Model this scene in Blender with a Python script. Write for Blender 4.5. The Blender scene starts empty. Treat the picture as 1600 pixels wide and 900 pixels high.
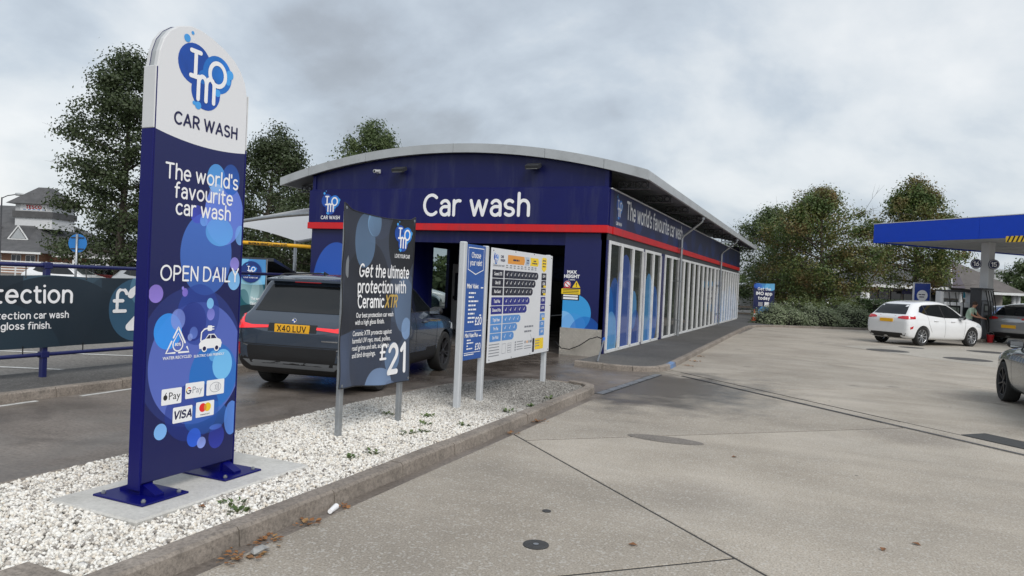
import bpy, bmesh, math, random
import numpy as np
from mathutils import Vector, Matrix
from mathutils.bvhtree import BVHTree
from mathutils.geometry import tessellate_polygon
PI = math.pi
SC = bpy.context.scene
COL = SC.collection

# ------------------------------------------------------------------ camera
# World frame: X runs right along the wash hall's front, Y runs back along its side, origin at the hall's front right corner.
cam_d = bpy.data.cameras.new('camera'); cam = bpy.data.objects.new('camera', cam_d); COL.objects.link(cam)
cam_d.sensor_width = 36.0; cam_d.lens = 25.2; cam_d.clip_start = 0.05; cam_d.clip_end = 2000
cam.matrix_world = (Matrix.Translation((4.64, -15.87, 1.65)) @ Matrix.Rotation(math.radians(23.65), 4, 'Z')
                    @ Matrix.Rotation(PI/2 - 0.0089, 4, 'X') @ Matrix.Rotation(0.045, 4, 'Z'))
SC.camera = cam
# ------------------------------------------------------------------ sky and sun (overcast)
SUN_EL, SUN_AZ = math.radians(44), math.radians(132)
wd = bpy.data.worlds.new('World'); SC.world = wd; wd.use_nodes = True
nt = wd.node_tree; nt.nodes.clear()
def N(t, ty, **kw):
    n = t.nodes.new(ty)
    for k, v in kw.items():
        if k == 'inp':
            for a, b in v.items(): n.inputs[a].default_value = b
        else: setattr(n, k, v)
    return n
def L(t, a, b): t.links.new(a, b)
def ramp(t, stops, interp='LINEAR'):
    r = N(t, 'ShaderNodeValToRGB'); r.color_ramp.interpolation = interp
    el = r.color_ramp.elements
    while len(el) < len(stops): el.new(0.5)
    for e, (p, c) in zip(el, stops):
        e.position = p; e.color = (c[0], c[1], c[2], 1) if not isinstance(c, (int, float)) else (c, c, c, 1)
    return r
def build_sky():
    t = nt
    sky = N(t, 'ShaderNodeTexSky', sky_type='NISHITA', sun_disc=False, sun_elevation=SUN_EL, sun_rotation=SUN_AZ, air_density=1.2, dust_density=2.5)
    b1 = N(t, 'ShaderNodeBackground', inp={'Strength': 0.10}); L(t, sky.outputs[0], b1.inputs[0])
    tc = N(t, 'ShaderNodeTexCoord'); sp = N(t, 'ShaderNodeSeparateXYZ'); L(t, tc.outputs['Generated'], sp.inputs[0])
    zc = N(t, 'ShaderNodeMath', operation='MAXIMUM', inp={1: 0.0}); L(t, sp.outputs[2], zc.inputs[0])
    za = N(t, 'ShaderNodeMath', operation='ADD', inp={1: 0.42}); L(t, zc.outputs[0], za.inputs[0])
    dx = N(t, 'ShaderNodeMath', operation='DIVIDE'); L(t, sp.outputs[0], dx.inputs[0]); L(t, za.outputs[0], dx.inputs[1])
    dy = N(t, 'ShaderNodeMath', operation='DIVIDE'); L(t, sp.outputs[1], dy.inputs[0]); L(t, za.outputs[0], dy.inputs[1])
    cb = N(t, 'ShaderNodeCombineXYZ', inp={2: 9.5}); L(t, dx.outputs[0], cb.inputs[0]); L(t, dy.outputs[0], cb.inputs[1])
    n1 = N(t, 'ShaderNodeTexNoise', inp={'Scale': 1.6, 'Detail': 10.0, 'Roughness': 0.54, 'Distortion': 0.2}); L(t, cb.outputs[0], n1.inputs['Vector'])
    n2 = N(t, 'ShaderNodeTexNoise', inp={'Scale': 0.75, 'Detail': 3.0, 'Roughness': 0.5}); L(t, cb.outputs[0], n2.inputs['Vector'])
    ad = N(t, 'ShaderNodeMath', operation='MULTIPLY_ADD', inp={1: 0.55}); L(t, n2.outputs[0], ad.inputs[0]); L(t, n1.outputs[0], ad.inputs[2])
    r1 = ramp(t, [(0.54, (0.275, 0.30, 0.33)), (0.64, (0.345, 0.38, 0.425)), (0.70, (0.41, 0.46, 0.52)), (0.76, (0.48, 0.535, 0.595)), (0.83, (0.60, 0.64, 0.675)), (0.93, (0.72, 0.74, 0.755))]); L(t, ad.outputs[0], r1.inputs[0])
    b2 = N(t, 'ShaderNodeBackground', inp={'Strength': 0.86}); L(t, r1.outputs[0], b2.inputs[0])
    mx = N(t, 'ShaderNodeMixShader', inp={0: 0.9}); L(t, b1.outputs[0], mx.inputs[1]); L(t, b2.outputs[0], mx.inputs[2])
    o = N(t, 'ShaderNodeOutputWorld'); L(t, mx.outputs[0], o.inputs[0])
build_sky()
sd = bpy.data.lights.new('sun', 'SUN'); sd.energy = 1.5; sd.angle = math.radians(35); sd.color = (1.0, 0.965, 0.92)
so = bpy.data.objects.new('sun', sd); COL.objects.link(so)
# azimuth measured like the sky texture: from +Y towards +X
sdir = Vector((math.sin(SUN_AZ)*math.cos(SUN_EL), math.cos(SUN_AZ)*math.cos(SUN_EL), math.sin(SUN_EL)))
so.rotation_euler = (-sdir).to_track_quat('-Z', 'Y').to_euler()
vs = SC.view_settings
vs.view_transform = 'Standard'; vs.look = 'None'; vs.exposure = 0.55; vs.gamma = 1.0; vs.use_curve_mapping = False
SC.cycles.max_bounces = 8; SC.cycles.transparent_max_bounces = 16; SC.cycles.use_denoising = True
SC.cycles.sample_clamp_indirect = 4.0

# ------------------------------------------------------------------ materials
def s2l(c):  # 0-255 sRGB -> linear
    r = []
    for v in c:
        v /= 255.0; r.append(v/12.92 if v <= 0.04045 else ((v+0.055)/1.055)**2.4)
    return tuple(r)
def c4(c): return (c[0], c[1], c[2], 1.0)
MATS = {}
def pmat(name, col, rough=0.5, metal=0.0, var=0.08, scale=3.0, bump=0.0, bscale=60.0, coat=0.0, spec=0.5, emit=None, alpha=None, dirt=None):
    """plain surface with soft tone variation, optional fine relief and dirt streaks"""
    if name in MATS: return MATS[name]
    m = bpy.data.materials.new(name); m.use_nodes = True; t = m.node_tree
    b = t.nodes['Principled BSDF']
    b.inputs['Roughness'].default_value = rough; b.inputs['Metallic'].default_value = metal
    b.inputs['Coat Weight'].default_value = coat; b.inputs['Specular IOR Level'].default_value = spec
    b.inputs['Base Color'].default_value = c4(col)
    tc = N(t, 'ShaderNodeTexCoord')
    if var > 0:
        n = N(t, 'ShaderNodeTexNoise', inp={'Scale': scale, 'Detail': 6.0, 'Roughness': 0.6}); L(t, tc.outputs['Object'], n.inputs['Vector'])
        r = ramp(t, [(0.25, tuple(max(0, c*(1-var)) for c in col)), (0.75, tuple(min(1, c*(1+var)) for c in col))]); L(t, n.outputs[0], r.inputs[0])
        src = r.outputs[0]
        if dirt:
            dn = N(t, 'ShaderNodeTexNoise', inp={'Scale': dirt[1], 'Detail': 8.0, 'Roughness': 0.7})
            if len(dirt) > 3:      # rain streaks: the pattern is drawn out downwards
                sm = N(t, 'ShaderNodeMapping'); sm.inputs['Scale'].default_value = (1, 1, dirt[3]); L(t, tc.outputs['Object'], sm.inputs[0]); L(t, sm.outputs[0], dn.inputs['Vector'])
            else: L(t, tc.outputs['Object'], dn.inputs['Vector'])
            dr = ramp(t, [(0.5, 0.0), (0.72, dirt[2])]); L(t, dn.outputs[0], dr.inputs[0])
            mx = N(t, 'ShaderNodeMix', data_type='RGBA'); L(t, dr.outputs[0], mx.inputs[0]); L(t, src, mx.inputs[6]); mx.inputs[7].default_value = c4(dirt[0]); src = mx.outputs[2]
        L(t, src, b.inputs['Base Color'])
    if bump > 0:
        bn = N(t, 'ShaderNodeTexNoise', inp={'Scale': bscale, 'Detail': 3.0}); L(t, tc.outputs['Object'], bn.inputs['Vector'])
        bp = N(t, 'ShaderNodeBump', inp={'Strength': bump, 'Distance': 0.01}); L(t, bn.outputs[0], bp.inputs['Height']); L(t, bp.outputs[0], b.inputs['Normal'])
    if emit:
        b.inputs['Emission Color'].default_value = c4(emit[0]); b.inputs['Emission Strength'].default_value = emit[1]
    MATS[name] = m
    return m
def print_mat(name, base, bubbles, axis='Y', rough=0.35, coat=0.2, swoop=None, var=0.05):
    """a printed sheet: flat base colour with overlapping translucent discs; plane coordinates are (axis, Z) of the object.
    bubble = (cu, cv, ru, rv, colour, alpha0, alpha1, gradient angle in degrees)"""
    m = bpy.data.materials.new(name); m.use_nodes = True; t = m.node_tree; b = t.nodes['Principled BSDF']
    b.inputs['Roughness'].default_value = rough; b.inputs['Coat Weight'].default_value = coat
    tc = N(t, 'ShaderNodeTexCoord')
    nz = N(t, 'ShaderNodeTexNoise', inp={'Scale': 1.3, 'Detail': 5.0}); L(t, tc.outputs['Object'], nz.inputs['Vector'])
    r = ramp(t, [(0.3, tuple(c*(1-var) for c in base)), (0.7, tuple(c*(1+var) for c in base))]); L(t, nz.outputs[0], r.inputs[0])
    src = r.outputs[0]
    def ax(a, b_): return (0, a, b_) if axis == 'Y' else (a, 0, b_)
    for (cu, cv, ru, rv, col, a0, a1, ang) in bubbles:
        ma = N(t, 'ShaderNodeVectorMath', operation='MULTIPLY_ADD'); L(t, tc.outputs['Object'], ma.inputs[0])
        ma.inputs[1].default_value = ax(1/ru, 1/rv); ma.inputs[2].default_value = ax(-cu/ru, -cv/rv)
        ln = N(t, 'ShaderNodeVectorMath', operation='LENGTH'); L(t, ma.outputs[0], ln.inputs[0])
        lt = N(t, 'ShaderNodeMath', operation='LESS_THAN', inp={1: 1.0}); L(t, ln.outputs['Value'], lt.inputs[0])
        dt = N(t, 'ShaderNodeVectorMath', operation='DOT_PRODUCT'); L(t, ma.outputs[0], dt.inputs[0])
        dt.inputs[1].default_value = ax(math.cos(math.radians(ang)), math.sin(math.radians(ang)))
        mr = N(t, 'ShaderNodeMapRange', inp={1: -1.0, 2: 1.0, 3: a0, 4: a1}); L(t, dt.outputs['Value'], mr.inputs[0])
        mu = N(t, 'ShaderNodeMath', operation='MULTIPLY'); L(t, lt.outputs[0], mu.inputs[0]); L(t, mr.outputs[0], mu.inputs[1])
        mx = N(t, 'ShaderNodeMix', data_type='RGBA'); L(t, mu.outputs[0], mx.inputs[0]); L(t, src, mx.inputs[6]); mx.inputs[7].default_value = c4(col); src = mx.outputs[2]
    if swoop:   # (cu, cv, r, colour): everything above the arc takes this colour
        cu, cv, rr, col = swoop
        ma = N(t, 'ShaderNodeVectorMath', operation='MULTIPLY_ADD'); L(t, tc.outputs['Object'], ma.inputs[0])
        ma.inputs[1].default_value = ax(1/rr, 1/rr); ma.inputs[2].default_value = ax(-cu/rr, -cv/rr)
        ln = N(t, 'ShaderNodeVectorMath', operation='LENGTH'); L(t, ma.outputs[0], ln.inputs[0])
        lt = N(t, 'ShaderNodeMath', operation='LESS_THAN', inp={1: 1.0}); L(t, ln.outputs['Value'], lt.inputs[0])
        sp = N(t, 'ShaderNodeSeparateXYZ'); L(t, tc.outputs['Object'], sp.inputs[0])
        mx = N(t, 'ShaderNodeMix', data_type='RGBA'); L(t, lt.outputs[0], mx.inputs[0]); L(t, src, mx.inputs[6]); mx.inputs[7].default_value = c4(col); src = mx.outputs[2]
    L(t, src, b.inputs['Base Color'])
    MATS[name] = m
    return m
def ground_mat(name, cols, scales, rough=(0.75, 0.9), speck=None, bump=0.3, bscale=220, fine=1.0, stain=None, spots=None, wet=None, slabs=None):
    """cols: [dark, mid, light]; scales: (large, fine); speck: (colour, scale, amount); stain: (colour, scale, lo, hi)"""
    m = bpy.data.materials.new(name); m.use_nodes = True; t = m.node_tree; b = t.nodes['Principled BSDF']
    tc = N(t, 'ShaderNodeTexCoord'); ge = N(t, 'ShaderNodeNewGeometry')
    P = ge.outputs['Position']
    n1 = N(t, 'ShaderNodeTexNoise', inp={'Scale': scales[0], 'Detail': 8.0, 'Roughness': 0.62}); L(t, P, n1.inputs['Vector'])
    r1 = ramp(t, [(0.28, cols[0]), (0.5, cols[1]), (0.74, cols[2])]); L(t, n1.outputs[0], r1.inputs[0])
    n2 = N(t, 'ShaderNodeTexNoise', inp={'Scale': scales[1], 'Detail': 3.0, 'Roughness': 0.7}); L(t, P, n2.inputs['Vector'])
    r2 = ramp(t, [(0.3, 1-.38*fine), (0.5, 1.0), (0.72, 1+.32*fine)]); L(t, n2.outputs[0], r2.inputs[0])
    mu = N(t, 'ShaderNodeMix', data_type='RGBA', blend_type='MULTIPLY', inp={0: 1.0}); L(t, r1.outputs[0], mu.inputs[6]); L(t, r2.outputs[0], mu.inputs[7])
    src = mu.outputs[2]
    if slabs:    # each cast bay has its own tone; tyres have drawn faint tracks along the drive
        oi = N(t, 'ShaderNodeObjectInfo'); ro = ramp(t, [(0.0, .90), (1.0, 1.07)]); L(t, oi.outputs['Random'], ro.inputs[0])
        mu = N(t, 'ShaderNodeMix', data_type='RGBA', blend_type='MULTIPLY', inp={0: 1.0}); L(t, src, mu.inputs[6]); L(t, ro.outputs[0], mu.inputs[7]); src = mu.outputs[2]
        for (ang, sx, sy) in ((slabs, .07, .9), (slabs+.9, .05, .7)):
            mp_ = N(t, 'ShaderNodeMapping'); mp_.inputs['Rotation'].default_value = (0, 0, ang); mp_.inputs['Scale'].default_value = (sx, sy, 1); L(t, P, mp_.inputs[0])
            nk = N(t, 'ShaderNodeTexNoise', inp={'Scale': 2.2, 'Detail': 5.0, 'Roughness': 0.6}); L(t, mp_.outputs[0], nk.inputs['Vector'])
            rk = ramp(t, [(0.38, .93), (0.56, 1.02)]); L(t, nk.outputs[0], rk.inputs[0])
            mu = N(t, 'ShaderNodeMix', data_type='RGBA', blend_type='MULTIPLY', inp={0: 1.0}); L(t, src, mu.inputs[6]); L(t, rk.outputs[0], mu.inputs[7]); src = mu.outputs[2]
    if stain:
        n3 = N(t, 'ShaderNodeTexNoise', inp={'Scale': stain[1], 'Detail': 6.0, 'Roughness': 0.65, 'Distortion': 0.6}); L(t, P, n3.inputs['Vector'])
        r3 = ramp(t, [(stain[2], 0.0), (stain[3], 0.75)]); L(t, n3.outputs[0], r3.inputs[0])
        mx = N(t, 'ShaderNodeMix', data_type='RGBA'); L(t, r3.outputs[0], mx.inputs[0]); L(t, src, mx.inputs[6]); mx.inputs[7].default_value = c4(stain[0]); src = mx.outputs[2]
    if spots:
        for (sc_, rad_, prob, colr, al) in spots:
            v = N(t, 'ShaderNodeTexVoronoi', inp={'Scale': sc_, 'Randomness': 1.0}); L(t, P, v.inputs['Vector'])
            wn = N(t, 'ShaderNodeTexWhiteNoise'); L(t, v.outputs['Position'], wn.inputs['Vector'])
            nd = N(t, 'ShaderNodeTexNoise', inp={'Scale': sc_*4, 'Detail': 3.0}); L(t, P, nd.inputs['Vector'])
            ad = N(t, 'ShaderNodeMath', operation='MULTIPLY_ADD', inp={1: .35*rad_}); L(t, nd.outputs[0], ad.inputs[0]); L(t, v.outputs['Distance'], ad.inputs[2])
            rd = ramp(t, [(rad_*.75, al), (rad_*1.25, 0.0)]); L(t, ad.outputs[0], rd.inputs[0])
            th_ = N(t, 'ShaderNodeMath', operation='LESS_THAN', inp={1: prob}); L(t, wn.outputs[0], th_.inputs[0])
            mm = N(t, 'ShaderNodeMath', operation='MULTIPLY'); L(t, rd.outputs[0], mm.inputs[0]); L(t, th_.outputs[0], mm.inputs[1])
            mx = N(t, 'ShaderNodeMix', data_type='RGBA'); L(t, mm.outputs[0], mx.inputs[0]); L(t, src, mx.inputs[6]); mx.inputs[7].default_value = c4(colr); src = mx.outputs[2]
    if speck:
        v = N(t, 'ShaderNodeTexVoronoi', inp={'Scale': speck[1]}); L(t, P, v.inputs['Vector'])
        wn = N(t, 'ShaderNodeTexWhiteNoise'); L(t, v.outputs['Position'], wn.inputs['Vector'])
        r4 = ramp(t, [(1-speck[2]-0.02, 0.0), (1-speck[2]+0.02, 0.42)]); L(t, wn.outputs[0], r4.inputs[0])
        mx = N(t, 'ShaderNodeMix', data_type='RGBA'); L(t, r4.outputs[0], mx.inputs[0]); L(t, src, mx.inputs[6]); mx.inputs[7].default_value = c4(speck[0]); src = mx.outputs[2]
    wf = None
    if wet:      # water stain: (x, y, rx, ry, factor on the colour, roughness)
        mv = N(t, 'ShaderNodeVectorMath', operation='MULTIPLY_ADD'); L(t, P, mv.inputs[0]); mv.inputs[1].default_value = (1/wet[2], 1/wet[3], 0); mv.inputs[2].default_value = (-wet[0]/wet[2], -wet[1]/wet[3], 0)
        ln_ = N(t, 'ShaderNodeVectorMath', operation='LENGTH'); L(t, mv.outputs[0], ln_.inputs[0])
        nw = N(t, 'ShaderNodeTexNoise', inp={'Scale': 1.7, 'Detail': 7.0, 'Roughness': 0.6}); L(t, P, nw.inputs['Vector'])
        aw = N(t, 'ShaderNodeMath', operation='MULTIPLY_ADD', inp={1: 1.6}); L(t, nw.outputs[0], aw.inputs[0]); L(t, ln_.outputs['Value'], aw.inputs[2])
        rw_ = ramp(t, [(0.0, 1.0), (1.0, 0.0)]); mr_ = N(t, 'ShaderNodeMapRange', inp={1: 1.25, 2: 1.85}); L(t, aw.outputs[0], mr_.inputs[0]); L(t, mr_.outputs[0], rw_.inputs[0]); wf = rw_.outputs[0]
        mk_ = N(t, 'ShaderNodeMix', data_type='RGBA', blend_type='MULTIPLY'); L(t, wf, mk_.inputs[0]); L(t, src, mk_.inputs[6]); mk_.inputs[7].default_value = (wet[4], wet[4]*.97, wet[4]*.95, 1); src = mk_.outputs[2]
    L(t, src, b.inputs['Base Color'])
    n5 = N(t, 'ShaderNodeTexNoise', inp={'Scale': scales[0]*1.7, 'Detail': 5.0, 'Distortion': 0.5}); L(t, P, n5.inputs['Vector'])
    r5 = ramp(t, [(0.38, rough[0]), (0.62, rough[1])]); L(t, n5.outputs[0], r5.inputs[0])
    if wf is None: L(t, r5.outputs[0], b.inputs['Roughness'])
    else:
        mw = N(t, 'ShaderNodeMix', data_type='FLOAT'); L(t, wf, mw.inputs[0]); L(t, r5.outputs[0], mw.inputs[2]); mw.inputs[3].default_value = wet[5]; L(t, mw.outputs[0], b.inputs['Roughness'])
    bn = N(t, 'ShaderNodeTexNoise', inp={'Scale': bscale, 'Detail': 2.0}); L(t, P, bn.inputs['Vector'])
    bp = N(t, 'ShaderNodeBump', inp={'Strength': bump, 'Distance': 0.004}); L(t, bn.outputs[0], bp.inputs['Height']); L(t, bp.outputs[0], b.inputs['Normal'])
    MATS[name] = m
    return m
def island_mat(name, cols, rough=0.8, transl=0.0, far=None, patchy=0.0):
    """each loose piece (leaf, stone) takes its own tone out of cols; far = (y0, y1, colours): tone of the pieces beyond"""
    m = bpy.data.materials.new(name); m.use_nodes = True; t = m.node_tree; b = t.nodes['Principled BSDF']
    ge = N(t, 'ShaderNodeNewGeometry')
    r = ramp(t, [(i/(len(cols)-1), c) for i, c in enumerate(cols)])
    if patchy > 0:      # neighbouring leaves share a tint
        pn = N(t, 'ShaderNodeTexNoise', inp={'Scale': patchy, 'Detail': 2.0}); L(t, ge.outputs['Position'], pn.inputs['Vector'])
        pm = N(t, 'ShaderNodeMapRange', inp={1: .3, 2: .7, 3: -.15, 4: .66}); L(t, pn.outputs[0], pm.inputs[0])
        pa = N(t, 'ShaderNodeMath', operation='MULTIPLY_ADD', inp={1: .32}); L(t, ge.outputs['Random Per Island'], pa.inputs[0]); L(t, pm.outputs[0], pa.inputs[2]); L(t, pa.outputs[0], r.inputs[0])
    else: L(t, ge.outputs['Random Per Island'], r.inputs[0])
    src = r.outputs[0]
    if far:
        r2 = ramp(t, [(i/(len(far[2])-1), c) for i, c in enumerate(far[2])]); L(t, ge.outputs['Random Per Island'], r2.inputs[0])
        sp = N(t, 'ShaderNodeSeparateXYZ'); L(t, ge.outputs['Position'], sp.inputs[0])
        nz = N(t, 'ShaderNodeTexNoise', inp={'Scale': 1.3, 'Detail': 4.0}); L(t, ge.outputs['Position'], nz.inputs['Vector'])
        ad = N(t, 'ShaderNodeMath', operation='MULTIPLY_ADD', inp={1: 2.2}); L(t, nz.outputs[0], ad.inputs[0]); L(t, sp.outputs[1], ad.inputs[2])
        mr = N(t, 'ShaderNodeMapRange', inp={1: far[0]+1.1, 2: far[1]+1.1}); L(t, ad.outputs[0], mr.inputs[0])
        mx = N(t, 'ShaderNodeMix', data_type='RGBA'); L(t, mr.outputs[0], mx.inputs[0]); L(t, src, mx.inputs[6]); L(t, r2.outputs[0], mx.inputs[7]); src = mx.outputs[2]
    L(t, src, b.inputs['Base Color']); b.inputs['Roughness'].default_value = rough
    if transl > 0:
        tr = N(t, 'ShaderNodeBsdfTranslucent'); L(t, src, tr.inputs[0])
        ms = N(t, 'ShaderNodeMixShader', inp={0: transl}); L(t, b.outputs[0], ms.inputs[1]); L(t, tr.outputs[0], ms.inputs[2])
        L(t, ms.outputs[0], t.nodes['Material Output'].inputs[0])
    MATS[name] = m
    return m
def glass_mat(name, tint, rough=0.03, trans=0.0):
    """car or window glass: dark tinted sheet that mirrors the sky, partly see-through"""
    m = bpy.data.materials.new(name); m.use_nodes = True; t = m.node_tree; b = t.nodes['Principled BSDF']
    b.inputs['Base Color'].default_value = c4(tint); b.inputs['Roughness'].default_value = rough; b.inputs['Specular IOR Level'].default_value = 0.8
    if trans > 0:
        tr = N(t, 'ShaderNodeBsdfTransparent', inp={0: (0.75, 0.8, 0.8, 1)})
        ms = N(t, 'ShaderNodeMixShader', inp={0: trans}); L(t, b.outputs[0], ms.inputs[1]); L(t, tr.outputs[0], ms.inputs[2])
        L(t, ms.outputs[0], t.nodes['Material Output'].inputs[0])
    MATS[name] = m
    return m

# ------------------------------------------------------------------ mesh helpers
class MB:
    """collects polygons; build() links them as ONE mesh object"""
    def __init__(s): s.v = []; s.f = []; s.m = []
    def add(s, vs, fs, m=0):
        o = len(s.v); s.v += [tuple(v) for v in vs]; s.f += [tuple(i+o for i in f) for f in fs]; s.m += [m]*len(fs); return s
    def box(s, x0, x1, y0, y1, z0, z1, m=0, bev=0.0):
        if bev > 0:
            b = min(bev, (x1-x0)*.45, (y1-y0)*.45, (z1-z0)*.45)
            vs = []; 
            for sx, xa in ((0, x0), (1, x1)):
                for sy, ya in ((0, y0), (1, y1)):
                    for sz, za in ((0, z0), (1, z1)):
                        dx, dy, dz = (b if sx == 0 else -b), (b if sy == 0 else -b), (b if sz == 0 else -b)
                        vs += [(xa, ya+dy, za+dz), (xa+dx, ya, za+dz), (xa+dx, ya+dy, za)]
            bm = bmesh.new()
            for v in vs: bm.verts.new(v)
            r = bmesh.ops.convex_hull(bm, input=bm.verts)
            bmesh.ops.dissolve_limit(bm, angle_limit=0.01, verts=bm.verts, edges=bm.edges)
            bm.verts.index_update()
            s.add([v.co[:] for v in bm.verts], [[v.index for v in f.verts] for f in bm.faces], m); bm.free()
            return s
        return s.add([(x0,y0,z0),(x1,y0,z0),(x1,y1,z0),(x0,y1,z0),(x0,y0,z1),(x1,y0,z1),(x1,y1,z1),(x0,y1,z1)],
                     [(0,3,2,1),(4,5,6,7),(0,1,5,4),(1,2,6,5),(2,3,7,6),(3,0,4,7)], m)
    def obox(s, c, ax, half, m=0):
        """oriented box: centre, three axis vectors, half sizes"""
        c = Vector(c); A = [Vector(a).normalized()*h for a, h in zip(ax, half)]
        vs = [c + A[0]*i + A[1]*j + A[2]*k for k in (-1, 1) for i, j in ((-1,-1),(1,-1),(1,1),(-1,1))]
        return s.add(vs, [(0,3,2,1),(4,5,6,7),(0,1,5,4),(1,2,6,5),(2,3,7,6),(3,0,4,7)], m)
    def bar(s, p, q, w, h, m=0):
        p = Vector(p); q = Vector(q); d = q-p; up = Vector((0,0,1)) if abs(d.normalized().z) < 0.95 else Vector((1,0,0))
        sx = d.cross(up).normalized(); u = sx.cross(d).normalized()
        return s.obox((p+q)/2, (d, sx, u), (d.length/2, w/2, h/2), m)
    def prism(s, poly, z0, z1, m=0):
        n = len(poly); vs = [(p[0], p[1], z0) for p in poly] + [(p[0], p[1], z1) for p in poly]
        return s.add(vs, [tuple(range(n))[::-1], tuple(range(n, 2*n))] + [(i, (i+1) % n, n+(i+1) % n, n+i) for i in range(n)], m)
    def tube(s, pts, r, seg=8, m=0, caps=True):
        pts = [Vector(p) for p in pts]; n = len(pts); rs = r if isinstance(r, (list, tuple)) else [r]*n
        vs = []; prev = None
        for i, p in enumerate(pts):
            d = (pts[min(i+1, n-1)] - pts[max(i-1, 0)]).normalized()
            if prev is None: a = d.orthogonal().normalized()
            else: a = (prev - d*prev.dot(d)); a = a.normalized() if a.length > 1e-6 else d.orthogonal().normalized()
            prev = a; b = d.cross(a)
            for k in range(seg):
                t = 2*PI*k/seg; vs.append(p + (a*math.cos(t) + b*math.sin(t))*rs[i])
        fs = [(i*seg+k, i*seg+(k+1) % seg, (i+1)*seg+(k+1) % seg, (i+1)*seg+k) for i in range(n-1) for k in range(seg)]
        if caps: fs += [tuple(range(seg))[::-1], tuple(range((n-1)*seg, n*seg))]
        return s.add(vs, fs, m)
    def lathe(s, prof, c=(0,0,0), axis='Z', seg=24, m=0, close=False):
        """profile of (radius, height) turned about an axis through c"""
        vs = []
        for (r, h) in prof:
            for k in range(seg):
                t = 2*PI*k/seg; x, y = r*math.cos(t), r*math.sin(t)
                v = {'Z': (x, y, h), 'Y': (x, h, y), 'X': (h, x, y)}[axis]
                vs.append((v[0]+c[0], v[1]+c[1], v[2]+c[2]))
        n = len(prof); fs = [(i*seg+k, i*seg+(k+1) % seg, (i+1)*seg+(k+1) % seg, (i+1)*seg+k) for i in range(n-1) for k in range(seg)]
        if close: fs += [tuple(range(seg))[::-1], tuple(range((n-1)*seg, n*seg))]
        return s.add(vs, fs, m)
    def disc(s, c, r, nrm='Y', seg=32, m=0):
        vs = []
        for k in range(seg):
            t = 2*PI*k/seg; x, y = r*math.cos(t), r*math.sin(t)
            vs.append({'Y': (c[0]+x, c[1], c[2]+y), 'X': (c[0], c[1]+x, c[2]+y), 'Z': (c[0]+x, c[1]+y, c[2])}[nrm])
        return s.add(vs, [tuple(range(seg))], m)
    def build(s, name, mats, parent=None, smooth=False, org=None, props=None, fix=True):
        me = bpy.data.meshes.new(name)
        vs = s.v if org is None else [(v[0]-org[0], v[1]-org[1], v[2]-org[2]) for v in s.v]
        me.from_pydata(vs, [], s.f)
        for m in (mats if isinstance(mats, (list, tuple)) else [mats]): me.materials.append(m)
        if any(s.m): me.polygons.foreach_set('material_index', s.m)
        if fix and len(s.f) < 60000:
            bm = bmesh.new(); bm.from_mesh(me); bmesh.ops.recalc_face_normals(bm, faces=bm.faces); bm.to_mesh(me); bm.free()
        if smooth: me.polygons.foreach_set('use_smooth', [True]*len(me.polygons)); 
        me.update()
        if smooth == 'auto': me.set_sharp_from_angle(angle=math.radians(38))
        o = bpy.data.objects.new(name, me); COL.objects.link(o)
        if parent is not None: o.parent = parent
        if props:
            for k, v in props.items(): o[k] = v
        return o
def thing(name, label, cat, loc=(0,0,0), rotz=0.0, group=None):
    o = bpy.data.objects.new(name, None); COL.objects.link(o); o.empty_display_size = 0.2
    o.location = loc; o.rotation_euler = (0, 0, rotz); o['label'] = label; o['category'] = cat
    if group: o['group'] = group
    return o
def tag(o, label, cat, group=None):
    o['label'] = label; o['category'] = cat
    if group: o['group'] = group
    return o
def struct(o): o['kind'] = 'structure'; return o
def stuff(o): o['kind'] = 'stuff'; return o
def copy_tree(o, parent=None):
    c = o.copy(); COL.objects.link(c)
    if parent is not None: c.parent = parent
    for ch in list(o.children): copy_tree(ch, c)
    return c

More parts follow.
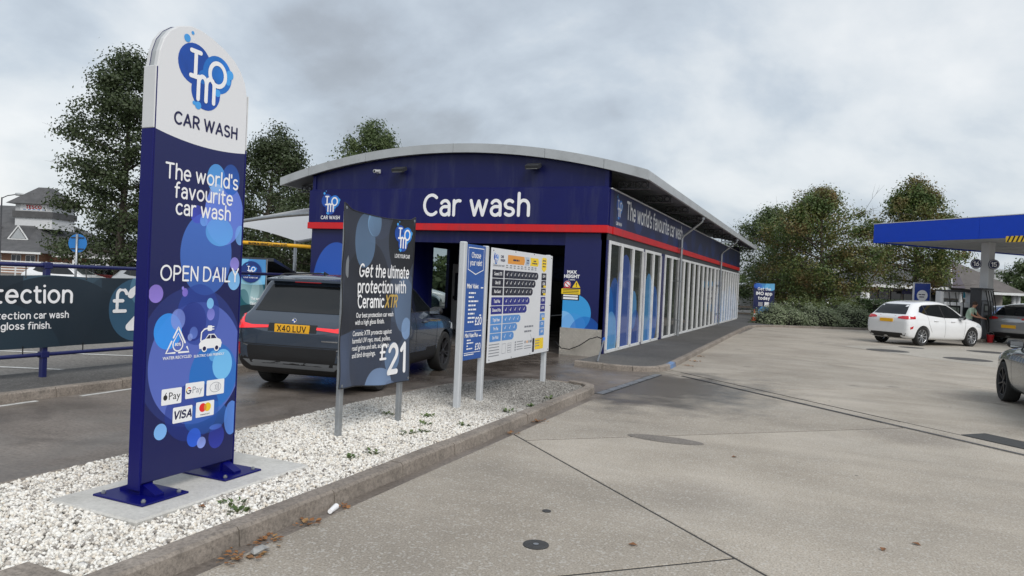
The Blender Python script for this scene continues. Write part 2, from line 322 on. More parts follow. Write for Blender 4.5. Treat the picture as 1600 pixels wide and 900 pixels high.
# ------------------------------------------------------------------ lettering: rounded monoline stroke alphabet
def _a(cx, cy, rx, ry, a0, a1): return ('a', cx, cy, rx, ry, a0, a1)
_EL = lambda cx, cy, rx, ry: [('o', cx, cy, rx, ry)]
GL = {
 'a': [[_a(1.75,3.3,1.65,1.7,150,0),(3.4,0)], [(3.4,2.9),(1.8,2.9),_a(1.6,1.45,1.5,1.45,95,270),(2.1,0.02),(3.4,0.9)]],
 'b': [[(0,7.3),(0,0)], _EL(2,2.5,2,2.5)], 'c': [[_a(2.1,2.5,2.1,2.5,48,312)]], 'd': [_EL(2,2.5,2,2.5), [(4,7.3),(4,0)]],
 'e': [[(0.05,2.55),(4.0,2.55)], [_a(2.05,2.5,2.0,2.5,0,312)]], 'f': [[_a(2.2,5.7,1.3,1.6,70,180),(0.9,0)], [(0,4.8),(2.4,4.8)]],
 'g': [_EL(2,2.5,2,2.5), [(4,5),(4,-0.4),_a(2,-0.4,2,1.7,0,-150)]], 'h': [[(0,7.3),(0,0)], [(0,2.6),_a(1.8,3.0,1.8,2.0,180,0),(3.6,0)]],
 'i': [[(0,5),(0,0)], [(0,7.0),(0,7.05)]], 'k': [[(0,7.3),(0,0)], [(3.2,5),(0.2,2.3)], [(1.2,3.1),(3.4,0)]], 'l': [[(0,7.3),(0,0)]],
 'm': [[(0,5),(0,0)], [(0,2.8),_a(1.45,3.2,1.45,1.8,180,0),(2.9,0)], [(2.9,2.8),_a(4.35,3.2,1.45,1.8,180,0),(5.8,0)]],
 'n': [[(0,5),(0,0)], [(0,2.6),_a(1.8,3,1.8,2,180,0),(3.6,0)]], 'o': [_EL(2.2,2.5,2.2,2.5)], 'p': [[(0,5),(0,-2.2)], _EL(2,2.5,2,2.5)],
 'r': [[(0,5),(0,0)], [(0,2.6),_a(1.8,3,1.8,2,180,72)]], 's': [[_a(1.6,3.7,1.5,1.3,40,270),_a(1.6,1.2,1.6,1.2,90,-145)]],
 't': [[(0.9,6.6),(0.9,1.3),_a(2.1,1.3,1.2,1.3,180,285)], [(0,4.85),(2.5,4.85)]], 'u': [[(0,5),(0,2),_a(1.8,2,1.8,2,180,360),(3.6,5)], [(3.6,5),(3.6,0)]],
 'v': [[(0,5),(1.85,0),(3.7,5)]], 'w': [[(0,5),(1.45,0),(3.0,4.8),(4.55,0),(6.0,5)]], 'x': [[(0,5),(3.4,0)],[(3.4,5),(0,0)]], 'y': [[(0,5),(1.9,0)], [(3.7,5),(1.1,-2.2)]],
 'A': [[(0,0),(2.6,7),(5.2,0)], [(1,2.2),(4.2,2.2)]], 'C': [[_a(2.9,3.5,2.9,3.5,48,312)]], 'D': [[(0,0),(0,7),(1.8,7),_a(1.8,3.5,3.2,3.5,90,-90),(0,0)]],
 'E': [[(3.6,7),(0,7),(0,0),(3.6,0)], [(0,3.6),(3.2,3.6)]], 'G': [[_a(2.9,3.5,2.9,3.5,48,352),(3.3,3.1)]], 'H': [[(0,0),(0,7)],[(4.4,0),(4.4,7)],[(0,3.6),(4.4,3.6)]],
 'I': [[(0,7),(0,0)]], 'L': [[(0,7),(0,0),(3.5,0)]], 'M': [[(0,0),(0.5,7),(3,1.8),(5.5,7),(6,0)]], 'N': [[(0,0),(0,7),(4.4,0),(4.4,7)]], 'O': [_EL(3.2,3.5,3.2,3.5)],
 'P': [[(0,0),(0,7),(1.9,7),_a(1.9,5.1,2.2,1.9,90,-90),(0,3.2)]], 'R': [[(0,0),(0,7),(1.9,7),_a(1.9,5.1,2.2,1.9,90,-90),(0,3.2)], [(2,3.2),(4.3,0)]],
 'S': [[_a(2,5.25,1.9,1.75,35,270),_a(2,1.75,2.1,1.75,90,-145)]], 'T': [[(0,7),(4.8,7)],[(2.4,7),(2.4,0)]], 'U': [[(0,7),(0,2.3),_a(2.3,2.3,2.3,2.3,180,360),(4.6,7)]],
 'V': [[(0,7),(2.5,0),(5,7)]], 'W': [[(0,7),(1.9,0),(3.8,6.7),(5.7,0),(7.6,7)]], 'X': [[(0,0),(4.6,7)],[(0,7),(4.6,0)]], 'Y': [[(0,7),(2.3,3.2),(4.6,7)],[(2.3,3.2),(2.3,0)]],
 '\u00a3': [[_a(2.7,5.2,1.6,1.8,15,180),(1.1,0.1)], [(0,0),(4.2,0)], [(0,3.3),(3.1,3.3)]],
 '0': [_EL(2.2,3.5,2.2,3.5)], '1': [[(0,5.5),(1.7,7),(1.7,0)]], '2': [[_a(2.05,4.9,2.0,2.1,160,-38),(0.1,0)],[(0.1,0),(4.3,0)]],
 '3': [[_a(1.9,5.3,1.8,1.7,150,-90),_a(1.9,1.8,2.1,1.8,90,-150)]], '4': [[(3,0),(3,7),(0,2),(4.2,2)]], '5': [[(3.6,7),(0.4,7),(0.2,3.8),_a(1.9,2.2,2.1,2.2,130,-150)]],
 '6': [_EL(2,2.1,2,2.1), [(3.2,7),(0.5,3.4)]], '8': [_EL(2,5.2,1.7,1.8), _EL(2,1.8,2.1,1.8)], "'": [[(0,7.3),(0,5.9)]], '.': [[(0,0),(0,0.05)]], ',': [[(0.3,0.1),(0,-1.1)]],
 'K': [[(0,7),(0,0)],[(4.2,7),(0.1,3)],[(1.4,4.2),(4.4,0)]], 'J': [[(2.6,7),(2.6,1.8),_a(1.3,1.8,1.3,1.8,0,-150)]], 'B': [[(0,0),(0,7),(1.9,7),_a(1.9,5.3,1.9,1.7,90,-90),(0,3.6)],[(1.9,3.6),_a(1.9,1.8,2.3,1.8,90,-90),(0,0)]], 'F': [[(3.6,7),(0,7),(0,0)],[(0,3.6),(3.2,3.6)]], 'Z': [[(0,7),(4.2,7),(0,0),(4.2,0)]], '7': [[(0,7),(4,7),(1.2,0)]], '9': [_EL(2,4.9,2,2.1), [(0.8,0),(3.5,3.6)]],
 '-': [[(0,2.6),(2.2,2.6)]], '%': [_EL(1,5.6,1,1.3), _EL(4,1.3,1,1.3), [(4.3,7),(0.7,0)]],
}
def _strokes(g):
    """glyph -> list of (points, closed)"""
    out = []
    for st in GL[g]:
        if st and st[0][0] == 'o':
            _, cx, cy, rx, ry = st[0]; out.append(([(cx+rx*math.cos(2*PI*k/24), cy+ry*math.sin(2*PI*k/24)) for k in range(24)], True)); continue
        pts = []
        for tk in st:
            if tk[0] == 'a':
                _, cx, cy, rx, ry, a0, a1 = tk; n = max(4, int(abs(a1-a0)/16))
                pts += [(cx+rx*math.cos(math.radians(a0+(a1-a0)*i/n)), cy+ry*math.sin(math.radians(a0+(a1-a0)*i/n))) for i in range(n+1)]
            else: pts.append(tk)
        q = [pts[0]]
        for p in pts[1:]:
            if math.hypot(p[0]-q[-1][0], p[1]-q[-1][1]) > 0.03: q.append(p)
        cur = [q[0]]                                  # split at sharp corners: the round caps make the joint
        for i in range(1, len(q)):
            cur.append(q[i])
            if i < len(q)-1:
                a = (q[i][0]-q[i-1][0], q[i][1]-q[i-1][1]); b = (q[i+1][0]-q[i][0], q[i+1][1]-q[i][1])
                cs = (a[0]*b[0]+a[1]*b[1])/(math.hypot(*a)*math.hypot(*b)+1e-9)
                if cs < 0.62: out.append((cur, False)); cur = [q[i]]
        out.append((cur, False))
    return out
def ribbon(pts, w, closed=False, cap=True):
    """flat strip of constant width with round ends -> (verts2d, faces)"""
    n = len(pts); L_, R_ = [], []
    for i in range(n):
        if closed: a, b = pts[(i-1) % n], pts[(i+1) % n]
        else: a, b = pts[max(i-1, 0)], pts[min(i+1, n-1)]
        dx, dy = b[0]-a[0], b[1]-a[1]; l = math.hypot(dx, dy) or 1e-9; nx, ny = -dy/l*w/2, dx/l*w/2
        L_.append((pts[i][0]+nx, pts[i][1]+ny)); R_.append((pts[i][0]-nx, pts[i][1]-ny))
    vs = L_ + R_; fs = [(i, n+i, n+(i+1) % n, (i+1) % n) for i in range(n if closed else n-1)]
    if not closed and cap:
        for (i, sgn) in ((0, -1), (n-1, 1)):
            a, b = (pts[1], pts[0]) if i == 0 else (pts[n-2], pts[n-1])
            th = math.atan2(b[1]-a[1], b[0]-a[0]); o = len(vs); K = 6
            arc = [(pts[i][0]+w/2*math.cos(th-PI/2+PI*k/K), pts[i][1]+w/2*math.sin(th-PI/2+PI*k/K)) for k in range(1, K)]
            vs += arc
            ids = ([n+i] if i else [i]) + list(range(o, o+K-1)) + ([i] if i else [n+i])
            fs.append(tuple(ids))
    return vs, fs
def word_width(s, size, w=1.0, gap=0.85, space=2.4):
    k = size/7.0; x = 0
    for ch in s:
        if ch == ' ': x += space; continue
        xs = [p[0] for st, _ in _strokes(ch) for p in st]; x += max(xs)-min(xs)+w+gap
    return (x-gap)*k
def put_words(mb, s, u, v, size, mapf, w=1.0, align='l', m=0, off=0.002, gap=0.85, slant=0.0, squeeze=1.0, lift=0.00018):
    """write s with its baseline start (or middle) at (u, v); size = cap height; mapf(u, v, offset) -> point"""
    k = size/7.0; tot = word_width(s, size, w, gap)*squeeze
    x = u - (tot/2 if align == 'c' else tot if align == 'r' else 0)
    for ch in s:
        if ch == ' ': x += 2.4*k*squeeze; continue
        sts = _strokes(ch); xs = [p[0] for st, _ in sts for p in st]; mn, mxx = min(xs), max(xs)
        for j, (st, cl) in enumerate(sts):
            v2, fs = ribbon(st, w, cl)
            mb.add([mapf(x + ((p[0]-mn+w/2) + slant*p[1])*k*squeeze, v + p[1]*k, off + j*lift) for p in v2], fs, m)
        x += (mxx-mn+w+gap)*k*squeeze
    return tot
def put_line(mb, pts, w, mapf, m=0, off=0.002, closed=False):
    v2, fs = ribbon(pts, w, closed); mb.add([mapf(p[0], p[1], off) for p in v2], fs, m)
def put_poly(mb, pts, mapf, m=0, off=0.0015):
    mb.add([mapf(p[0], p[1], off) for p in pts], [tuple(range(len(pts)))], m)
def put_rect(mb, u0, v0, u1, v1, mapf, m=0, off=0.0015, r=0.0):
    if r <= 0: pts = [(u0,v0),(u1,v0),(u1,v1),(u0,v1)]
    else:
        pts = []
        for (cx, cy, a) in ((u1-r, v1-r, 0), (u0+r, v1-r, 90), (u0+r, v0+r, 180), (u1-r, v0+r, 270)):
            pts += [(cx+r*math.cos(math.radians(a+22.5*k)), cy+r*math.sin(math.radians(a+22.5*k))) for k in range(5)]
    put_poly(mb, pts, mapf, m, off)
def circ(cx, cy, r, n=28, ry=None): return [(cx+r*math.cos(2*PI*k/n), cy+(ry or r)*math.sin(2*PI*k/n)) for k in range(n)]
_TXT = {}
def put_text(mb, s, u, v, size, mapf, m=0, off=0.002, align='l', bold=0.0, squeeze=1.0):
    """small print in the plain built-in alphabet"""
    key = (s, bold)
    if key not in _TXT:
        cu = bpy.data.curves.new('print', 'FONT'); cu.body = s; cu.size = 1.0; cu.offset = bold; cu.resolution_u = 2
        o = bpy.data.objects.new('print', cu); COL.objects.link(o)
        dg = bpy.context.evaluated_depsgraph_get(); me = bpy.data.meshes.new_from_object(o.evaluated_get(dg))
        _TXT[key] = ([v_.co[:2] for v_ in me.vertices], [tuple(p.vertices) for p in me.polygons])
        bpy.data.objects.remove(o); bpy.data.curves.remove(cu); bpy.data.meshes.remove(me)
    vs, fs = _TXT[key]
    if not vs: return
    k = size/0.70; wd_ = max(p[0] for p in vs)*k*squeeze
    x = u - (wd_/2 if align == 'c' else wd_ if align == 'r' else 0)
    mb.add([mapf(x+p[0]*k*squeeze, v+p[1]*k, off) for p in vs], fs, m)
def put_bar(mb, u, v, length, size, mapf, m=0, off=0.002, align='l', seed=0):
    """a line of print too small to be read: short dashes of word length"""
    rg = random.Random(seed*31+int(length*1000)); x = u-(length/2 if align == 'c' else length if align == 'r' else 0); e = x+length
    while x < e-size*.4:
        w = min(rg.uniform(1.2, 4.0)*size, e-x); put_rect(mb, x, v, x+w, v+size*.72, mapf, m, off); x += w+size*.45
def put_logo(mb, cu, cv, S, mapf, m0=0, off=0.001, mword=None, word=None, sq=1.0):
    """cluster of three blue discs with I, m, O drawn in white strokes. material slots from m0: deep blue, mid blue, pale blue, white"""
    def P(x, y): return (cu+x*S*sq, cv+y*S)
    def D(x, y, r, m, o): put_poly(mb, [P(x+r*math.cos(2*PI*k/28), y+r*math.sin(2*PI*k/28)) for k in range(28)], mapf, m0+m, off+o)
    D(-.21,.14,.29,0,0); D(.2,.10,.27,1,.0003); D(.0,-.2,.26,0,.0006)
    D(-.05,.0,.10,1,.0009)
    for (x, y, r) in ((-.36,.46,.055),(.43,.16,.07),(.40,.05,.05),(.21,-.16,.055),(-.13,-.42,.055),(-.20,-.40,.03),(-.27,.56,.025)): D(x, y, r, 2, .0012+abs(x)*.0005)
    w = .062*S
    def ln(p, c=False, o=.002):
        v2, fs = ribbon([P(*q) for q in p], w, c); mb.add([mapf(a, b, off+o) for a, b in v2], fs, m0+3)
    ln([(-.2,.32),(-.2,-.03)]); ln([(-.28,.32),(-.12,.32)], o=.0022); ln([(-.28,-.03),(-.12,-.03)], o=.0024)
    ln([(.2+.145*math.cos(2*PI*k/24), .1+.165*math.sin(2*PI*k/24)) for k in range(24)], True, .0023)
    ln([(-.14,-.02),(-.14,-.33)], o=.0026)
    arc = lambda cx, r: [(cx+r*math.cos(math.radians(a)), -.10+.10*math.sin(math.radians(a))) for a in range(180, -1, -20)]
    ln([(-.14,-.16)]+arc(-.07,.07)+[(0,-.33)], o=.0028); ln([(0,-.16)]+arc(.07,.07)+[(.14,-.33)], o=.003)
    if word: put_words(mb, word, cu, cv-.66*S, .105*S*(1.25 if len(word) < 10 else 1), mapf, w=1.15, align='c', m=mword if mword is not None else m0+3, off=off+.001)

# ------------------------------------------------------------------ shared materials
M_concrete = ground_mat('forecourt_concrete', [(.285,.25,.205), (.365,.324,.27), (.44,.395,.335)], (0.55, 75.0), rough=(.72,.9), speck=((.55,.53,.49), 70.0, .10), bump=.6, bscale=160, fine=1.15, stain=((.20,.175,.145), .42, .55, .80), spots=[(1.1,.16,.30,(.14,.125,.105),.55), (.33,.22,.35,(.19,.165,.14),.45), (4.0,.10,.10,(.06,.055,.05),.7), (5.5,.07,.06,(.55,.53,.5),.6)], wet=(2.1,-3.9,2.1,2.8,.28,.28), slabs=.77)
M_joint = pmat('joint_sealant', (.035,.033,.03), .8, var=.2)
M_asphalt = ground_mat('asphalt', [(.055,.053,.05), (.085,.082,.078), (.12,.116,.11)], (0.35, 26.0), rough=(.8,.95), speck=((.22,.21,.2), 70.0, .08), bump=.5, bscale=140)
M_carpark = ground_mat('car_park_asphalt', [(.13,.12,.108), (.185,.172,.155), (.24,.225,.205)], (0.3, 22.0), rough=(.8,.95), speck=((.3,.29,.27), 60.0, .07), bump=.4, bscale=140)
M_lane = ground_mat('wash_lane_wet', [(.105,.088,.076), (.175,.15,.13), (.24,.21,.185)], (0.75, 30.0), rough=(.3,.7), speck=((.22,.19,.16), 80.0, .05), bump=.35, bscale=120, stain=((.06,.05,.043), .9, .52, .74), wet=(-2.6,-3.0,3.2,5.5,.55,.2))
M_kerb = ground_mat('kerb_concrete', [(.16,.137,.115), (.24,.207,.176), (.31,.272,.235)], (1.6, 40.0), rough=(.75,.92), bump=.5, bscale=130, stain=((.075,.066,.057), 2.6, .56, .78))
M_slab = ground_mat('footing_concrete', [(.43,.42,.39), (.52,.51,.48), (.58,.57,.54)], (2.2, 40.0), rough=(.7,.9), bump=.35, bscale=110, fine=.35, stain=((.34,.325,.295), 3.0, .56, .80))
M_navy = pmat('navy_panel', s2l((6,13,84)), .4, var=.12, scale=1.2, coat=.0, spec=.35, dirt=((.035,.04,.10), 3.0, .55, .12))
M_navy2 = pmat('navy_cladding', s2l((14,20,78)), .42, var=.12, scale=1.0, coat=.0, spec=.35, dirt=((.04,.045,.10), 3.0, .55, .12))
M_sidenavy = pmat('totem_blue', s2l((2,5,92)), .4, var=.06, coat=.0, spec=.3)
M_red = pmat('red_band', s2l((204,20,28)), .4, var=.08, scale=1.5, coat=.0, dirt=((.30,.03,.035), 4.0, .6, .2))
M_white = pmat('white_print', (.88,.88,.89), .45, var=.03)
M_whitepaint = pmat('white_frame_paint', (.72,.73,.73), .4, var=.06, scale=4, dirt=((.42,.41,.38), 5.0, .5))
M_offwhite = pmat('off_white', (.60,.61,.62), .5, var=.05)
M_logo0 = pmat('disc_deep_blue', s2l((20,76,170)), .4, var=.35, scale=2.5)
M_logo1 = pmat('disc_mid_blue', s2l((30,116,206)), .4, var=.3, scale=2.5)
M_logo2 = pmat('disc_pale_blue', s2l((70,160,232)), .4, var=.1)
LOGO = [M_logo0, M_logo1, M_logo2, M_white]
M_inknavy = pmat('navy_print', s2l((24,24,72)), .45, var=.05)
M_black = pmat('black_plastic', (.012,.012,.013), .5, var=.1)
M_rubber = pmat('tyre_rubber', (.018,.018,.018), .85, var=.2, bump=.2, bscale=80)
M_galv = pmat('galvanised_steel', (.36,.38,.40), .42, metal=.75, var=.18, scale=6.0, dirt=((.25,.25,.24), 9.0, .4))
M_greymetal = pmat('grey_coated_metal', (.42,.44,.45), .45, metal=.2, var=.08, scale=2.0, dirt=((.26,.27,.27), 2.4, .5))
M_alu = pmat('aluminium_post', (.56,.58,.60), .38, metal=.5, var=.06)
M_dark = pmat('dark_steel', (.035,.037,.042), .55, var=.2)
M_rail = pmat('navy_rail_paint', s2l((28,34,86)), .4, var=.12, coat=.1)
M_yellow = pmat('yellow_print', s2l((240,205,40)), .45, var=.05)
M_orange = pmat('orange_print', s2l((222,150,60)), .45, var=.05)
M_leafbrown = island_mat('dry_leaf', [(.22,.09,.03), (.30,.14,.05), (.16,.07,.03), (.34,.20,.08)], .8)
M_weed = island_mat('weed_leaf', [(.06,.10,.03), (.10,.15,.05), (.13,.17,.06)], .7, .2)

# ------------------------------------------------------------------ ground
gb = MB(); gb.add([(-400,-300,-.045),(400,-300,-.045),(400,500,-.045),(-400,500,-.045)], [(0,1,2,3)])
struct(gb.build('ground', M_asphalt))
# concrete forecourt: bays laid on the petrol station's grid, at 44 degrees to the wash hall
E1, E2 = Vector((.72,-.694)), Vector((.694,.72))
def clip_poly(poly, n, d, keep=1):
    """part of the polygon where (n.p - d)*keep >= 0"""
    out = []; k = len(poly)
    for i in range(k):
        a, b = poly[i], poly[(i+1) % k]; fa = ((n[0]*a[0]+n[1]*a[1])-d)*keep; fb = ((n[0]*b[0]+n[1]*b[1])-d)*keep
        if fa >= 0: out.append(a)
        if (fa >= 0) != (fb >= 0):
            t = fa/(fa-fb); out.append((a[0]+(b[0]-a[0])*t, a[1]+(b[1]-a[1])*t))
    return out
pav = MB(); pav.add([(1.5,-24,-.0045),(46,-24,-.0045),(46,44,-.0045),(1.5,44,-.0045)], [(0,1,2,3)])
paving = struct(pav.build('forecourt_paving', M_joint))
cuts = [-26.0, -20.8, -15.6, -10.4, -5.17, .018, .378, 5.58, 10.8, 16.0, 21.2, 26.4, 31.6, 36.8, 42, 47.2, 52.4, 57.6]
phase = {4: 7.8, 3: 11.1, 6: 4.7}
random.seed(5)
n_slab = 0
for k in range(len(cuts)-1):
    u0, u1 = cuts[k], cuts[k+1]; thin = (u1-u0) < 1
    ph = phase.get(k, random.uniform(0, 6)); pitch = 2.0 if thin else 6.0
    js = range(-10, 12) if not thin else range(-14, 26)
    for j in js:
        w0 = ph + j*pitch; w1 = w0 + pitch; g = .011
        poly = [(1.5,-24), (46,-24), (46,44), (1.5,44)]
        poly = clip_poly(poly, E2, u0+g, 1)
        if len(poly) > 2: poly = clip_poly(poly, E2, u1-g, -1)
        tl = .055                                        # the cross joints are not quite square to the long ones
        nrm = (E1[0]-E2[0]*tl, E1[1]-E2[1]*tl)
        if len(poly) > 2: poly = clip_poly(poly, nrm, w0+g, 1)
        if len(poly) > 2: poly = clip_poly(poly, nrm, w1-g, -1)
        if len(poly) < 3: continue
        cx = sum(p[0] for p in poly)/len(poly); cy = sum(p[1] for p in poly)/len(poly)
        rel = (cx-4.64, cy+15.87); dep = -.401*rel[0]+.916*rel[1]
        ar = abs(sum(poly[i][0]*poly[(i+1) % len(poly)][1]-poly[(i+1) % len(poly)][0]*poly[i][1] for i in range(len(poly))))/2
        if ar < .02 or dep < -9: continue
        dz = random.uniform(-.002, .002)
        s = MB(); pr = [(p[0]*.9985+cx*.0015, p[1]*.9985+cy*.0015) for p in poly]
        n = len(poly); vs = [(p[0], p[1], -.022) for p in poly] + [(p[0], p[1], -.006+dz) for p in poly] + [(p[0]+(cx-p[0])*.003, p[1]+(cy-p[1])*.003, dz) for p in poly]
        s.add(vs, [tuple(range(2*n, 3*n))] + [(i, (i+1) % n, n+(i+1) % n, n+i) for i in range(n)] + [(n+i, n+(i+1) % n, 2*n+(i+1) % n, 2*n+i) for i in range(n)])
        s.build('concrete_slab', M_concrete, paving); n_slab += 1
# wash lane, left strip and car park
lb = MB(); lb.add([(-3.9,-24,0),(1.62,-24,0),(1.62,32,0),(-3.9,32,0)], [(0,1,2,3)]); struct(lb.build('wash_lane', M_lane))
lb = MB(); lb.add([(-5.35,-24,.10),(-3.99,-24,.10),(-3.99,-.9,.10),(-5.35,-.9,.10)], [(0,1,2,3)]); struct(lb.build('verge_strip', M_asphalt))
cp = MB(); cp.add([(-130,-40,.06),(-5.3,-40,.06),(-5.3,-1.0,.06),(-8.9,-1.0,.06),(-8.9,90,.06),(-130,90,.06)], [(0,1,2,3,4,5)]); struct(cp.build('car_park', M_carpark))
pl = MB()
for (a, b) in (((-4.9,-8.6),(-9.4,-10.6)), ((-5.9,-6.9),(-9.6,-8.75)), ((-6.4,-4.4),(-10.4,-6.4)), ((-7.0,-2.4),(-11,-4.4)), ((-12,4),(-17,1.5)), ((-12.5,7),(-17.5,4.5))):
    pl.bar((a[0], a[1], .068), (b[0], b[1], .068), .09, .004)
struct(pl.build('parking_lines', pmat('worn_line_paint', (.55,.55,.53), .7, var=.3, scale=8, dirt=((.2,.19,.17), 7.0, .8))))
fl = MB()
for (a, b) in (((-3.72,-12.2),(-3.76,-10.4)), ((-3.70,-9.9),(-3.74,-8.9))): fl.bar((a[0], a[1], .004), (b[0], b[1], .004), .06, .004)
struct(fl.build('lane_edge_line', MATS['worn_line_paint']))

# ------------------------------------------------------------------ kerbs: each stone its own piece
def kerb_run(name, path, width, h, z0=0.0, stone=.9, mat=None, side=1, paint=None):
    """row of kerb stones whose outer foot follows path; side=+1: body lies to the left of the direction of travel"""
    pts = [Vector((p[0], p[1])) for p in path]; cum = [0]
    for i in range(1, len(pts)): cum.append(cum[-1]+(pts[i]-pts[i-1]).length)
    def at(s):
        s = min(max(s, 0), cum[-1]-1e-6)
        for i in range(len(pts)-1):
            if s <= cum[i+1]: return pts[i]+(pts[i+1]-pts[i])*((s-cum[i])/(cum[i+1]-cum[i])), (pts[i+1]-pts[i]).normalized()
    root = None; s = 0; k = 0; objs = []
    base = MB(); P2 = []
    for q in np.linspace(0, cum[-1], max(2, int(cum[-1]/.3))):
        p, d = at(q); nn = Vector((-d.y, d.x))*side; P2.append((p+nn*.012, p+nn*(width-.012)))
    for (a, b), (c, d_) in zip(P2[:-1], P2[1:]): base.add([(a.x,a.y,z0+h*.5),(c.x,c.y,z0+h*.5),(d_.x,d_.y,z0+h*.5),(b.x,b.y,z0+h*.5)], [(0,1,2,3)])
    root = struct(base.build(name, M_joint))
    while s < cum[-1]-.05:
        e = min(s+stone, cum[-1]); g = .005; n = max(2, int((e-s)/.25)+1)
        rows = []; dz = random.uniform(-.004, .004); sh = random.uniform(-.004, .004)
        for q in np.linspace(s+g, e-g, n):
            p, d = at(q); nn = Vector((-d.y, d.x))*side; c = .018
            prof = [(sh, -.03), (sh+.012, h-c), (sh+.012+c, h), (width-c*.6, h), (width, h-c*.6), (width, -.03)]
            rows.append([(p.x+nn.x*a, p.y+nn.y*a, z0+b+dz*(b > 0)) for a, b in prof])
        vs = [v for r in rows for v in r]; m = len(rows[0])
        fs = [(i*m+j, (i+1)*m+j, (i+1)*m+j+1, i*m+j+1) for i in range(n-1) for j in range(m-1)] + [tuple(range(m)), tuple(range((n-1)*m, n*m))]
        o = MB().add(vs, fs).build('kerb_stone', paint[k] if paint and k in paint else (mat or M_kerb), root); objs.append(o)
        s = e; k += 1
    return root
random.seed(11)
def arc_pts(c, r, a0, a1, n=8): return [(c[0]+r*math.cos(math.radians(a0+(a1-a0)*i/n)), c[1]+r*math.sin(math.radians(a0+(a1-a0)*i/n))) for i in range(n+1)]
# sign island
ISL = [(1.52,-14.4)] + [(1.52,-5.75),(1.50,-5.45),(1.42,-5.15),(1.25,-4.96),(1.0,-4.86),(.55,-4.84),(.2,-4.98),(-.12,-5.3),(-.38,-5.75),(-.55,-6.4),(-.63,-7.2),(-.65,-8.2)]
kerb_run('island_kerb', ISL[:6], .155, .115, side=1)
kerb_run('island_edging', ISL[5:] + [(-.65,-14.4)], .06, .075, side=1, stone=.9)
kerb_run('island_end_kerb', [(.99,-14.1),(1.35,-14.1)], .6, .118, side=1)
# left kerb along the lane
kerb_run('lane_kerb', [(-3.86,-2.0),(-3.86,-16.0)], .13, .12, side=-1)
# pavement beside the hall
PAVK = [(.02,-2.02),(.55,-2.10)] + [(1.05,-2.12),(1.42,-2.02),(1.66,-1.82),(1.78,-1.5),(1.80,-1.1)] + [(1.70,4.0),(1.55,12),(1.45,18.4),(1.52,19.6),(1.85,20.6),(2.6,21.6),(6.4,24.5),(7.6,25.1),(8.8,25.35),(14,25.9)]
M_bluekerb = ground_mat('kerb_blue_paint', [(.10,.16,.30), (.13,.25,.48), (.2,.3,.48)], (6.0, 60.0), stain=((.17,.15,.13), 5.0, .45, .6))
kerb_run('pavement_kerb', PAVK, .13, .105, side=1, stone=.62, paint={4: M_bluekerb})
pv = MB(); inner = [(.0,-1.9),(.55,-1.98),(1.03,-2.0),(1.36,-1.92),(1.56,-1.74),(1.67,-1.45),(1.68,-1.1),(1.58,4),(1.43,12),(1.33,18.4),(1.4,19.6),(1.75,20.7),(2.52,21.72),(6.35,24.6),(7.6,25.2),(8.8,25.45),(14,26.0),(14,40),(-8.9,40),(-8.9,27.2),(0,27.2)]
pv.prism(inner, -.03, .088); struct(pv.build('pavement', M_asphalt))
# slot drain across the lane mouth and the long channel in the forecourt
dr = MB(); dr.bar((1.55,-5.35,-.006), (1.78,-2.2,-.006), .16, .02)
drn = tag(dr.build('slot_drain', M_dark), 'dark wet slot drain across the mouth of the wash lane', 'drain')
for i in range(7):
    t = (i+.5)/7; c = Vector((1.55,-5.35,0)).lerp(Vector((1.78,-2.2,0)), t)
    MB().obox((c.x, c.y, .0075), ((.073,.997,0), (.997,-.073,0), (0,0,1)), (.2, .055, .004)).build('grate', M_galv, drn)
chd = MB(); pA, pB = Vector((1.82,-1.73)), Vector((8.2,-7.88)); dd = (pB-pA).normalized(); nn = Vector((-dd.y, dd.x))
q0 = pA + nn*.04 + dd*.5; q1 = pB + nn*.04
chd.bar((q0.x, q0.y, .003), (q1.x, q1.y, .003), .045, .006)
tag(chd.build('channel_drain', M_dark), 'long narrow channel drain running diagonally across the concrete', 'drain')
sj = MB(); e0 = Vector((2.08,-1.48)); e1_ = e0 + Vector((.72,-.694))*9.5
sj.bar((e0.x, e0.y, .0015), (e1_.x, e1_.y, .0015), .022, .004); struct(sj.build('sealed_joint', M_joint))
# covers and patches
def cover(name, x, y, r, label, cat, mat, ry=None, rot=0):
    m = MB(); pts = circ(0, 0, r, 28, ry); c, s = math.cos(rot), math.sin(rot)
    pts = [(p[0]*c-p[1]*s, p[0]*s+p[1]*c) for p in pts]
    m.prism(pts, -.004, .0055); o = m.build(name, mat); o.location = (x, y, 0); tag(o, label, cat); return o
M_iron = pmat('cast_iron', (.045,.045,.045), .7, var=.3, scale=20, bump=.8, bscale=60)
cv = cover('access_cover', 3.04, -11.66, .082, 'round dark metal access cover set in the near concrete', 'cover', M_iron)
MB().disc((0,0,.0085), .018, 'Z', 12).build('lifting_eye', M_galv, cv)
cover('access_cover', 2.86, -11.0, .032, 'tiny dark round cover beyond the larger round cover', 'cover', M_iron)
M_tankcover = pmat('tank_cover', (.075,.072,.068), .75, var=.25, scale=3, bump=.4, bscale=40)
for i, (x, y, lb_) in enumerate(((6.5,9.7,'dark round tank cover before the rear wheels of the white hatchback'), (8.45,8.3,'dark round tank cover nearest the grey car at the picture edge'), (9.7,12.6,'dark round tank cover before the front wheel of the white hatchback'), (7.4,12.2,'small dark tank cover half under the white hatchback'))):
    cover('tank_cover', x, y, .62 if i < 3 else .4, lb_, 'tank cover', M_tankcover)['group'] = 'tank covers in the forecourt'
mh = MB(); mh.obox((6.85,-5.75,.001), ((.72,-.694,0),(.694,.72,0),(0,0,1)), (.62,.22,.006)); tag(mh.build('drain_cover', M_iron), 'rectangular dark metal drain cover by the long channel', 'cover')
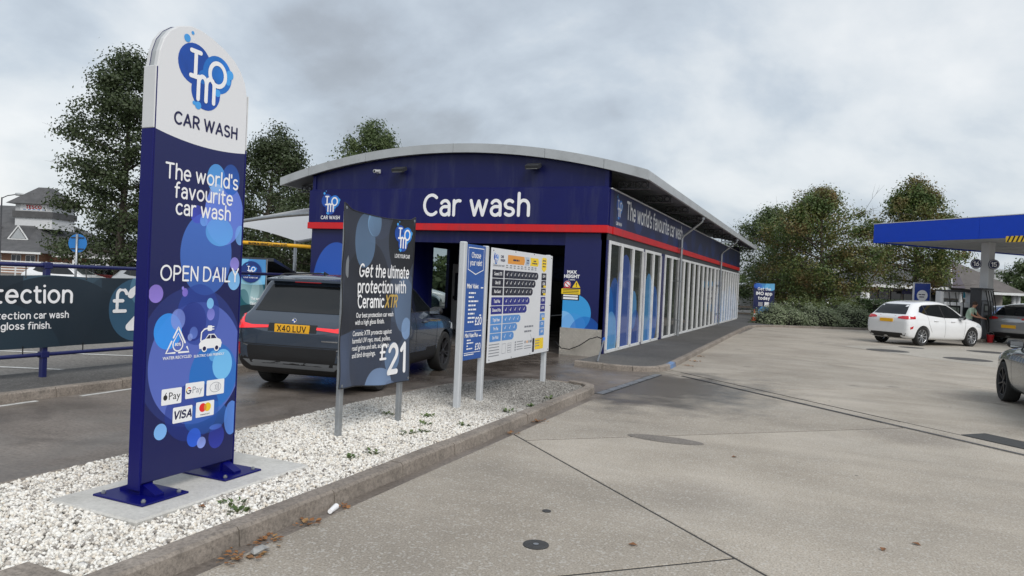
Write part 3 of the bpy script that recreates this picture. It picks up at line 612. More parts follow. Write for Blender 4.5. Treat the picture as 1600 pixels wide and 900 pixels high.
# sunlit zone round the tank covers, painted in as paler concrete colour
pp = MB(); pp.add([(5.2,10.5,.0045),(9.2,5.4,.0045),(15.5,11.6,.0045),(11,17.8,.0045)], [(0,1,2,3)])
struct(pp.build('painted_sun_patch', ground_mat('painted_sun_mat', [(.33,.30,.255), (.40,.37,.32), (.46,.43,.38)], (.5, 30.0), bump=.4, stain=((.24,.22,.19), .5, .6, .85))))
st = MB(); st.add([(p[0]+3.1, p[1]-8.0, .003) for p in circ(0, 0, .42, 20, .16)], [tuple(range(20))])
struct(st.build('road_patch', ground_mat('patch_mat', [(.15,.135,.118), (.19,.17,.15), (.22,.2,.17)], (3, 40.0), bump=.6)))

# ------------------------------------------------------------------ gravel bed of the island
def in_poly(x, y, poly):
    c = np.zeros(len(x), bool); n = len(poly)
    for i in range(n):
        (x0, y0), (x1, y1) = poly[i], poly[(i+1) % n]
        if y0 == y1: continue
        k = ((y0 > y) != (y1 > y)) & (x < (x1-x0)*(y-y0)/(y1-y0)+x0); c ^= k
    return c
bed = [(1.36,-14.35),(1.36,-5.8),(1.33,-5.45),(1.2,-5.1),(1.0,-5.0),(.55,-4.96),(.25,-5.08),(-.05,-5.4),(-.3,-5.85),(-.48,-6.5),(-.57,-7.2),(-.59,-8.2),(-.59,-14.35)]
GZ = .062
gbm = MB(); gbm.add([(p[0], p[1], GZ-.012) for p in bed], [tuple(range(len(bed)))])
struct(gbm.build('gravel_base', pmat('gravel_bed', (.40,.385,.36), .9, var=.35, scale=60)))
_t = (1+5**.5)/2
ICO_V = np.array([(-1,_t,0),(1,_t,0),(-1,-_t,0),(1,-_t,0),(0,-1,_t),(0,1,_t),(0,-1,-_t),(0,1,-_t),(_t,0,-1),(_t,0,1),(-_t,0,-1),(-_t,0,1)])/1.902
ICO_F = np.array([(0,11,5),(0,5,1),(0,1,7),(0,7,10),(0,10,11),(1,5,9),(5,11,4),(11,10,2),(10,7,6),(7,1,8),(3,9,4),(3,4,2),(3,2,6),(3,6,8),(3,8,9),(4,9,5),(2,4,11),(6,2,10),(8,6,7),(9,8,1)])
def tri_mesh(name, verts, faces, mat, parent=None, smooth=False):
    me = bpy.data.meshes.new(name); nv, nf, k = len(verts), len(faces), faces.shape[1]
    me.vertices.add(nv); me.vertices.foreach_set('co', verts.astype(np.float32).ravel())
    me.loops.add(nf*k); me.loops.foreach_set('vertex_index', faces.astype(np.int32).ravel())
    me.polygons.add(nf); me.polygons.foreach_set('loop_start', np.arange(0, nf*k, k, dtype=np.int32))
    me.materials.append(mat); me.update(calc_edges=True); me.validate()
    if smooth: me.polygons.foreach_set('use_smooth', [True]*nf)
    o = bpy.data.objects.new(name, me); COL.objects.link(o)
    if parent is not None: o.parent = parent
    return o
def scatter_stones(name, n, poly, seed, rad, mat, z=GZ):
    rg = np.random.default_rng(seed); xs = np.array([p[0] for p in poly]); ys = np.array([p[1] for p in poly])
    x = rg.uniform(xs.min(), xs.max(), n*2); y = rg.uniform(ys.min(), ys.max(), n*2); k = in_poly(x, y, poly) & ~((x > .03) & (x < .87) & (y > -12.79) & (y < -11.17)) & ~((x > .98) & (y < -13.49)); x, y = x[k][:n], y[k][:n]; n = len(x)
    r = rg.uniform(rad[0], rad[1], n)*np.where(rg.random(n) < .06, 1.45, 1)
    sc = rg.uniform(.65, 1.25, (n, 3)); jit = rg.uniform(.72, 1.2, (n, 12, 1))
    th = rg.uniform(0, 2*PI, n); ph = rg.uniform(-1.2, 1.2, n)
    V = ICO_V[None]*jit*sc[:, None]*r[:, None, None]
    c, s = np.cos(ph)[:, None], np.sin(ph)[:, None]; y2 = V[:,:,1]*c - V[:,:,2]*s; z2 = V[:,:,1]*s + V[:,:,2]*c
    c, s = np.cos(th)[:, None], np.sin(th)[:, None]; x3 = V[:,:,0]*c - y2*s; y3 = V[:,:,0]*s + y2*c
    hump = .012*np.sin(x*3.1+1)*np.sin(y*2.3)
    V = np.stack([x3+x[:, None], y3+y[:, None], z2+(z+hump+rg.uniform(-.006, .012, n))[:, None]], 2).reshape(-1, 3)
    F = (ICO_F[None]+np.arange(n)[:, None, None]*12).reshape(-1, 3)
    return stuff(tri_mesh(name, V, F, mat))
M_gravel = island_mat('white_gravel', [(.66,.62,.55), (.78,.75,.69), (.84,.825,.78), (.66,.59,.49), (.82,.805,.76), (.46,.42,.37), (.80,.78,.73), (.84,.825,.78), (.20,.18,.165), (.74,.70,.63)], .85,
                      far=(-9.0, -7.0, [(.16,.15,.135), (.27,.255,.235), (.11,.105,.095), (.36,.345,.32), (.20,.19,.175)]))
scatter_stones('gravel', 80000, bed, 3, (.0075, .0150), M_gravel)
# weeds, dead leaves and litter
def leaf_clump(name, spots, mat, size, seed, label=None, cat=None, up=.6, n=14, spread=.08):
    rg = random.Random(seed); m = MB()
    for (x, y, z) in spots:
        for i in range(n):
            a = rg.uniform(0, 2*PI); d = rg.uniform(0, spread); l = rg.uniform(.6, 1.3)*size; t = rg.uniform(.1, up)
            c = Vector((x+d*math.cos(a), y+d*math.sin(a), z+rg.uniform(.002, .02))); dr_ = Vector((math.cos(a), math.sin(a), t)).normalized(); sd_ = Vector((-math.sin(a), math.cos(a), rg.uniform(-.4, .4)))*l*.32
            m.add([c, c+dr_*l*.5+sd_, c+dr_*l+Vector((0,0,-.1*l)), c+dr_*l*.5-sd_], [(0,1,2,3)])
    o = m.build(name, mat, fix=False); return o
weeds = [(1.2,-12.3), (1.05,-12.2), (.95,-10.75), (1.05,-10.5), (.55,-8.75), (.75,-9.2), (.95,-9.5), (1.2,-7.9), (1.28,-7.4), (1.25,-6.7), (.1,-8.9), (1.15,-9.0), (.85,-9.65)]
for i, (x, y) in enumerate(weeds):
    o = leaf_clump('weed', [(x, y, GZ)], M_weed, .055, 40+i, up=1.2, n=16, spread=.07); stuff(o)
for i, (x, y, n, sp) in enumerate(((1.63,-12.72,44,.13), (1.6,-12.45,26,.1), (1.59,-12.12,20,.09), (1.6,-11.72,10,.06), (1.60,-7.95,26,.09), (1.61,-8.75,12,.06), (2.0,-.2,24,.1), (1.95,.9,26,.12), (1.85,2.3,22,.12))):
    stuff(leaf_clump('dead_leaves', [(x, y, .003)], M_leafbrown, .042, 70+i, up=.5, n=n, spread=sp))
for i, (x, y, lb_) in enumerate(((3.55,-11.35,'single brown leaf lying right of the round access cover'), (5.05,-10.6,'brown leaf on the joint near the lower right corner'), (5.3,-10.35,'curled brown leaf beyond the one on the joint, lower right'), (3.9,-8.4,'small brown leaf alone mid forecourt'), (.75,-9.35,'red-brown leaf on the white gravel behind the fabric banner posts'), (.9,-12.35,'brown leaf on the gravel by the footing slab corner'))):
    z = GZ+.012 if x < 1.4 else .004
    o = MB().add([(0,0,0),(.03,.022,.012),(.065,.0,.004),(.03,-.022,.010)], [(0,1,2,3)]).build('fallen_leaf', M_leafbrown, fix=False); o.location = (x, y, z); o.rotation_euler = (0, 0, i*1.3); tag(o, lb_, 'leaf', 'fallen leaves')
cupm = MB().lathe([(.0,0),(.016,.0),(.022,.13),(.020,.13),(.014,.01)], axis='X', seg=14); cup = cupm.build('paper_cup', M_white, smooth='auto'); cup.location = (1.60,-11.86,.022); cup.rotation_euler = (0, .04, 1.9); tag(cup, 'crushed white paper cup lying in the gutter by the kerb', 'cup')
stn = MB().add([(v[0]*.05*(1+.3*math.sin(i*2.1)), v[1]*.07*(1+.2*math.cos(i*1.7)), v[2]*.028+.02) for i, v in enumerate(ICO_V)], [tuple(f) for f in ICO_F]).build('loose_stone', pmat('grey_stone', (.30,.30,.29), .85, var=.25, scale=30)); stn.location = (1.68,-12.62,0); tag(stn, 'grey stone among brown leaves at the kerb foot', 'stone')

def line_obj(parent, mat, s, u, v, size, mp, small=False, **kw):
    if small:
        m_ = MB(); put_text(m_, s, u, v, size, mp, **kw); return m_.build('lettering', mat, parent)
    al = kw.pop('align', 'l'); sq = kw.get('squeeze', 1.0); g_ = kw.get('gap', .85); w_ = kw.get('w', 1.0)
    tot = word_width(s, size, w_, g_)*sq; x = u-(tot/2 if al == 'c' else tot if al == 'r' else 0)
    for wd_ in s.split(' '):                       # each word a mesh of its own
        m_ = MB(); l_ = put_words(m_, wd_, x, v, size, mp, **kw); m_.build('lettering', mat, parent)
        x += l_ + (g_+2.4)*size/7.0*sq
# ------------------------------------------------------------------ totem sign
def totem():
    TY0, TY1, TX = -12.46, -11.645, .5; zc = .09
    T = thing('totem_sign', 'tall navy and white totem sign with rounded top and blue bubbles on the gravel', 'sign', (.44, -12.05, zc))
    org = (.44, -12.05, zc)
    def loc(y): return y+12.05
    # outline of the face in (y, z) world
    def outline(inset=0.0, y0=TY0, y1=TY1, top=3.33):
        o = []; z0 = .18; i = inset
        o += [(y0+i, z0+i), (y1-i, z0+i)]
        # right shoulder is lower and wider than the left one
        R = [(y1-i, 2.86), (y1-i-.004, 2.97), (y1-.03-i, 3.07), (y1-.08-i, 3.15), (y1-.15, 3.215-i), (y1-.24, 3.265-i), (y1-.36, 3.31-i), (y1-.46, 3.333-i), (y1-.55, 3.335-i)]
        Lf = [(y0+.16, 3.30-i), (y0+.095, 3.25-i), (y0+.045+i*.7, 3.18-i*.7), (y0+.015+i, 3.09), (y0+i, 2.98)]
        return o + R + Lf
    face = outline(); n = len(face)
    k = [(-.05,1.98,.10,.11), ]
    W = lambda r, g, b: s2l((r, g, b))
    bub = [  # local (y, z-zc): z values below are world z minus .08
        (.03,.87,.42,.44, W(96,116,200), .92, .80, 90), (-.02,.92,.46,.50, W(70,96,190), .15, .25, 0),
        (.07,1.66,.235,.30, W(66,110,196), .98, .72, -90), (.02,1.22,.19,.22, W(34,62,150), .85, .55, 0), (-.03,1.17,.12,.14, W(20,34,120), .8, .5, 60),
        (.22,1.97,.185,.235, W(104,132,226), .95, .85, 30), (.13,2.22,.085,.105, W(84,160,232), .95, .8, 90), (.27,2.23,.085,.115, W(36,100,196), .95, .45, 90),
        (.14,2.12,.07,.06, W(180,205,245), .55, .1, -90),
        (.18,1.83,.13,.105, W(96,172,240), .8, .55, 100), (-.03,1.94,.06,.065, W(70,80,200), .85, .5, 45), (.03,1.90,.034,.04, W(110,160,238), .9, .5, 60),
        (.385,1.82,.05,.075, W(120,176,240), .9, .6, 180), (.34,1.60,.045,.05, W(150,140,226), .95, .7, 90), (.34,1.475,.06,.075, W(130,190,242), .95, .85, 90), (.17,1.53,.055,.05, W(24,52,140), .8, .3, 90), (.14,1.49,.012,.014, W(150,205,250), 1, 1, 0),
        (-.35,1.37,.058,.062, W(150,128,220), .95, .75, 90), (-.11,1.38,.024,.03, W(140,120,220), .9, .7, 0), (-.13,1.41,.010,.012, W(150,140,230), .9, .9, 0),
        (.12,1.30,.032,.04, W(130,196,244), .95, .85, 90), (.13,1.22,.036,.045, W(140,140,226), .9, .5, 90),
        (-.24,1.11,.115,.125, W(50,150,242), .98, .85, 60), (-.16,1.19,.06,.075, W(130,150,226), .85, .55, 60), (-.02,1.09,.036,.044, W(110,140,226), .7, .4, 60), (-.05,1.06,.022,.026, W(150,170,236), .7, .5, 0),
        (.18,.76,.225,.245, W(26,112,196), .97, .8, 40), (.26,.84,.095,.115, W(120,196,246), .97, .9, 90), (.17,.91,.04,.04, W(110,190,246), .6, .5, 0),
        (.0,.52,.24,.21, W(22,50,140), .75, .45, -90), (.13,.46,.2,.12, W(34,110,200), .6, .25, -90), (.37,.42,.07,.13, W(96,150,240), .85, .6, 180),
        (-.27,.42,.052,.056, W(130,186,246), .98, .9, 90), (.02,.33,.062,.068, W(40,96,220), .98, .7, 90), (.09,.28,.04,.042, W(150,170,246), .9, .6, 90), (.23,.30,.075,.088, W(44,60,180), .75, .35, 90), (.22,.375,.06,.02, W(90,130,230), .6, .3, 0)]
    M_face = print_mat('totem_print', W(14,21,82), bub, 'Y', rough=.4, coat=.1, swoop=(.07, 4.65, 2.225, (.76,.765,.785)))
    # everything outside the arc circle but high up is white too
    m = MB(); N_ = n
    xf, xb = .06, -.05
    def V(x, p): return (x, p[0]+12.05, p[1]-zc)
    inn = outline(.006)
    m.add([V(xf, p) for p in inn], [tuple(range(N_))])
    m.build('face_panel', M_face, T)
    rim = MB()
    rim.add([V(xf-.0, p) for p in inn] + [V(xf-.006, p) for p in face] + [V(xf-.035, p) for p in face], [(i, (i+1) % N_, N_+(i+1) % N_, N_+i) for i in range(N_)] + [(N_+i, N_+(i+1) % N_, 2*N_+(i+1) % N_, 2*N_+i) for i in range(N_)])
    # two-tone rim: navy under the swoop, white above
    idx = []
    for f in rim.f: idx.append(1 if sum(rim.v[i][2] for i in f)/4 > 2.49 else 0)
    rim.m = idx
    rim.build('face_edge', [M_sidenavy, M_offwhite], T)
    body = MB(); core = outline(.005); NB = len(core)
    body.add([V(xf-.034, p) for p in core] + [V(xb+.02, p) for p in core], [tuple(range(NB))[::-1], tuple(range(NB, 2*NB))] + [(i, (i+1) % NB, NB+(i+1) % NB, NB+i) for i in range(NB)])
    body.m = [1 if sum(body.v[i][2] for i in f)/len(f) > 2.49 and len(f) == 4 else (0 if len(f) == 4 else 2) for f in body.f]
    body.build('core', [M_sidenavy, M_greymetal, M_sidenavy], T)
    back = MB(); back.add([V(xb, p) for p in face] + [V(xb+.03, p) for p in face], [tuple(range(n)), tuple(range(n, 2*n))[::-1]] + [(i, (i+1) % n, n+(i+1) % n, n+i) for i in range(n)])
    back.m = [0, 0] + [1 if (face[i][1]+face[(i+1) % n][1])/2-zc > 2.49 else 0 for i in range(n)]
    back.build('back_panel', [M_sidenavy, M_offwhite], T)
    for (ys) in ((TY0-.012, TY0-.001), (TY1+.001, TY1+.012)):
        e = MB(); e.box(xb-.004, xf+.002, ys[0]+12.05, ys[1]+12.05, .155-zc-.02, 2.565-zc, 0, .006); e.build('edge_column', M_sidenavy, T)
        e2 = MB(); e2.box(xb-.004, xf+.002, ys[0]+12.05, ys[1]+12.05, 2.567-zc, 2.985-zc, 0, .006); e2.build('edge_column', M_offwhite, T)
    # lettering on the face; the sign is read from +X, so u grows with y
    mp = lambda u, v, o: (xf+o, u, v)
    for (s_, u_, v_, w_, g_) in (("The world's", .012, 2.165, 1.02, .7), ('favourite', .03, 2.04, 1.02, .7), ('car wash', .03, 1.925, 1.02, .7), ('OPEN DAILY', .03, 1.465, .95, .9)):
        line_obj(T, M_white, s_, u_, v_, .098, mp, w=w_, align='c', gap=g_, squeeze=.92)
    lg = MB(); put_logo(lg, .0, 2.92, .50, mp, 0, .001); lg.build('logo', LOGO, T)
    line_obj(T, M_inknavy, 'CAR WASH', .025, 2.545, .078, mp, w=1.35, align='c', gap=.75)
    # recycling drop and electric car symbols
    ic = MB(); cu, cv = -.155, 1.02
    def tri(a, b): put_line(ic, [a, b], .012, mp, off=.0016)
    A, B, C_ = (cu, cv+.115), (cu-.098, cv-.062), (cu+.098, cv-.062)
    le = lambda p, q, t: (p[0]+(q[0]-p[0])*t, p[1]+(q[1]-p[1])*t)
    put_line(ic, [le(A,B,.40), le(A,B,.02), A, le(A,C_,.02), le(A,C_,.62)], .013, mp, off=.0016)
    put_line(ic, [le(A,B,.55), B, le(B,C_,.38)], .013, mp, off=.0018); put_line(ic, [le(B,C_,.55), C_, le(C_,A,.2)], .013, mp, off=.0020)
    drop = [(cu, cv+.075)] + [(cu+.042*math.cos(math.radians(a)), cv-.005+.046*math.sin(math.radians(a))) for a in range(20, -201, -20)]
    put_line(ic, drop, .009, mp, off=.0022, closed=True)
    put_text(ic, '80%', cu, cv-.015, .022, mp, align='c', bold=.02); put_text(ic, 'WATER RECYCLED', cu, cv-.105, .020, mp, align='c', bold=.02)
    eu, ev = .135, 1.0
    carp = [(-.10,-.03),(-.105,.005),(-.085,.03),(-.05,.04),(-.02,.075),(.035,.075),(.065,.042),(.095,.03),(.108,.005),(.10,-.03)]
    put_poly(ic, [(eu+p[0], ev+p[1]) for p in carp], mp, 0, .0014)
    for s_ in (-.055, .06): put_poly(ic, circ(eu+s_, ev-.03, .025), mp, 0, .0022)
    put_line(ic, [(eu-.09, ev+.03), (eu-.085, ev+.09), (eu-.06, ev+.112), (eu-.03, ev+.118)], .011, mp, off=.0016)
    put_rect(ic, eu-.032, ev+.098, eu+.012, ev+.138, mp, 0, .0018, .01); put_line(ic, [(eu+.012, ev+.11),(eu+.028, ev+.11)], .007, mp); put_line(ic, [(eu+.012, ev+.128),(eu+.028, ev+.128)], .007, mp)
    put_text(ic, 'ELECTRIC CAR FRIENDLY', eu-.005, ev-.088, .0175, mp, align='c', bold=.02)
    stuff(ic.build('symbols', M_white, T))
    dk = MB()
    put_poly(dk, [(eu-.043, ev+.042),(eu-.016, ev+.068),(eu-.004, ev+.068),(eu-.004, ev+.042)], mp, 0, .0026); put_poly(dk, [(eu+.004, ev+.042),(eu+.004, ev+.068),(eu+.032, ev+.068),(eu+.055, ev+.042)], mp, 0, .0026)
    for s_ in (-.055, .06): put_poly(dk, circ(eu+s_, ev-.03, .016), mp, 0, .0028); 
    stuff(dk.build('symbols', M_inknavy, T))
    # payment cards
    cards = [(-.19,.655), (.01,.675), (.20,.675), (-.09,.515), (.11,.525)]
    cw, ch = .168, .112
    for i, (cu, cv) in enumerate(cards):
        c = MB(); put_rect(c, cu-cw/2, cv-ch/2, cu+cw/2, cv+ch/2, mp, 0, .0016, .008); co = c.build('payment_sticker', M_white, T)
        d = MB(); mats = [M_inknavy, pmat('print_red', s2l((232,40,40)), .4, var=0), M_yellow, pmat('print_black', (.02,.02,.02), .4, var=0), M_orange, pmat('print_grey', (.35,.36,.4), .5, var=0)]
        o = .0022
        if i == 0:
            put_poly(d, circ(cu-.052, cv-.004, .017, 18, .019), mp, 3, o); put_line(d, [(cu-.052, cv+.018),(cu-.044, cv+.028)], .006, mp, 3, o); put_text(d, 'Pay', cu-.028, cv-.022, .052, mp, 3, o)
        elif i == 1:
            gl = [(cu-.055+.019*math.cos(math.radians(a)), cv+.002+.021*math.sin(math.radians(a))) for a in range(45, 361, 15)]
            for j, m_ in enumerate((1, 2, 0, 0)): put_line(d, gl[j*5:j*5+7], .008, mp, m_, o+j*.0002)
            put_line(d, [(cu-.053, cv+.002),(cu-.036, cv+.002)], .008, mp, 0, o+.001); put_text(d, 'Pay', cu-.026, cv-.020, .048, mp, 5, o)
        elif i == 2:
            put_line(d, circ(cu, cv, .052, 28, .036), .004, mp, 5, o, True)
            for j in range(3): put_line(d, [(cu-.02+j*.014+.022*math.cos(math.radians(a)), cv+.022*math.sin(math.radians(a))*(1+j*.25)) for a in range(-48, 49, 16)], .005, mp, 5, o+.0003*(j+1))
        elif i == 3: put_words(d, 'VISA', cu, cv-.024, .05, mp, w=1.7, align='c', m=0, off=o, gap=.5, slant=.16)
        else:
            put_poly(d, circ(cu-.022, cv+.012, .032), mp, 1, o); put_poly(d, circ(cu+.022, cv+.012, .032), mp, 2, o+.0004)
            put_poly(d, circ(cu, cv+.012, .012, 20, .024), mp, 4, o+.0008); put_text(d, 'mastercard', cu, cv-.044, .013, mp, 3, o, 'c', .01)
        stuff(d.build('print', mats, co))
    # feet: post stub, gusset, base plate, bolts
    for y in (TY0+.06, TY1-.06):
        yl = y+12.05
        f = MB(); f.box(-.045, .045, yl-.05, yl+.05, .012, .14); f.build('foot_post', M_sidenavy, T)
        p = MB(); p.box(-.235, .235, yl-.185, yl+.185, .0, .014, 0, .003); pl_ = p.build('base_plate', M_sidenavy, T)
        for s_ in (-1, 1):
            g_ = MB(); g_.add([(s_*.045, yl-.035, .014),(s_*.17, yl-.035, .014),(s_*.17, yl-.035, .03),(s_*.045, yl-.035, .085),(s_*.045, yl+.035, .014),(s_*.17, yl+.035, .014),(s_*.17, yl+.035, .03),(s_*.045, yl+.035, .085)],
                               [(0,1,2,3),(4,7,6,5),(0,4,5,1),(1,5,6,2),(2,6,7,3),(3,7,4,0)]); g_.build('gusset', M_sidenavy, T)
            for t_ in (-1, 1):
                b_ = MB(); b_.lathe([(0,.034),(.009,.034),(.009,.026),(.015,.026),(.015,.014),(.018,.014)], (s_*.19, yl+t_*.14, 0), seg=8); b_.build('bolt', M_galv, pl_)
    return T
totem()
sl = MB(); sl.box(-.02+.06, .86, -12.78, -11.18, .0, .09, 0, .012); tag(sl.build('footing_slab', M_slab), 'pale concrete footing slab under the totem sign, sunk in white gravel', 'slab')

# ------------------------------------------------------------------ fabric banner on two steel posts
def xtr_banner():
    X = .42; y0, y1, z0, z1 = -10.27, -9.0, .52, 2.28
    T = thing('fabric_banner', 'dark grey fabric banner advertising a ceramic wash, stretched between two steel posts', 'banner', (X, -9.65, GZ))
    for y in (-10.185, -9.125):
        p = MB(); p.box(-.06, -.01, y+9.65-.03, y+9.65+.03, -.06, z1-GZ-.02, 0, .006); p.build('post', M_galv, T)
    def wrinkle(u, v):
        # u along y (local), v world z - GZ ; taut cloth with folds from the corners and a slack lower edge
        a = (u+.63)/1.26; b = (v-.46)/1.76
        w = .010*math.sin(a*9+b*5)*math.exp(-((a-.5)**2)*3) + .008*math.sin(b*17+a*4)*(1-a) + .006*math.sin(a*23)*(b < .4)*(1-b*2.5)
        w += .016*math.sin(a*13+1)*max(0, .25-b)*3 + .02*math.exp(-((a-.08)/.05)**2)*math.sin(b*6)
        return w+.012
    def edge(u, v):   # corner tips pulled up, top edge sagging a little between them
        a = (u+.63)/1.26; b = (v-.46)/1.76
        dz = 0
        if b > .9: dz = (b-.9)*10*(.05*math.exp(-(a/.07)**2) + .03*math.exp(-((1-a)/.05)**2) - .035*math.sin(PI*min(max(a, 0), 1)))
        if b < .12: dz = (.12-b)*8*(.012*math.sin(a*8)-.07*(a-.5) )
        return dz
    def mp(u, v, o): return (wrinkle(u, v)+o, u, v+edge(u, v))
    nu, nv = 48, 60
    c = MB(); vs = []
    for j in range(nv+1):
        for i in range(nu+1):
            u = -.63+1.26*i/nu; v = .46+1.76*j/nv; vs.append(mp(u, v, 0))
    c.add(vs, [(j*(nu+1)+i, j*(nu+1)+i+1, (j+1)*(nu+1)+i+1, (j+1)*(nu+1)+i) for j in range(nv) for i in range(nu)])
    W = lambda r, g, b: s2l((r, g, b))
    bub = [(.45,1.0,.5,.62, W(92,112,140), .55, .75, -60), (.2,1.55,.5,.75, W(58,66,82), .9, .5, 60), (-.2,1.2,.42,.72, W(38,41,50), .95, .85, 0), (-.35,.5,.62,.55, W(72,84,108), .9, .6, 30), (.1,.7,.6,.42, W(44,50,66), .8, .5, 90),
           (-.29,1.93,.16,.27, W(96,124,156), .75, .5, 90), (-.14,2.12,.12,.14, W(120,158,196), .85, .7, 0), (-.05,2.1,.2,.14, W(60,68,88), .6, .2, 90), (.40,1.94,.265,.36, W(24,26,32), 1, 1, 0),
           (.54,1.02,.10,.12, W(134,164,204), .9, .7, 0), (.48,1.28,.2,.3, W(110,136,170), .55, .25, 0), (.28,.72,.14,.17, W(112,140,176), .7, .5, 90), (.05,.42,.26,.21, W(132,158,196), .85, .6, 90), (.26,.36,.14,.12, W(100,116,146), .6, .6, 0)]
    M_cloth = print_mat('banner_print', W(46,50,62), bub, 'Y', rough=.5, coat=.0)
    cl = c.build('cloth', M_cloth, T, smooth=True)
    hem = MB()
    for (a, b) in (((-.63,.46),(-.63,2.22)), ((.63,.46),(.63,2.22)), ((-.63,2.22),(.63,2.22)), ((-.63,.46),(.63,.46))):
        pts = [mp(a[0]+(b[0]-a[0])*t/30, a[1]+(b[1]-a[1])*t/30, 0) for t in range(31)]; hem.tube(pts, .005, 6)
    hem.build('hem', M_black, cl, smooth=True)
    for (u, v) in ((-.6,.49), (.6,.49), (-.6,2.19), (.6,2.19)):
        p = mp(u, v, .004); MB().lathe([(.006,0),(.014,.0),(.014,.003),(.006,.003)], p, axis='X', seg=12).build('eyelet', M_galv, cl)
    tx = MB(); o = .004
    kw = dict(w=1.2, off=o, gap=.6, squeeze=.735)
    line_obj(cl, M_white, 'Get the ultimate', -.36, 1.575, .118, mp, **kw)
    line_obj(cl, M_white, 'protection with', -.37, 1.415, .118, mp, **kw)
    line_obj(cl, M_white, 'Ceramic', -.37, 1.265, .118, mp, **kw)
    line_obj(cl, M_white, 'Our best protection car wash', -.40, 1.165, .050, mp, small=True, off=o, bold=.012, squeeze=.76)
    line_obj(cl, M_white, 'with a high gloss finish.', -.41, 1.095, .050, mp, small=True, off=o, bold=.012, squeeze=.76)
    for i, s_ in enumerate(('Ceramic XTR protects against', 'harmful UV rays, mud, pollen,', 'road grime and salt, acid rain', 'and bird droppings.')):
        line_obj(cl, M_white, s_, -.44, .985-i*.072, .050, mp, small=True, off=o, bold=.012, squeeze=.76)
    line_obj(cl, M_white, '\u00a3', .05, .72, .15, mp, w=1.15, off=o)
    line_obj(cl, M_white, '21', .19, .575, .28, mp, w=1.35, off=o, gap=.5, squeeze=.95)
    line_obj(cl, M_white, 'LOVE YOUR CAR', .40, 1.79, .036, mp, w=1.3, off=o, align='c', gap=.7, squeeze=.72)
    line_obj(cl, pmat('gold_print', s2l((196,164,84)), .4, var=.1), 'XTR', .085, 1.265, .118, mp, w=1.4, off=o, gap=.1, slant=.22, squeeze=.8)
    lg = MB(); put_logo(lg, .41, 2.01, .33, mp, 0, o-.002); lg.build('logo', LOGO, cl)
xtr_banner()

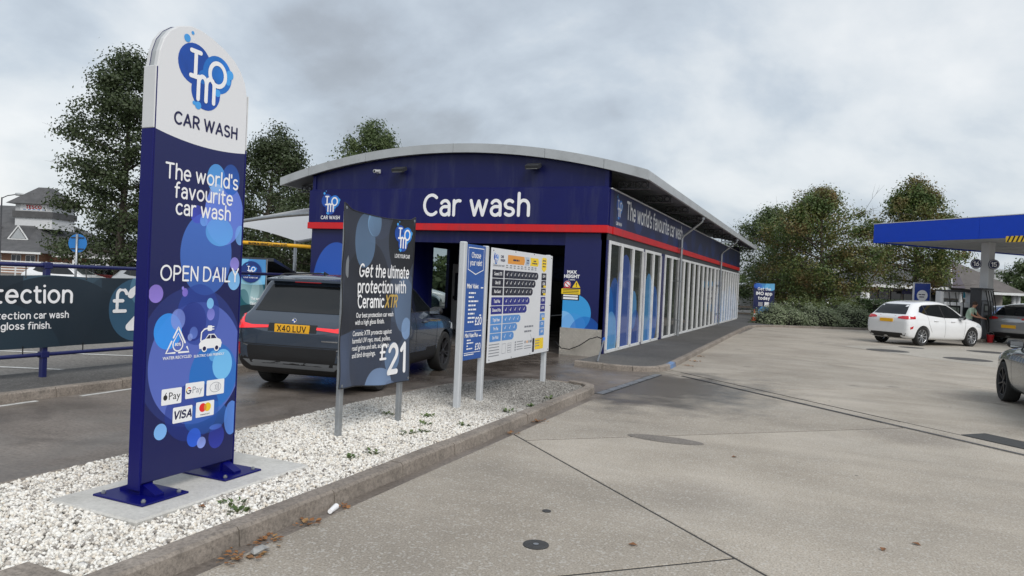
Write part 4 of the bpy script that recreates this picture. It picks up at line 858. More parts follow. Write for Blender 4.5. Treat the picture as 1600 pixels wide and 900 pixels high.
# ------------------------------------------------------------------ price board
def price_board():
    X = .55; T = thing('price_board', 'white price board with blue valet panel on three pale metal posts', 'sign', (X, -6.7, GZ))
    ly = lambda y: y+6.7
    lz = lambda z: z-GZ
    for (y, w) in ((-8.065, .08), (-7.44, .07), (-5.15, .07)):
        p = MB(); p.box(-.04, .04, ly(y)-w/2, ly(y)+w/2, -.06, lz(2.115 if w > .075 else 2.10), 0, .012); p.build('post', pmat('board_post_paint', (.54,.56,.58), .42, metal=.1, var=.05, dirt=((.40,.40,.39), 5, .4)), T)
    bp = MB(); bp.box(.012, .03, ly(-8.02), ly(-7.5), lz(.645), lz(2.09), 0, .003); M_bl = pmat('valet_blue', s2l((38,84,158)), .4, var=.06)
    bl = bp.build('valet_panel', M_bl, T)
    wp = MB(); wp.box(.048, .064, ly(-7.38), ly(-5.11), lz(.565), lz(2.085), 0, .003); wh = wp.build('price_panel', pmat('board_white', (.70,.71,.73), .4, var=.03), T)
    mp = lambda u, v, o: (.03+o, ly(u), lz(v))
    tx = MB()
    put_line(tx, [(-7.98,2.05),(-7.55,2.05),(-7.55,1.78),(-7.765,1.72),(-7.98,1.78)], .012, mp, off=.0015, closed=True)
    put_words(tx, 'Choose', -7.765, 1.93, .062, mp, w=1.2, align='c', gap=.6, squeeze=.85); put_words(tx, 'your valet', -7.765, 1.835, .062, mp, w=1.2, align='c', gap=.6, squeeze=.85)
    put_text(tx, 'Mini Valet', -7.99, 1.545, .055, mp, bold=.03); put_bar(tx, -7.60, 1.545, .07, .022, mp)
    for i, l_ in enumerate((.19,.14,.27,.20,.22,.18,.19,.16)): put_bar(tx, -7.93, 1.475-i*.052, l_, .028, mp, seed=i)
    put_bar(tx, -7.55, 1.19, .06, .026, mp, align='r'); put_words(tx, '\u00a320', -7.535, 1.085, .088, mp, w=1.4, align='r', gap=.5, squeeze=.85)
    put_line(tx, [(-7.99,1.005),(-7.54,1.005)], .007, mp)
    put_text(tx, 'Mini Valet Plus', -7.99, .93, .05, mp, bold=.03, squeeze=.85); put_bar(tx, -7.60, .93, .07, .02, mp)
    put_line(tx, [(-7.99,.735),(-7.54,.735)], .007, mp)
    for i, l_ in enumerate((.12,.18,.04,.16)): put_bar(tx, -7.93, .885-i*.036, l_, .022, mp, seed=i)
    put_words(tx, '\u00a330', -7.535, .765, .075, mp, w=1.4, align='r', gap=.5, squeeze=.85)
    put_bar(tx, -7.99, .705, .26, .018, mp)
    stuff(tx.build('lettering', M_white, bl))
    # the white panel
    mq = lambda u, v, o: (.064+o, ly(u), lz(v))
    B = MB(); mats = [pmat('row_black', s2l((14,14,38)), .4, var=.03), pmat('row_navy', s2l((20,30,128)), .4, var=.03), pmat('row_sky', s2l((82,140,206)), .4, var=.03), M_white, M_yellow, M_orange, pmat('print_steel', s2l((176,190,204)), .4, var=0), pmat('print_grey2', (.22,.23,.26), .5, var=0), M_inknavy]
    names = ('Ceramic XTR', 'Ultra HD', 'Rain Guard', 'Total Wax', 'Diamond Wax', 'Triple Foam', 'Pro Plus', 'Exo Wash'); ticks = (9, 8, 7, 6, 5, 4, 3, 2)
    prices = ('\u00a321.00', '\u00a318.00', '\u00a317.00', '\u00a313.00', '\u00a315.00', '\u00a312.00', '\u00a37.00', '\u00a36.00')
    colr = (0, 0, 0, 1, 1, 2, 2, 2); z = 1.80; ends = (-5.70, -5.80, -5.90, -6.01, -6.11, -6.33, -6.44, -6.55)
    for i in range(8):
        if i == 3 or i == 5: z -= .014
        zt, zb = z, z-.108; z -= .118
        put_rect(B, -7.34, zb, -6.985, zt, mq, colr[i], .0015); put_text(B, names[i], -7.1625, zb+.034, .044, mq, 3, .003, 'c', .02, .72)
        e = ends[i]; put_poly(B, [(-6.95,zb),(e-.05,zb),(e,zb+.03),(e,zt-.03),(e-.05,zt),(-6.95,zt)], mq, colr[i], .0015)
        nt_ = ticks[i]
        for k in range(nt_):
            u = -6.88+k*(e+6.88-.06)/max(nt_-.6, 1)
            put_line(B, [(u, zb+.055),(u+.014, zb+.036),(u+.042, zb+.078)], .011, mq, 3, .003)
            if k: put_line(B, [(u-.045, zb+.006),(u-.045, zt-.006)], .003, mq, 6, .0028)
        put_rect(B, -5.56, zb, -5.36, zt, mq, colr[i], .0015); put_text(B, prices[i], -5.46, zb+.045, .04, mq, 3, .003, 'c', .03, .7)
        if i in (1, 2, 5): put_rect(B, -5.47, zb+.004, -5.362, zb+.036, mq, 4, .0032)
    put_poly(B, [(-6.86,1.895),(-6.28,1.895),(-6.25,1.955),(-6.28,2.015),(-6.86,2.015)], mq, 5, .0015); put_bar(B, -6.57, 1.94, .22, .032, mq, 8, .003, 'c')
    put_poly(B, [(-6.24,1.895),(-6.09,1.895),(-6.06,1.955),(-6.09,2.015),(-6.24,2.015),(-6.21,1.955)], mq, 6, .0015); put_bar(B, -6.14, 1.96, .07, .026, mq, 8, .003, 'c'); put_bar(B, -6.14, 1.925, .09, .02, mq, 8, .003, 'c')
    put_poly(B, [(-6.05,1.895),(-5.73,1.895),(-5.70,1.955),(-5.73,2.015),(-6.05,2.015),(-6.02,1.955)], mq, 4, .0015); put_bar(B, -5.87, 1.96, .10, .026, mq, 8, .003, 'c'); put_bar(B, -5.87, 1.925, .19, .024, mq, 8, .003, 'c')
    put_poly(B, [(-5.57,1.86),(-5.47,1.815),(-5.37,1.86),(-5.37,2.02),(-5.40,2.04),(-5.54,2.04),(-5.57,2.02)], mq, 4, .0015)
    for i in range(3): put_bar(B, -5.47, 1.985-i*.045, .13, .024, mq, 8, .003, 'c', i)
    put_text(B, 'Choose your wash', -7.34, 1.845, .034, mq, 7, .0025, bold=.01)
    for k in range(9):
        u = -6.88+k*.132
        for j in range(2): put_bar(B, u, 1.862-j*.028, .06+.012*((k+j) % 3), .02, mq, 7, .0025, 'c', k)
    put_text(B, 'CAR', -7.10, 1.965, .035, mq, 8, .0025, bold=.03); put_text(B, 'WASH', -7.10, 1.915, .035, mq, 8, .0025, bold=.03)
    for i in range(2): put_bar(B, -6.16, .985-i*.07, .34-.06*i, .035, mq, 7, .0025, 'l', i)
    put_line(B, [(-5.92,.88),(-5.86,.80),(-5.80,.70)], .005, mq, 7)
    for i in range(5): put_line(B, [(-7.35,.80-i*.038),(-7.03,.80-i*.038)], .011, mq, 7, .0018)
    for (u, w_) in ((-6.93,.12), (-6.74,.12)): put_line(B, [(u,.66),(u+w_,.66),(u+w_,.79),(u,.79)], .006, mq, 7, .0018, True)
    for i in range(3): put_line(B, [(-6.74,.76-i*.035),(-6.64,.76-i*.035)], .008, mq, 7, .0022)
    for i in range(4): put_line(B, [(-6.42,.79-i*.036),(-6.2,.79-i*.036)], .010, mq, 7, .0018); put_rect(B, -6.49, .775-i*.036, -6.455, .80-i*.036, mq, 7, .0018)
    for i in range(4): put_poly(B, circ(-6.11+i*.075, .77, .022), mq, (7, 5, 7, 0)[i], .0018)
    for i in range(2): put_line(B, [(-6.14,.71-i*.034),(-5.87,.71-i*.034)], .009, mq, 7, .0018)
    put_rect(B, -5.72, .63, -5.37, .80, mq, 4, .0016); put_rect(B, -5.82, .60, -5.745, .81, mq, 0, .0018, .012)
    for i in range(3): put_line(B, [(-5.70,.765-i*.04),(-5.54,.765-i*.04)], .013, mq, 7, .0022)
    stuff(B.build('print', mats, wh))
    lg = MB(); put_logo(lg, -7.24, 1.945, .155, mq, 0, .0015); lg.build('logo', LOGO, wh)
    for (y, z_) in ((-7.33,2.05),(-5.16,2.05),(-7.33,.60),(-5.16,.60),(-6.6,2.07),(-5.9,2.07),(-6.6,.585),(-5.9,.585),(-7.355,1.3),(-5.14,1.3)):
        MB().lathe([(0,.006),(.007,.005),(.010,0)], (.064, ly(y), lz(z_)), axis='X', seg=8).build('screw', M_dark, wh)
price_board()

# ------------------------------------------------------------------ car wash hall
HX0, HX1, HY1 = -8.43, 0.0, 26.9           # left wall, right wall, far end
RC, RR_, RA = -4.25, 18.06, 5.0            # roof arc: axis X, radius, apex height
def roof_z(x): return RA - RR_ + math.sqrt(RR_**2-(x-RC)**2)
def hall():
    T = thing('car_wash_building', 'navy car wash hall with curved grey roof, red band and white framed side glazing', 'building', (0,0,0))
    W = lambda r, g, b: s2l((r, g, b))
    bub_r = [(-.72,.98,.42,.44, W(60,164,232), .95, .85, 90), (-.98,.62,.33,.40, W(140,196,244), .85, .75, 0), (-.42,.40,.42,.52, W(18,96,190), .9, .55, 60), (-.72,.70,.30,.28, W(80,150,226), .35, .25, 0)]
    bub_l = [(-7.55,1.35,.75,1.15, W(44,98,200), .95, .7, 90), (-7.95,1.25,.40,.42, W(70,164,236), .95, .9, 90), (-7.0,.9,.6,.8, W(30,70,170), .8, .5, 0)]
    M_pr = print_mat('pier_print', W(14,20,82), bub_r, 'X', rough=.4, coat=.0); M_pl = print_mat('pier_print_far', W(14,20,82), bub_l, 'X', rough=.4, coat=.0)
    MB().box(-1.0, -.004, 0, .3, 0, 2.852).build('pier', M_pr, T); MB().box(HX0+.03, -5.45, 0, .3, 0, 2.852).build('pier', M_pl, T)
    MB().box(-5.448, -1.002, .02, .3, 2.56, 2.852).build('lintel', M_navy2, T)
    fb = MB().box(HX0-.02, .03, -.10, .28, 3.03, 3.90, 0, .008).build('fascia_panel', M_navy, T)
    MB().box(HX0-.035, .045, -.125, .28, 2.856, 3.028, 0, .006).build('red_band', M_red, T)
    # gable sheet under the roof arc
    gm = MB(); n = 24; xs = [HX0+(HX1-HX0)*i/n for i in range(n+1)]
    gm.add([(x, .02, 3.902) for x in xs] + [(x, .02, roof_z(x)-.20) for x in xs] + [(x, .16, 3.902) for x in xs] + [(x, .16, roof_z(x)-.20) for x in xs],
           [(i, i+1, n+2+i, n+1+i) for i in range(n)] + [(2*n+2+i, 3*n+3+i, 3*n+4+i, 2*n+3+i) for i in range(n)] + [(n+1+i, n+2+i, 3*n+4+i, 3*n+3+i) for i in range(n)])
    gb_ = gm.build('gable_panel', M_navy2, T)
    for x in (HX0+.06, -.06): MB().box(x-.05, x+.05, -.012, .018, 3.905, roof_z(x)-.215).build('corner_trim', M_navy, T)
    MB().box(HX0, 0, -.03, .018, 3.903, 3.935).build('ledge', M_navy, T)
    # roof: curved metal sheet over the whole length, verge plates along the front edge
    def rx(i, k=40): return -9.42 + (.90+9.42)*i/k
    rm = MB(); K = 40
    top = [(rx(i), roof_z(rx(i))) for i in range(K+1)]
    vs = [(x, -.12, z) for x, z in top] + [(x, 27.1, z) for x, z in top] + [(x, -.12, z-.05) for x, z in top] + [(x, 27.1, z-.05) for x, z in top]
    o = K+1
    rm.add(vs, [(i, i+1, o+i+1, o+i) for i in range(K)] + [(2*o+i, 3*o+i, 3*o+i+1, 2*o+i+1) for i in range(K)] + [(o+i, o+i+1, 3*o+i+1, 3*o+i) for i in range(K)])
    rf = rm.build('roof', M_greymetal, T, smooth='auto')
    cutsx = [-9.44, -8.45, -6.6, -4.0, -1.55, -.1, .92]
    for a, b in zip(cutsx[:-1], cutsx[1:]):
        v = MB(); q = 8; px = [a+.004+(b-a-.008)*i/q for i in range(q+1)]
        P = [[(x, -.18, roof_z(x)+.015), (x, -.18, roof_z(x)-.205), (x, -.10, roof_z(x)-.205), (x, -.10, roof_z(x)+.015)] for x in px]
        v.add([p for r in P for p in r], [(i*4+j, i*4+(j+1) % 4, (i+1)*4+(j+1) % 4, (i+1)*4+j) for i in range(q) for j in range(4)] + [(0,1,2,3), tuple(q*4+j for j in range(4))])
        v.build('verge_plate', M_greymetal, rf)
    for (x0, x1) in ((.86,.92), (-9.44,-9.38)):
        e = MB(); zz = roof_z(.9); e.box(x0, x1, -.10, 27.1, zz-.19, zz+.01); e.build('eave_gutter', M_greymetal, rf)
    sf = MB(); sf.add([(0.02,-.1,roof_z(0)-.21),(.86,-.1,roof_z(.86)-.19),(.86,27,roof_z(.86)-.19),(.02,27,roof_z(0)-.21)], [(0,1,2,3)]); sf.add([(HX0,-.1,roof_z(HX0)-.21),(-9.38,-.1,roof_z(-9.38)-.19),(-9.38,27,roof_z(-9.38)-.19),(HX0,27,roof_z(HX0)-.21)], [(0,1,2,3)])
    sf.build('soffit', pmat('soffit_sheet', (.10,.105,.115), .6, var=.25, scale=1.5), rf)
    vt = MB().lathe([(.0,.16),(.22,.13),(.26,.05),(.26,-.02)], (.05, 3.2, roof_z(.05)+.01), seg=16); vt.build('roof_vent', M_dark, rf, smooth='auto')
    # cellular beams carrying the overhang on the right, ring holes showing
    for i, y in enumerate(np.arange(.6, 27, 2.6)):
        b = MB(); z0 = 3.93; b.box(.035, .80, y-.05, y+.05, z0, z0+.025); b.box(.035, .80, y-.05, y+.05, z0+.165, z0+.19); 
        for k in range(4): b.lathe([(.055,-.012),(.075,-.012),(.075,.012),(.055,.012),(.055,-.012)], (.13+k*.18, y, z0+.095), axis='Y', seg=14)
        for k in range(5): b.box(.035+k*.18, .055+k*.18, y-.008, y+.008, z0+.025, z0+.165)
        b.build('eave_beam', M_dark, T)
    for y in (.5,):
        b = MB(); b.box(-9.3, HX0-.03, y-.05, y+.05, 3.93, 3.955); b.box(-9.3, HX0-.03, y-.05, y+.05, 4.10, 4.125)
        for k in range(4): b.lathe([(.06,-.015),(.08,-.015),(.08,.015),(.06,.015),(.06,-.015)], (-8.58-k*.19, y, 4.03), axis='Y', seg=14)
        b.build('eave_beam', M_dark, T)
    # front lettering and logo
    mf = lambda u, v, o_: (u, -.10-o_, v)
    line_obj(T, M_white, 'Car wash', -3.36, 3.245, .50, mf, w=1.12, align='c', gap=.75, off=.004)
    lg = MB(); put_logo(lg, -7.72, 3.53, .62, mf, 0, .003); lg.build('logo', LOGO, T)
    line_obj(T, M_white, 'CAR WASH', -7.72, 3.12, .085, mf, w=1.35, align='c', gap=.75, off=.004)
    # floodlights and camera
    for x in (-5.55, -1.83):
        f = MB(); f.obox((x, -.17, 4.40), ((1,0,0),(0,.92,.39),(0,-.39,.92)), (.17,.11,.045)); f.box(x-.03, x+.03, -.10, .02, 4.36, 4.42); fo = f.build('floodlight', M_dark, T)
        g_ = MB(); g_.obox((x, -.19, 4.355), ((1,0,0),(0,.92,.39),(0,-.39,.92)), (.14,.085,.004)); g_.build('lens', glass_mat('lamp_glass', (.30,.31,.30), .1) if 'lamp_glass' not in MATS else MATS['lamp_glass'], fo)
    cm = MB(); cm.box(-6.34, -6.24, -.02, .02, 4.34, 4.44); cm.tube([(-6.29,-.02,4.39),(-6.29,-.20,4.37)], .045, 12); co = cm.build('camera_housing', M_offwhite, T, smooth='auto'); MB().disc((-6.29,-.203,4.37), .032, 'Y', 14).build('lens', M_black, co)
    # stickers and chequer plate on the right pier
    sx = -.80; ms = lambda u, v, o_: (u, -o_, v)
    line_obj(T, M_white, 'MAX', sx, 1.90, .075, ms, small=True, off=.003, align='c', bold=.04); line_obj(T, M_white, 'HEIGHT', sx, 1.80, .075, ms, small=True, off=.003, align='c', bold=.04)
    k = MB(); put_text(k, '2 metres', sx, 1.745, .032, ms, 0, .003, 'c', .02)
    put_rect(k, sx-.23, 1.28, sx+.2, 1.42, ms, 1, .003); put_poly(k, [(sx+.02,1.575),(sx+.12,1.74),(sx+.22,1.575)], ms, 2, .003); put_rect(k, sx-.24, 1.42, sx+.22, 1.545, ms, 2, .003); put_poly(k, circ(sx-.1, 1.645, .085), ms, 0, .003); put_line(k, circ(sx-.1, 1.645, .07), .02, ms, 3, .004, True); put_line(k, [(sx-.15,1.69),(sx-.05,1.60)], .02, ms, 3, .0045); put_rect(k, sx-.2, 1.56, sx-.02, 1.575, ms, 3, .0042)
    put_text(k, '!', sx+.12, 1.60, .09, ms, 1, .004, 'c', .03)
    for i in range(3): put_line(k, [(sx-.2,1.525-i*.036),(sx+.18,1.525-i*.036)], .014, ms, 1, .0036)
    put_rect(k, sx-.19, 1.30, sx+.17, 1.345, ms, 0, .0036); put_rect(k, sx-.19, 1.365, sx+.17, 1.40, ms, 0, .0036)
    k.build('warning_stickers', [M_white, M_black, M_yellow, M_red], T, props={'kind': 'stuff'})
    M_chk = pmat('chequer_plate', (.50,.47,.42), .40, metal=.45, var=.15, scale=8, dirt=((.20,.18,.15), 4.0, .6))
    cp_ = MB(); cp_.box(-1.03, -.02, -.016, -.002, .0, .635)
    for i in range(22):
        for j in range(13):
            x = -1.0+i*.0455; z = .025+j*.047; sg = 1 if (i+j) % 2 else -1; d_ = Vector((.7, 0, .7*sg))
            a = Vector((x, -.0175, z)); u_ = d_*.017; w_ = Vector((-.7*sg, 0, .7))*.005
            if -1.02 < x-.015 and x+.015 < -.03: cp_.add([a-u_, a+w_+Vector((0,-.004,0)), a+u_, a-w_+Vector((0,-.004,0)), ], [(0,1,2,3)])
    cp_.build('chequer_plate', M_chk, T)
    # ---------------- right side: fascia, red strip, glazing
    SB = [(1.0+1.7*i, 3.2+.35*math.sin(i*2.3), .5+.25*math.sin(i*3.1), .42, W(30,60,130), .5, .15, 60+i*40) for i in range(15)]
    M_sf = print_mat('side_fascia_print', W(8,16,68), SB, 'Y', rough=.45, coat=.0)
    MB().box(.004, .05, .29, HY1, 3.03, 3.87).build('side_fascia', M_sf, T)
    MB().box(.004, .065, .29, HY1, 2.858, 3.027).build('side_red_band', M_red, T)
    MB().box(.004, .07, .05, HY1, 3.873, 3.90).build('side_trim', M_whitepaint, T)
    MB().box(.004, .05, .0, .287, 3.03, 3.87).build('side_corner', M_navy, T)
    msd = lambda u, v, o_: (.05+o_, u, v)
    line_obj(T, M_white, "The world's favourite car wash", 1.45, 3.34, .40, msd, w=1.15, gap=.7, off=.003, squeeze=.93)
    lg = MB(); put_logo(lg, .78, 3.50, .56, msd, 0, .003); lg.build('logo', LOGO, T); line_obj(T, M_white, 'CAR WASH', .78, 3.10, .07, msd, w=1.35, align='c', gap=.75, off=.003)
    MB().box(-.14, .02, .0, HY1, 2.70, 2.855).build('window_head', M_dark, T)
    gbub = []
    for i, (y, z, ry, rz, c, a) in enumerate(((.25,.9,.5,.75,(60,140,215),.95), (.75,1.05,.5,.8,(40,100,190),.9), (.55,.45,.55,.6,(110,180,235),.95), (1.7,1.15,.75,1.3,(80,110,190),.9), (2.65,1.05,.35,.5,(100,170,230),.95), (2.9,.45,.5,.6,(50,90,180),.9), (4.3,.9,.6,1.15,(90,165,225),.95), (5.1,.9,.5,.8,(50,110,200),.9), (4.6,.35,.5,.4,(60,130,210),.9))):
        gbub.append((y, z, ry, rz, W(*[int(v*.9) for v in c]), a*.85, a*.6, 90))
    for i in range(14): gbub.append((18.5+.6*i, .7+.5*math.sin(i*1.9), .7, .9+.4*math.sin(i*2.7), W(120,170,220) if i % 2 else W(80,130,200), .45, .25, 90))
    M_pane = print_mat('pane_print', (.035,.04,.042), gbub, 'Y', rough=.05, coat=.0)
    MATS['pane_print'].node_tree.nodes['Principled BSDF'].inputs['Specular IOR Level'].default_value = .14
    groups = [(.10, 3.42, 3), (3.66, 5.72, 2), (6.34, 17.2, 10), (17.35, 26.8, 10)]
    for gi, (a, b, n_) in enumerate(groups):
        pw = (b-a)/n_; zb, zt = .11, 2.69
        wf = MB(); wf.box(.0, .055, a, b, .092, .16, 0, .004); 
        win = wf.build('window_bay', M_whitepaint, T); MB().box(.0, .055, a, b, 2.62, 2.698, 0, .004).build('head_rail', M_whitepaint, win)
        for i in range(n_+1):
            y = a+i*pw; w_ = .055 if 0 < i < n_ else .05
            y0 = max(a, y-w_); y1 = min(b, y+w_)
            MB().box(-.01, .075, y0, y1, .161, 2.619, 0, .004).build('mullion', M_whitepaint, win)
            if i < n_: MB().box(.018, .026, y+w_, y+pw-w_, .161, 2.619).build('pane', M_pane, win)
    for (a, b) in ((.0,.097), (3.423,3.657), (5.723,6.337), (17.203,17.347), (26.803,26.9)): MB().box(-.12, .03, a, b, .0, 2.70).build('side_pillar', M_navy2, T)
    MB().box(-.12, .02, .0, HY1, .0, .091).build('plinth', M_kerb, T)
    for y in (8.3, 18.25):
        d = MB(); d.tube([(.16,y,.09),(.16,y,3.35)], .045, 10); d.tube([(.16,y,3.33),(.22,y,3.44),(.74,y,3.86),(.80,y,3.92),(.80,y,4.02)], .04, 10); d.tube([(.80,y,3.98),(.80,y,4.10)], .075, 10)
        dp = d.build('downpipe', M_galv, T, smooth='auto')
        for z in (.6, 1.9, 3.0): MB().box(.06, .215, y-.055, y+.055, z, z+.03).build('bracket', M_galv, dp)
    # ---------------- left and far walls, inside
    M_in = pmat('inside_wall', (.10,.105,.115), .7, var=.25, scale=.8)
    for (a, b) in ((.3, 5.1), (7.75, HY1)): MB().box(HX0, HX0+.12, a, b, 0, 3.9).build('side_wall', M_navy2, T)
    MB().box(HX0, HX0+.12, 5.1, 7.75, 2.75, 3.9).build('side_wall', M_navy2, T); MB().box(HX0, HX0+.12, 5.1, 7.75, 0, .55).build('side_wall', M_navy2, T)
    MB().box(HX0+.05, HX0+.06, 5.1, 7.75, .55, 2.75).build('pane', glass_mat('clear_glass', (.1,.11,.11), .02, .88), T)
    MB().box(-.18, -.15, .3, HY1, 2.70, 3.9).build('inside_lining', M_in, T)
    MB().box(-5.6, -5.45, .3, 1.6, 0, 2.85).build('inside_return', M_navy2, T)
    MB().box(HX0+.13, -.2, .3, HY1, 3.55, 3.6).build('ceiling_sheet', M_in, T)
    MB().box(HX0, -5.6, HY1-.2, HY1, 0, 4.0).build('end_pier', M_navy2, T); MB().box(-1.0, 0, HY1-.2, HY1, 0, 2.85).build('end_pier', M_navy2, T); MB().box(-5.6, 0, HY1-.2, HY1, 2.852, 4.2).build('end_panel', M_navy2, T)
    return T
hall()
def wash_machines():
    # rotating brush gantry inside the hall and the control cabinet by its left jamb
    G = thing('wash_gantry', 'dark brush gantry standing inside the car wash opening', 'machine', (-3.0, 7.2, 0))
    M_br = pmat('brush_fibre', (.02,.035,.10), .8, var=.5, scale=12, bump=.8, bscale=40)
    for x in (-2.0, 2.0):
        MB().box(x-.2, x+.2, -.3, .3, 0, 2.7, 0, .03).build('upright', M_dark, G)
        MB().lathe([(.05,.3),(.42,.32),(.5,.5),(.46,1.2),(.52,1.9),(.4,2.15),(.05,2.2)], (x*.66, -.55, 0), seg=22).build('brush', M_br, G, smooth=True)
    MB().box(-2.2, 2.2, -.35, .35, 2.45, 2.95, 0, .04).build('crossbeam', M_dark, G)
    MB().lathe([(.05,-1.6),(.4,-1.58),(.45,0),(.4,1.58),(.05,1.6)], (0,-.6,2.15), axis='X', seg=22).build('brush', M_br, G, smooth=True)
    Cb = thing('control_cabinet', 'pale grey control cabinet inside the wash opening behind the price board', 'cabinet', (-6.35, 5.2, 0))
    MB().box(-.28, .28, -.28, .28, 0, 2.15, 0, .02).build('case', M_offwhite, Cb); MB().box(-.17, .19, -.288, -.281, .95, 1.85, 0, .0).build('door_panel', pmat('cabinet_dark', (.03,.035,.06), .3, var=.1), Cb); MB().box(-.2, -.16, -.32, -.289, 1.0, 1.1).build('handle', M_black, Cb)
wash_machines()
# hose and lance by the corner
def lance():
    T = thing('pressure_lance', 'blue spray lance leaning on the kerb with its black hose', 'lance', (.18,-.35,.088))
    o = (.18,-.35,.088)
    MB().tube([(.44,-1.78,.1),(.36,-1.3,.28),(.28,-.85,.46)], .016, 8).build('lance_tube', M_galv, T, org=o)
    MB().tube([(.28,-.85,.46),(.24,-.68,.50),(.18,-.60,.47)], [.022,.028,.02], 10).tube([(.24,-.68,.50),(.21,-.72,.41)], .016, 8).build('handle', pmat('blue_plastic', s2l((20,90,190)), .35, var=.1), T, org=o)
    MB().tube([(.18,-.60,.48),(.0,-.38,.50),(-.25,-.2,.42),(-.5,-.12,.25),(-.75,-.1,.14),(-.95,-.12,.16),(-1.12,-.05,.30)], .012, 8).build('hose', M_black, T, org=o, smooth=True)
lance()

# ------------------------------------------------------------------ cars
def lerp_keys(keys, x):
    """smooth interpolation of station tuples (x, ...)"""
    if x <= keys[0][0]: return keys[0][1:]
    for a, b in zip(keys[:-1], keys[1:]):
        if x <= b[0]:
            t = (x-a[0])/(b[0]-a[0]); return tuple(p+(q-p)*t for p, q in zip(a[1:], b[1:]))
    return keys[-1][1:]
def car_shell(keys, wheels, wr, sub=2, tuck=.9):
    """lofted body: keys = (x, underside z, belt z, top z, half width, half width of roof); wheel arches cut out. Returns mesh (slots: paint, black)"""
    vs = []; rows = []
    for k in keys:
        x, zb, zs, zt, w, wt = k; h = zs-zb; gh = max(zt-zs, .01); e = min(1, gh/.35)
        half = [(0, zb), (.6*w, zb), (.90*w, zb+.015), (.965*w, zb+.16*h), (.995*w, zb+.42*h), (1.0*w, zb+.66*h), (.985*w, zb+.88*h), (.945*w, zs),
                (.93*w+(wt-.93*w)*.30, zs+.30*(gh-.05*e)), (.93*w+(wt-.93*w)*.68, zs+.68*(gh-.05*e)), (wt, zt-.065*e), (wt*.90, zt-.022*e), (wt*.5, zt), (0, zt+.006)]
        ring = [(x, y, z) for y, z in half] + [(x, -y, z) for y, z in half[-2:0:-1]]
        rows.append(ring)
    m = len(rows[0]); mb = MB(); mb.v = [v for r in rows for v in r]
    n = len(rows)
    mb.f = [(i*m+j, i*m+(j+1) % m, (i+1)*m+(j+1) % m, (i+1)*m+j) for i in range(n-1) for j in range(m)]
    # end caps as strips so that they subdivide cleanly
    for i in (0, n-1):
        hm = m//2
        for j in range(hm):
            a, b, c, d = i*m+j, i*m+j+1, i*m+(m-j-1) % m, i*m+(m-j) % m
            if j == 0: mb.f.append((a, b, c))
            elif j == hm-1: mb.f.append((a, b, d))
            else: mb.f.append((a, b, c, d))
    mb.m = [0]*len(mb.f)
    o = mb.build('body', [M_white, M_black]); o.data.polygons.foreach_set('use_smooth', [True]*len(o.data.polygons))
    md = o.modifiers.new('s', 'SUBSURF'); md.levels = sub; md.render_levels = sub
    cut = MB()
    for (x, y) in wheels:
        s = 1 if y > 0 else -1
        cut.lathe([(wr*1.13, -.20), (wr*1.13, .35)], (x, abs(y)*s, wr*1.0), axis='Y', seg=36, close=True)
    cut.m = [1]*len(cut.f); co = cut.build('cut', [M_white, M_black])
    b = o.modifiers.new('b', 'BOOLEAN'); b.operation = 'DIFFERENCE'; b.object = co; b.solver = 'EXACT'
    dg = bpy.context.evaluated_depsgraph_get(); dg.update()
    me = bpy.data.meshes.new_from_object(o.evaluated_get(dg))
    bpy.data.objects.remove(o); bpy.data.objects.remove(co)
    me.set_sharp_from_angle(angle=math.radians(40))
    return me
def car_bvh(me):
    bm = bmesh.new(); bm.from_mesh(me); t = BVHTree.FromBMesh(bm); bm.free(); return t
DIRS = {'left': (Vector((0,-1,0)), lambda p: Vector((p[0], 3, p[1]))), 'right': (Vector((0,1,0)), lambda p: Vector((p[0], -3, p[1]))),
        'rear': (Vector((1,0,0)), lambda p: Vector((-5, p[0], p[1]))), 'front': (Vector((-1,0,0)), lambda p: Vector((5, p[0], p[1]))), 'top': (Vector((0,0,-1)), lambda p: Vector((p[0], p[1], 5)))}
def on_body(bvh, p, side, eps=0.0, out=True):
    d, f = DIRS[side]; o = f(p); h = bvh.ray_cast(o, d)
    if h[0] is None:
        h2 = bvh.find_nearest(o + d*2.2); q = h2[0]; nn = h2[1]
    else: q, nn = h[0], h[1]
    nn = nn if nn.dot(d) < 0 else -nn
    return q + (nn*.6 - d*.4)*eps
def patch(bvh, poly, side, mat, name, parent, eps=.006, cuts=3, thick=0.0):
    """polygon of the side, rear or top view laid on the body's own curvature as a thin plate"""
    bm = bmesh.new(); vs = [bm.verts.new((p[0], p[1], 0)) for p in poly]; bm.faces.new(vs)
    bmesh.ops.triangulate(bm, faces=bm.faces)
    for _ in range(cuts):
        ed = [e for e in bm.edges if e.calc_length() > .10]
        if not ed: break
        bmesh.ops.subdivide_edges(bm, edges=ed, cuts=1, use_grid_fill=False); bmesh.ops.triangulate(bm, faces=bm.faces)
    bm.verts.index_update(); mb = MB()
    P = [on_body(bvh, (v.co.x, v.co.y), side, eps) for v in bm.verts]
    F = [tuple(v.index for v in f.verts) for f in bm.faces]
    n = len(P); d = DIRS[side][0]
    bnd = [(e.verts[0].index, e.verts[1].index) for e in bm.edges if e.is_boundary]
    mb.add(P + [p + d*(eps+.02) for p in P], F + [(a, b, n+b, n+a) for a, b in bnd]); bm.free()
    return mb.build(name, mat, parent, smooth='auto')
def seam(bvh, pts, side, w, mat, name, parent, eps=.003):
    mb = MB(); q = []
    for a, b in zip(pts[:-1], pts[1:]):
        n = max(2, int(math.hypot(b[0]-a[0], b[1]-a[1])/.07)); q += [(a[0]+(b[0]-a[0])*i/n, a[1]+(b[1]-a[1])*i/n) for i in range(n)]
    q.append(pts[-1]); v2, fs = ribbon(q, w, False, False)
    mb.add([on_body(bvh, p, side, eps) for p in v2], fs); return mb.build(name, mat, parent)
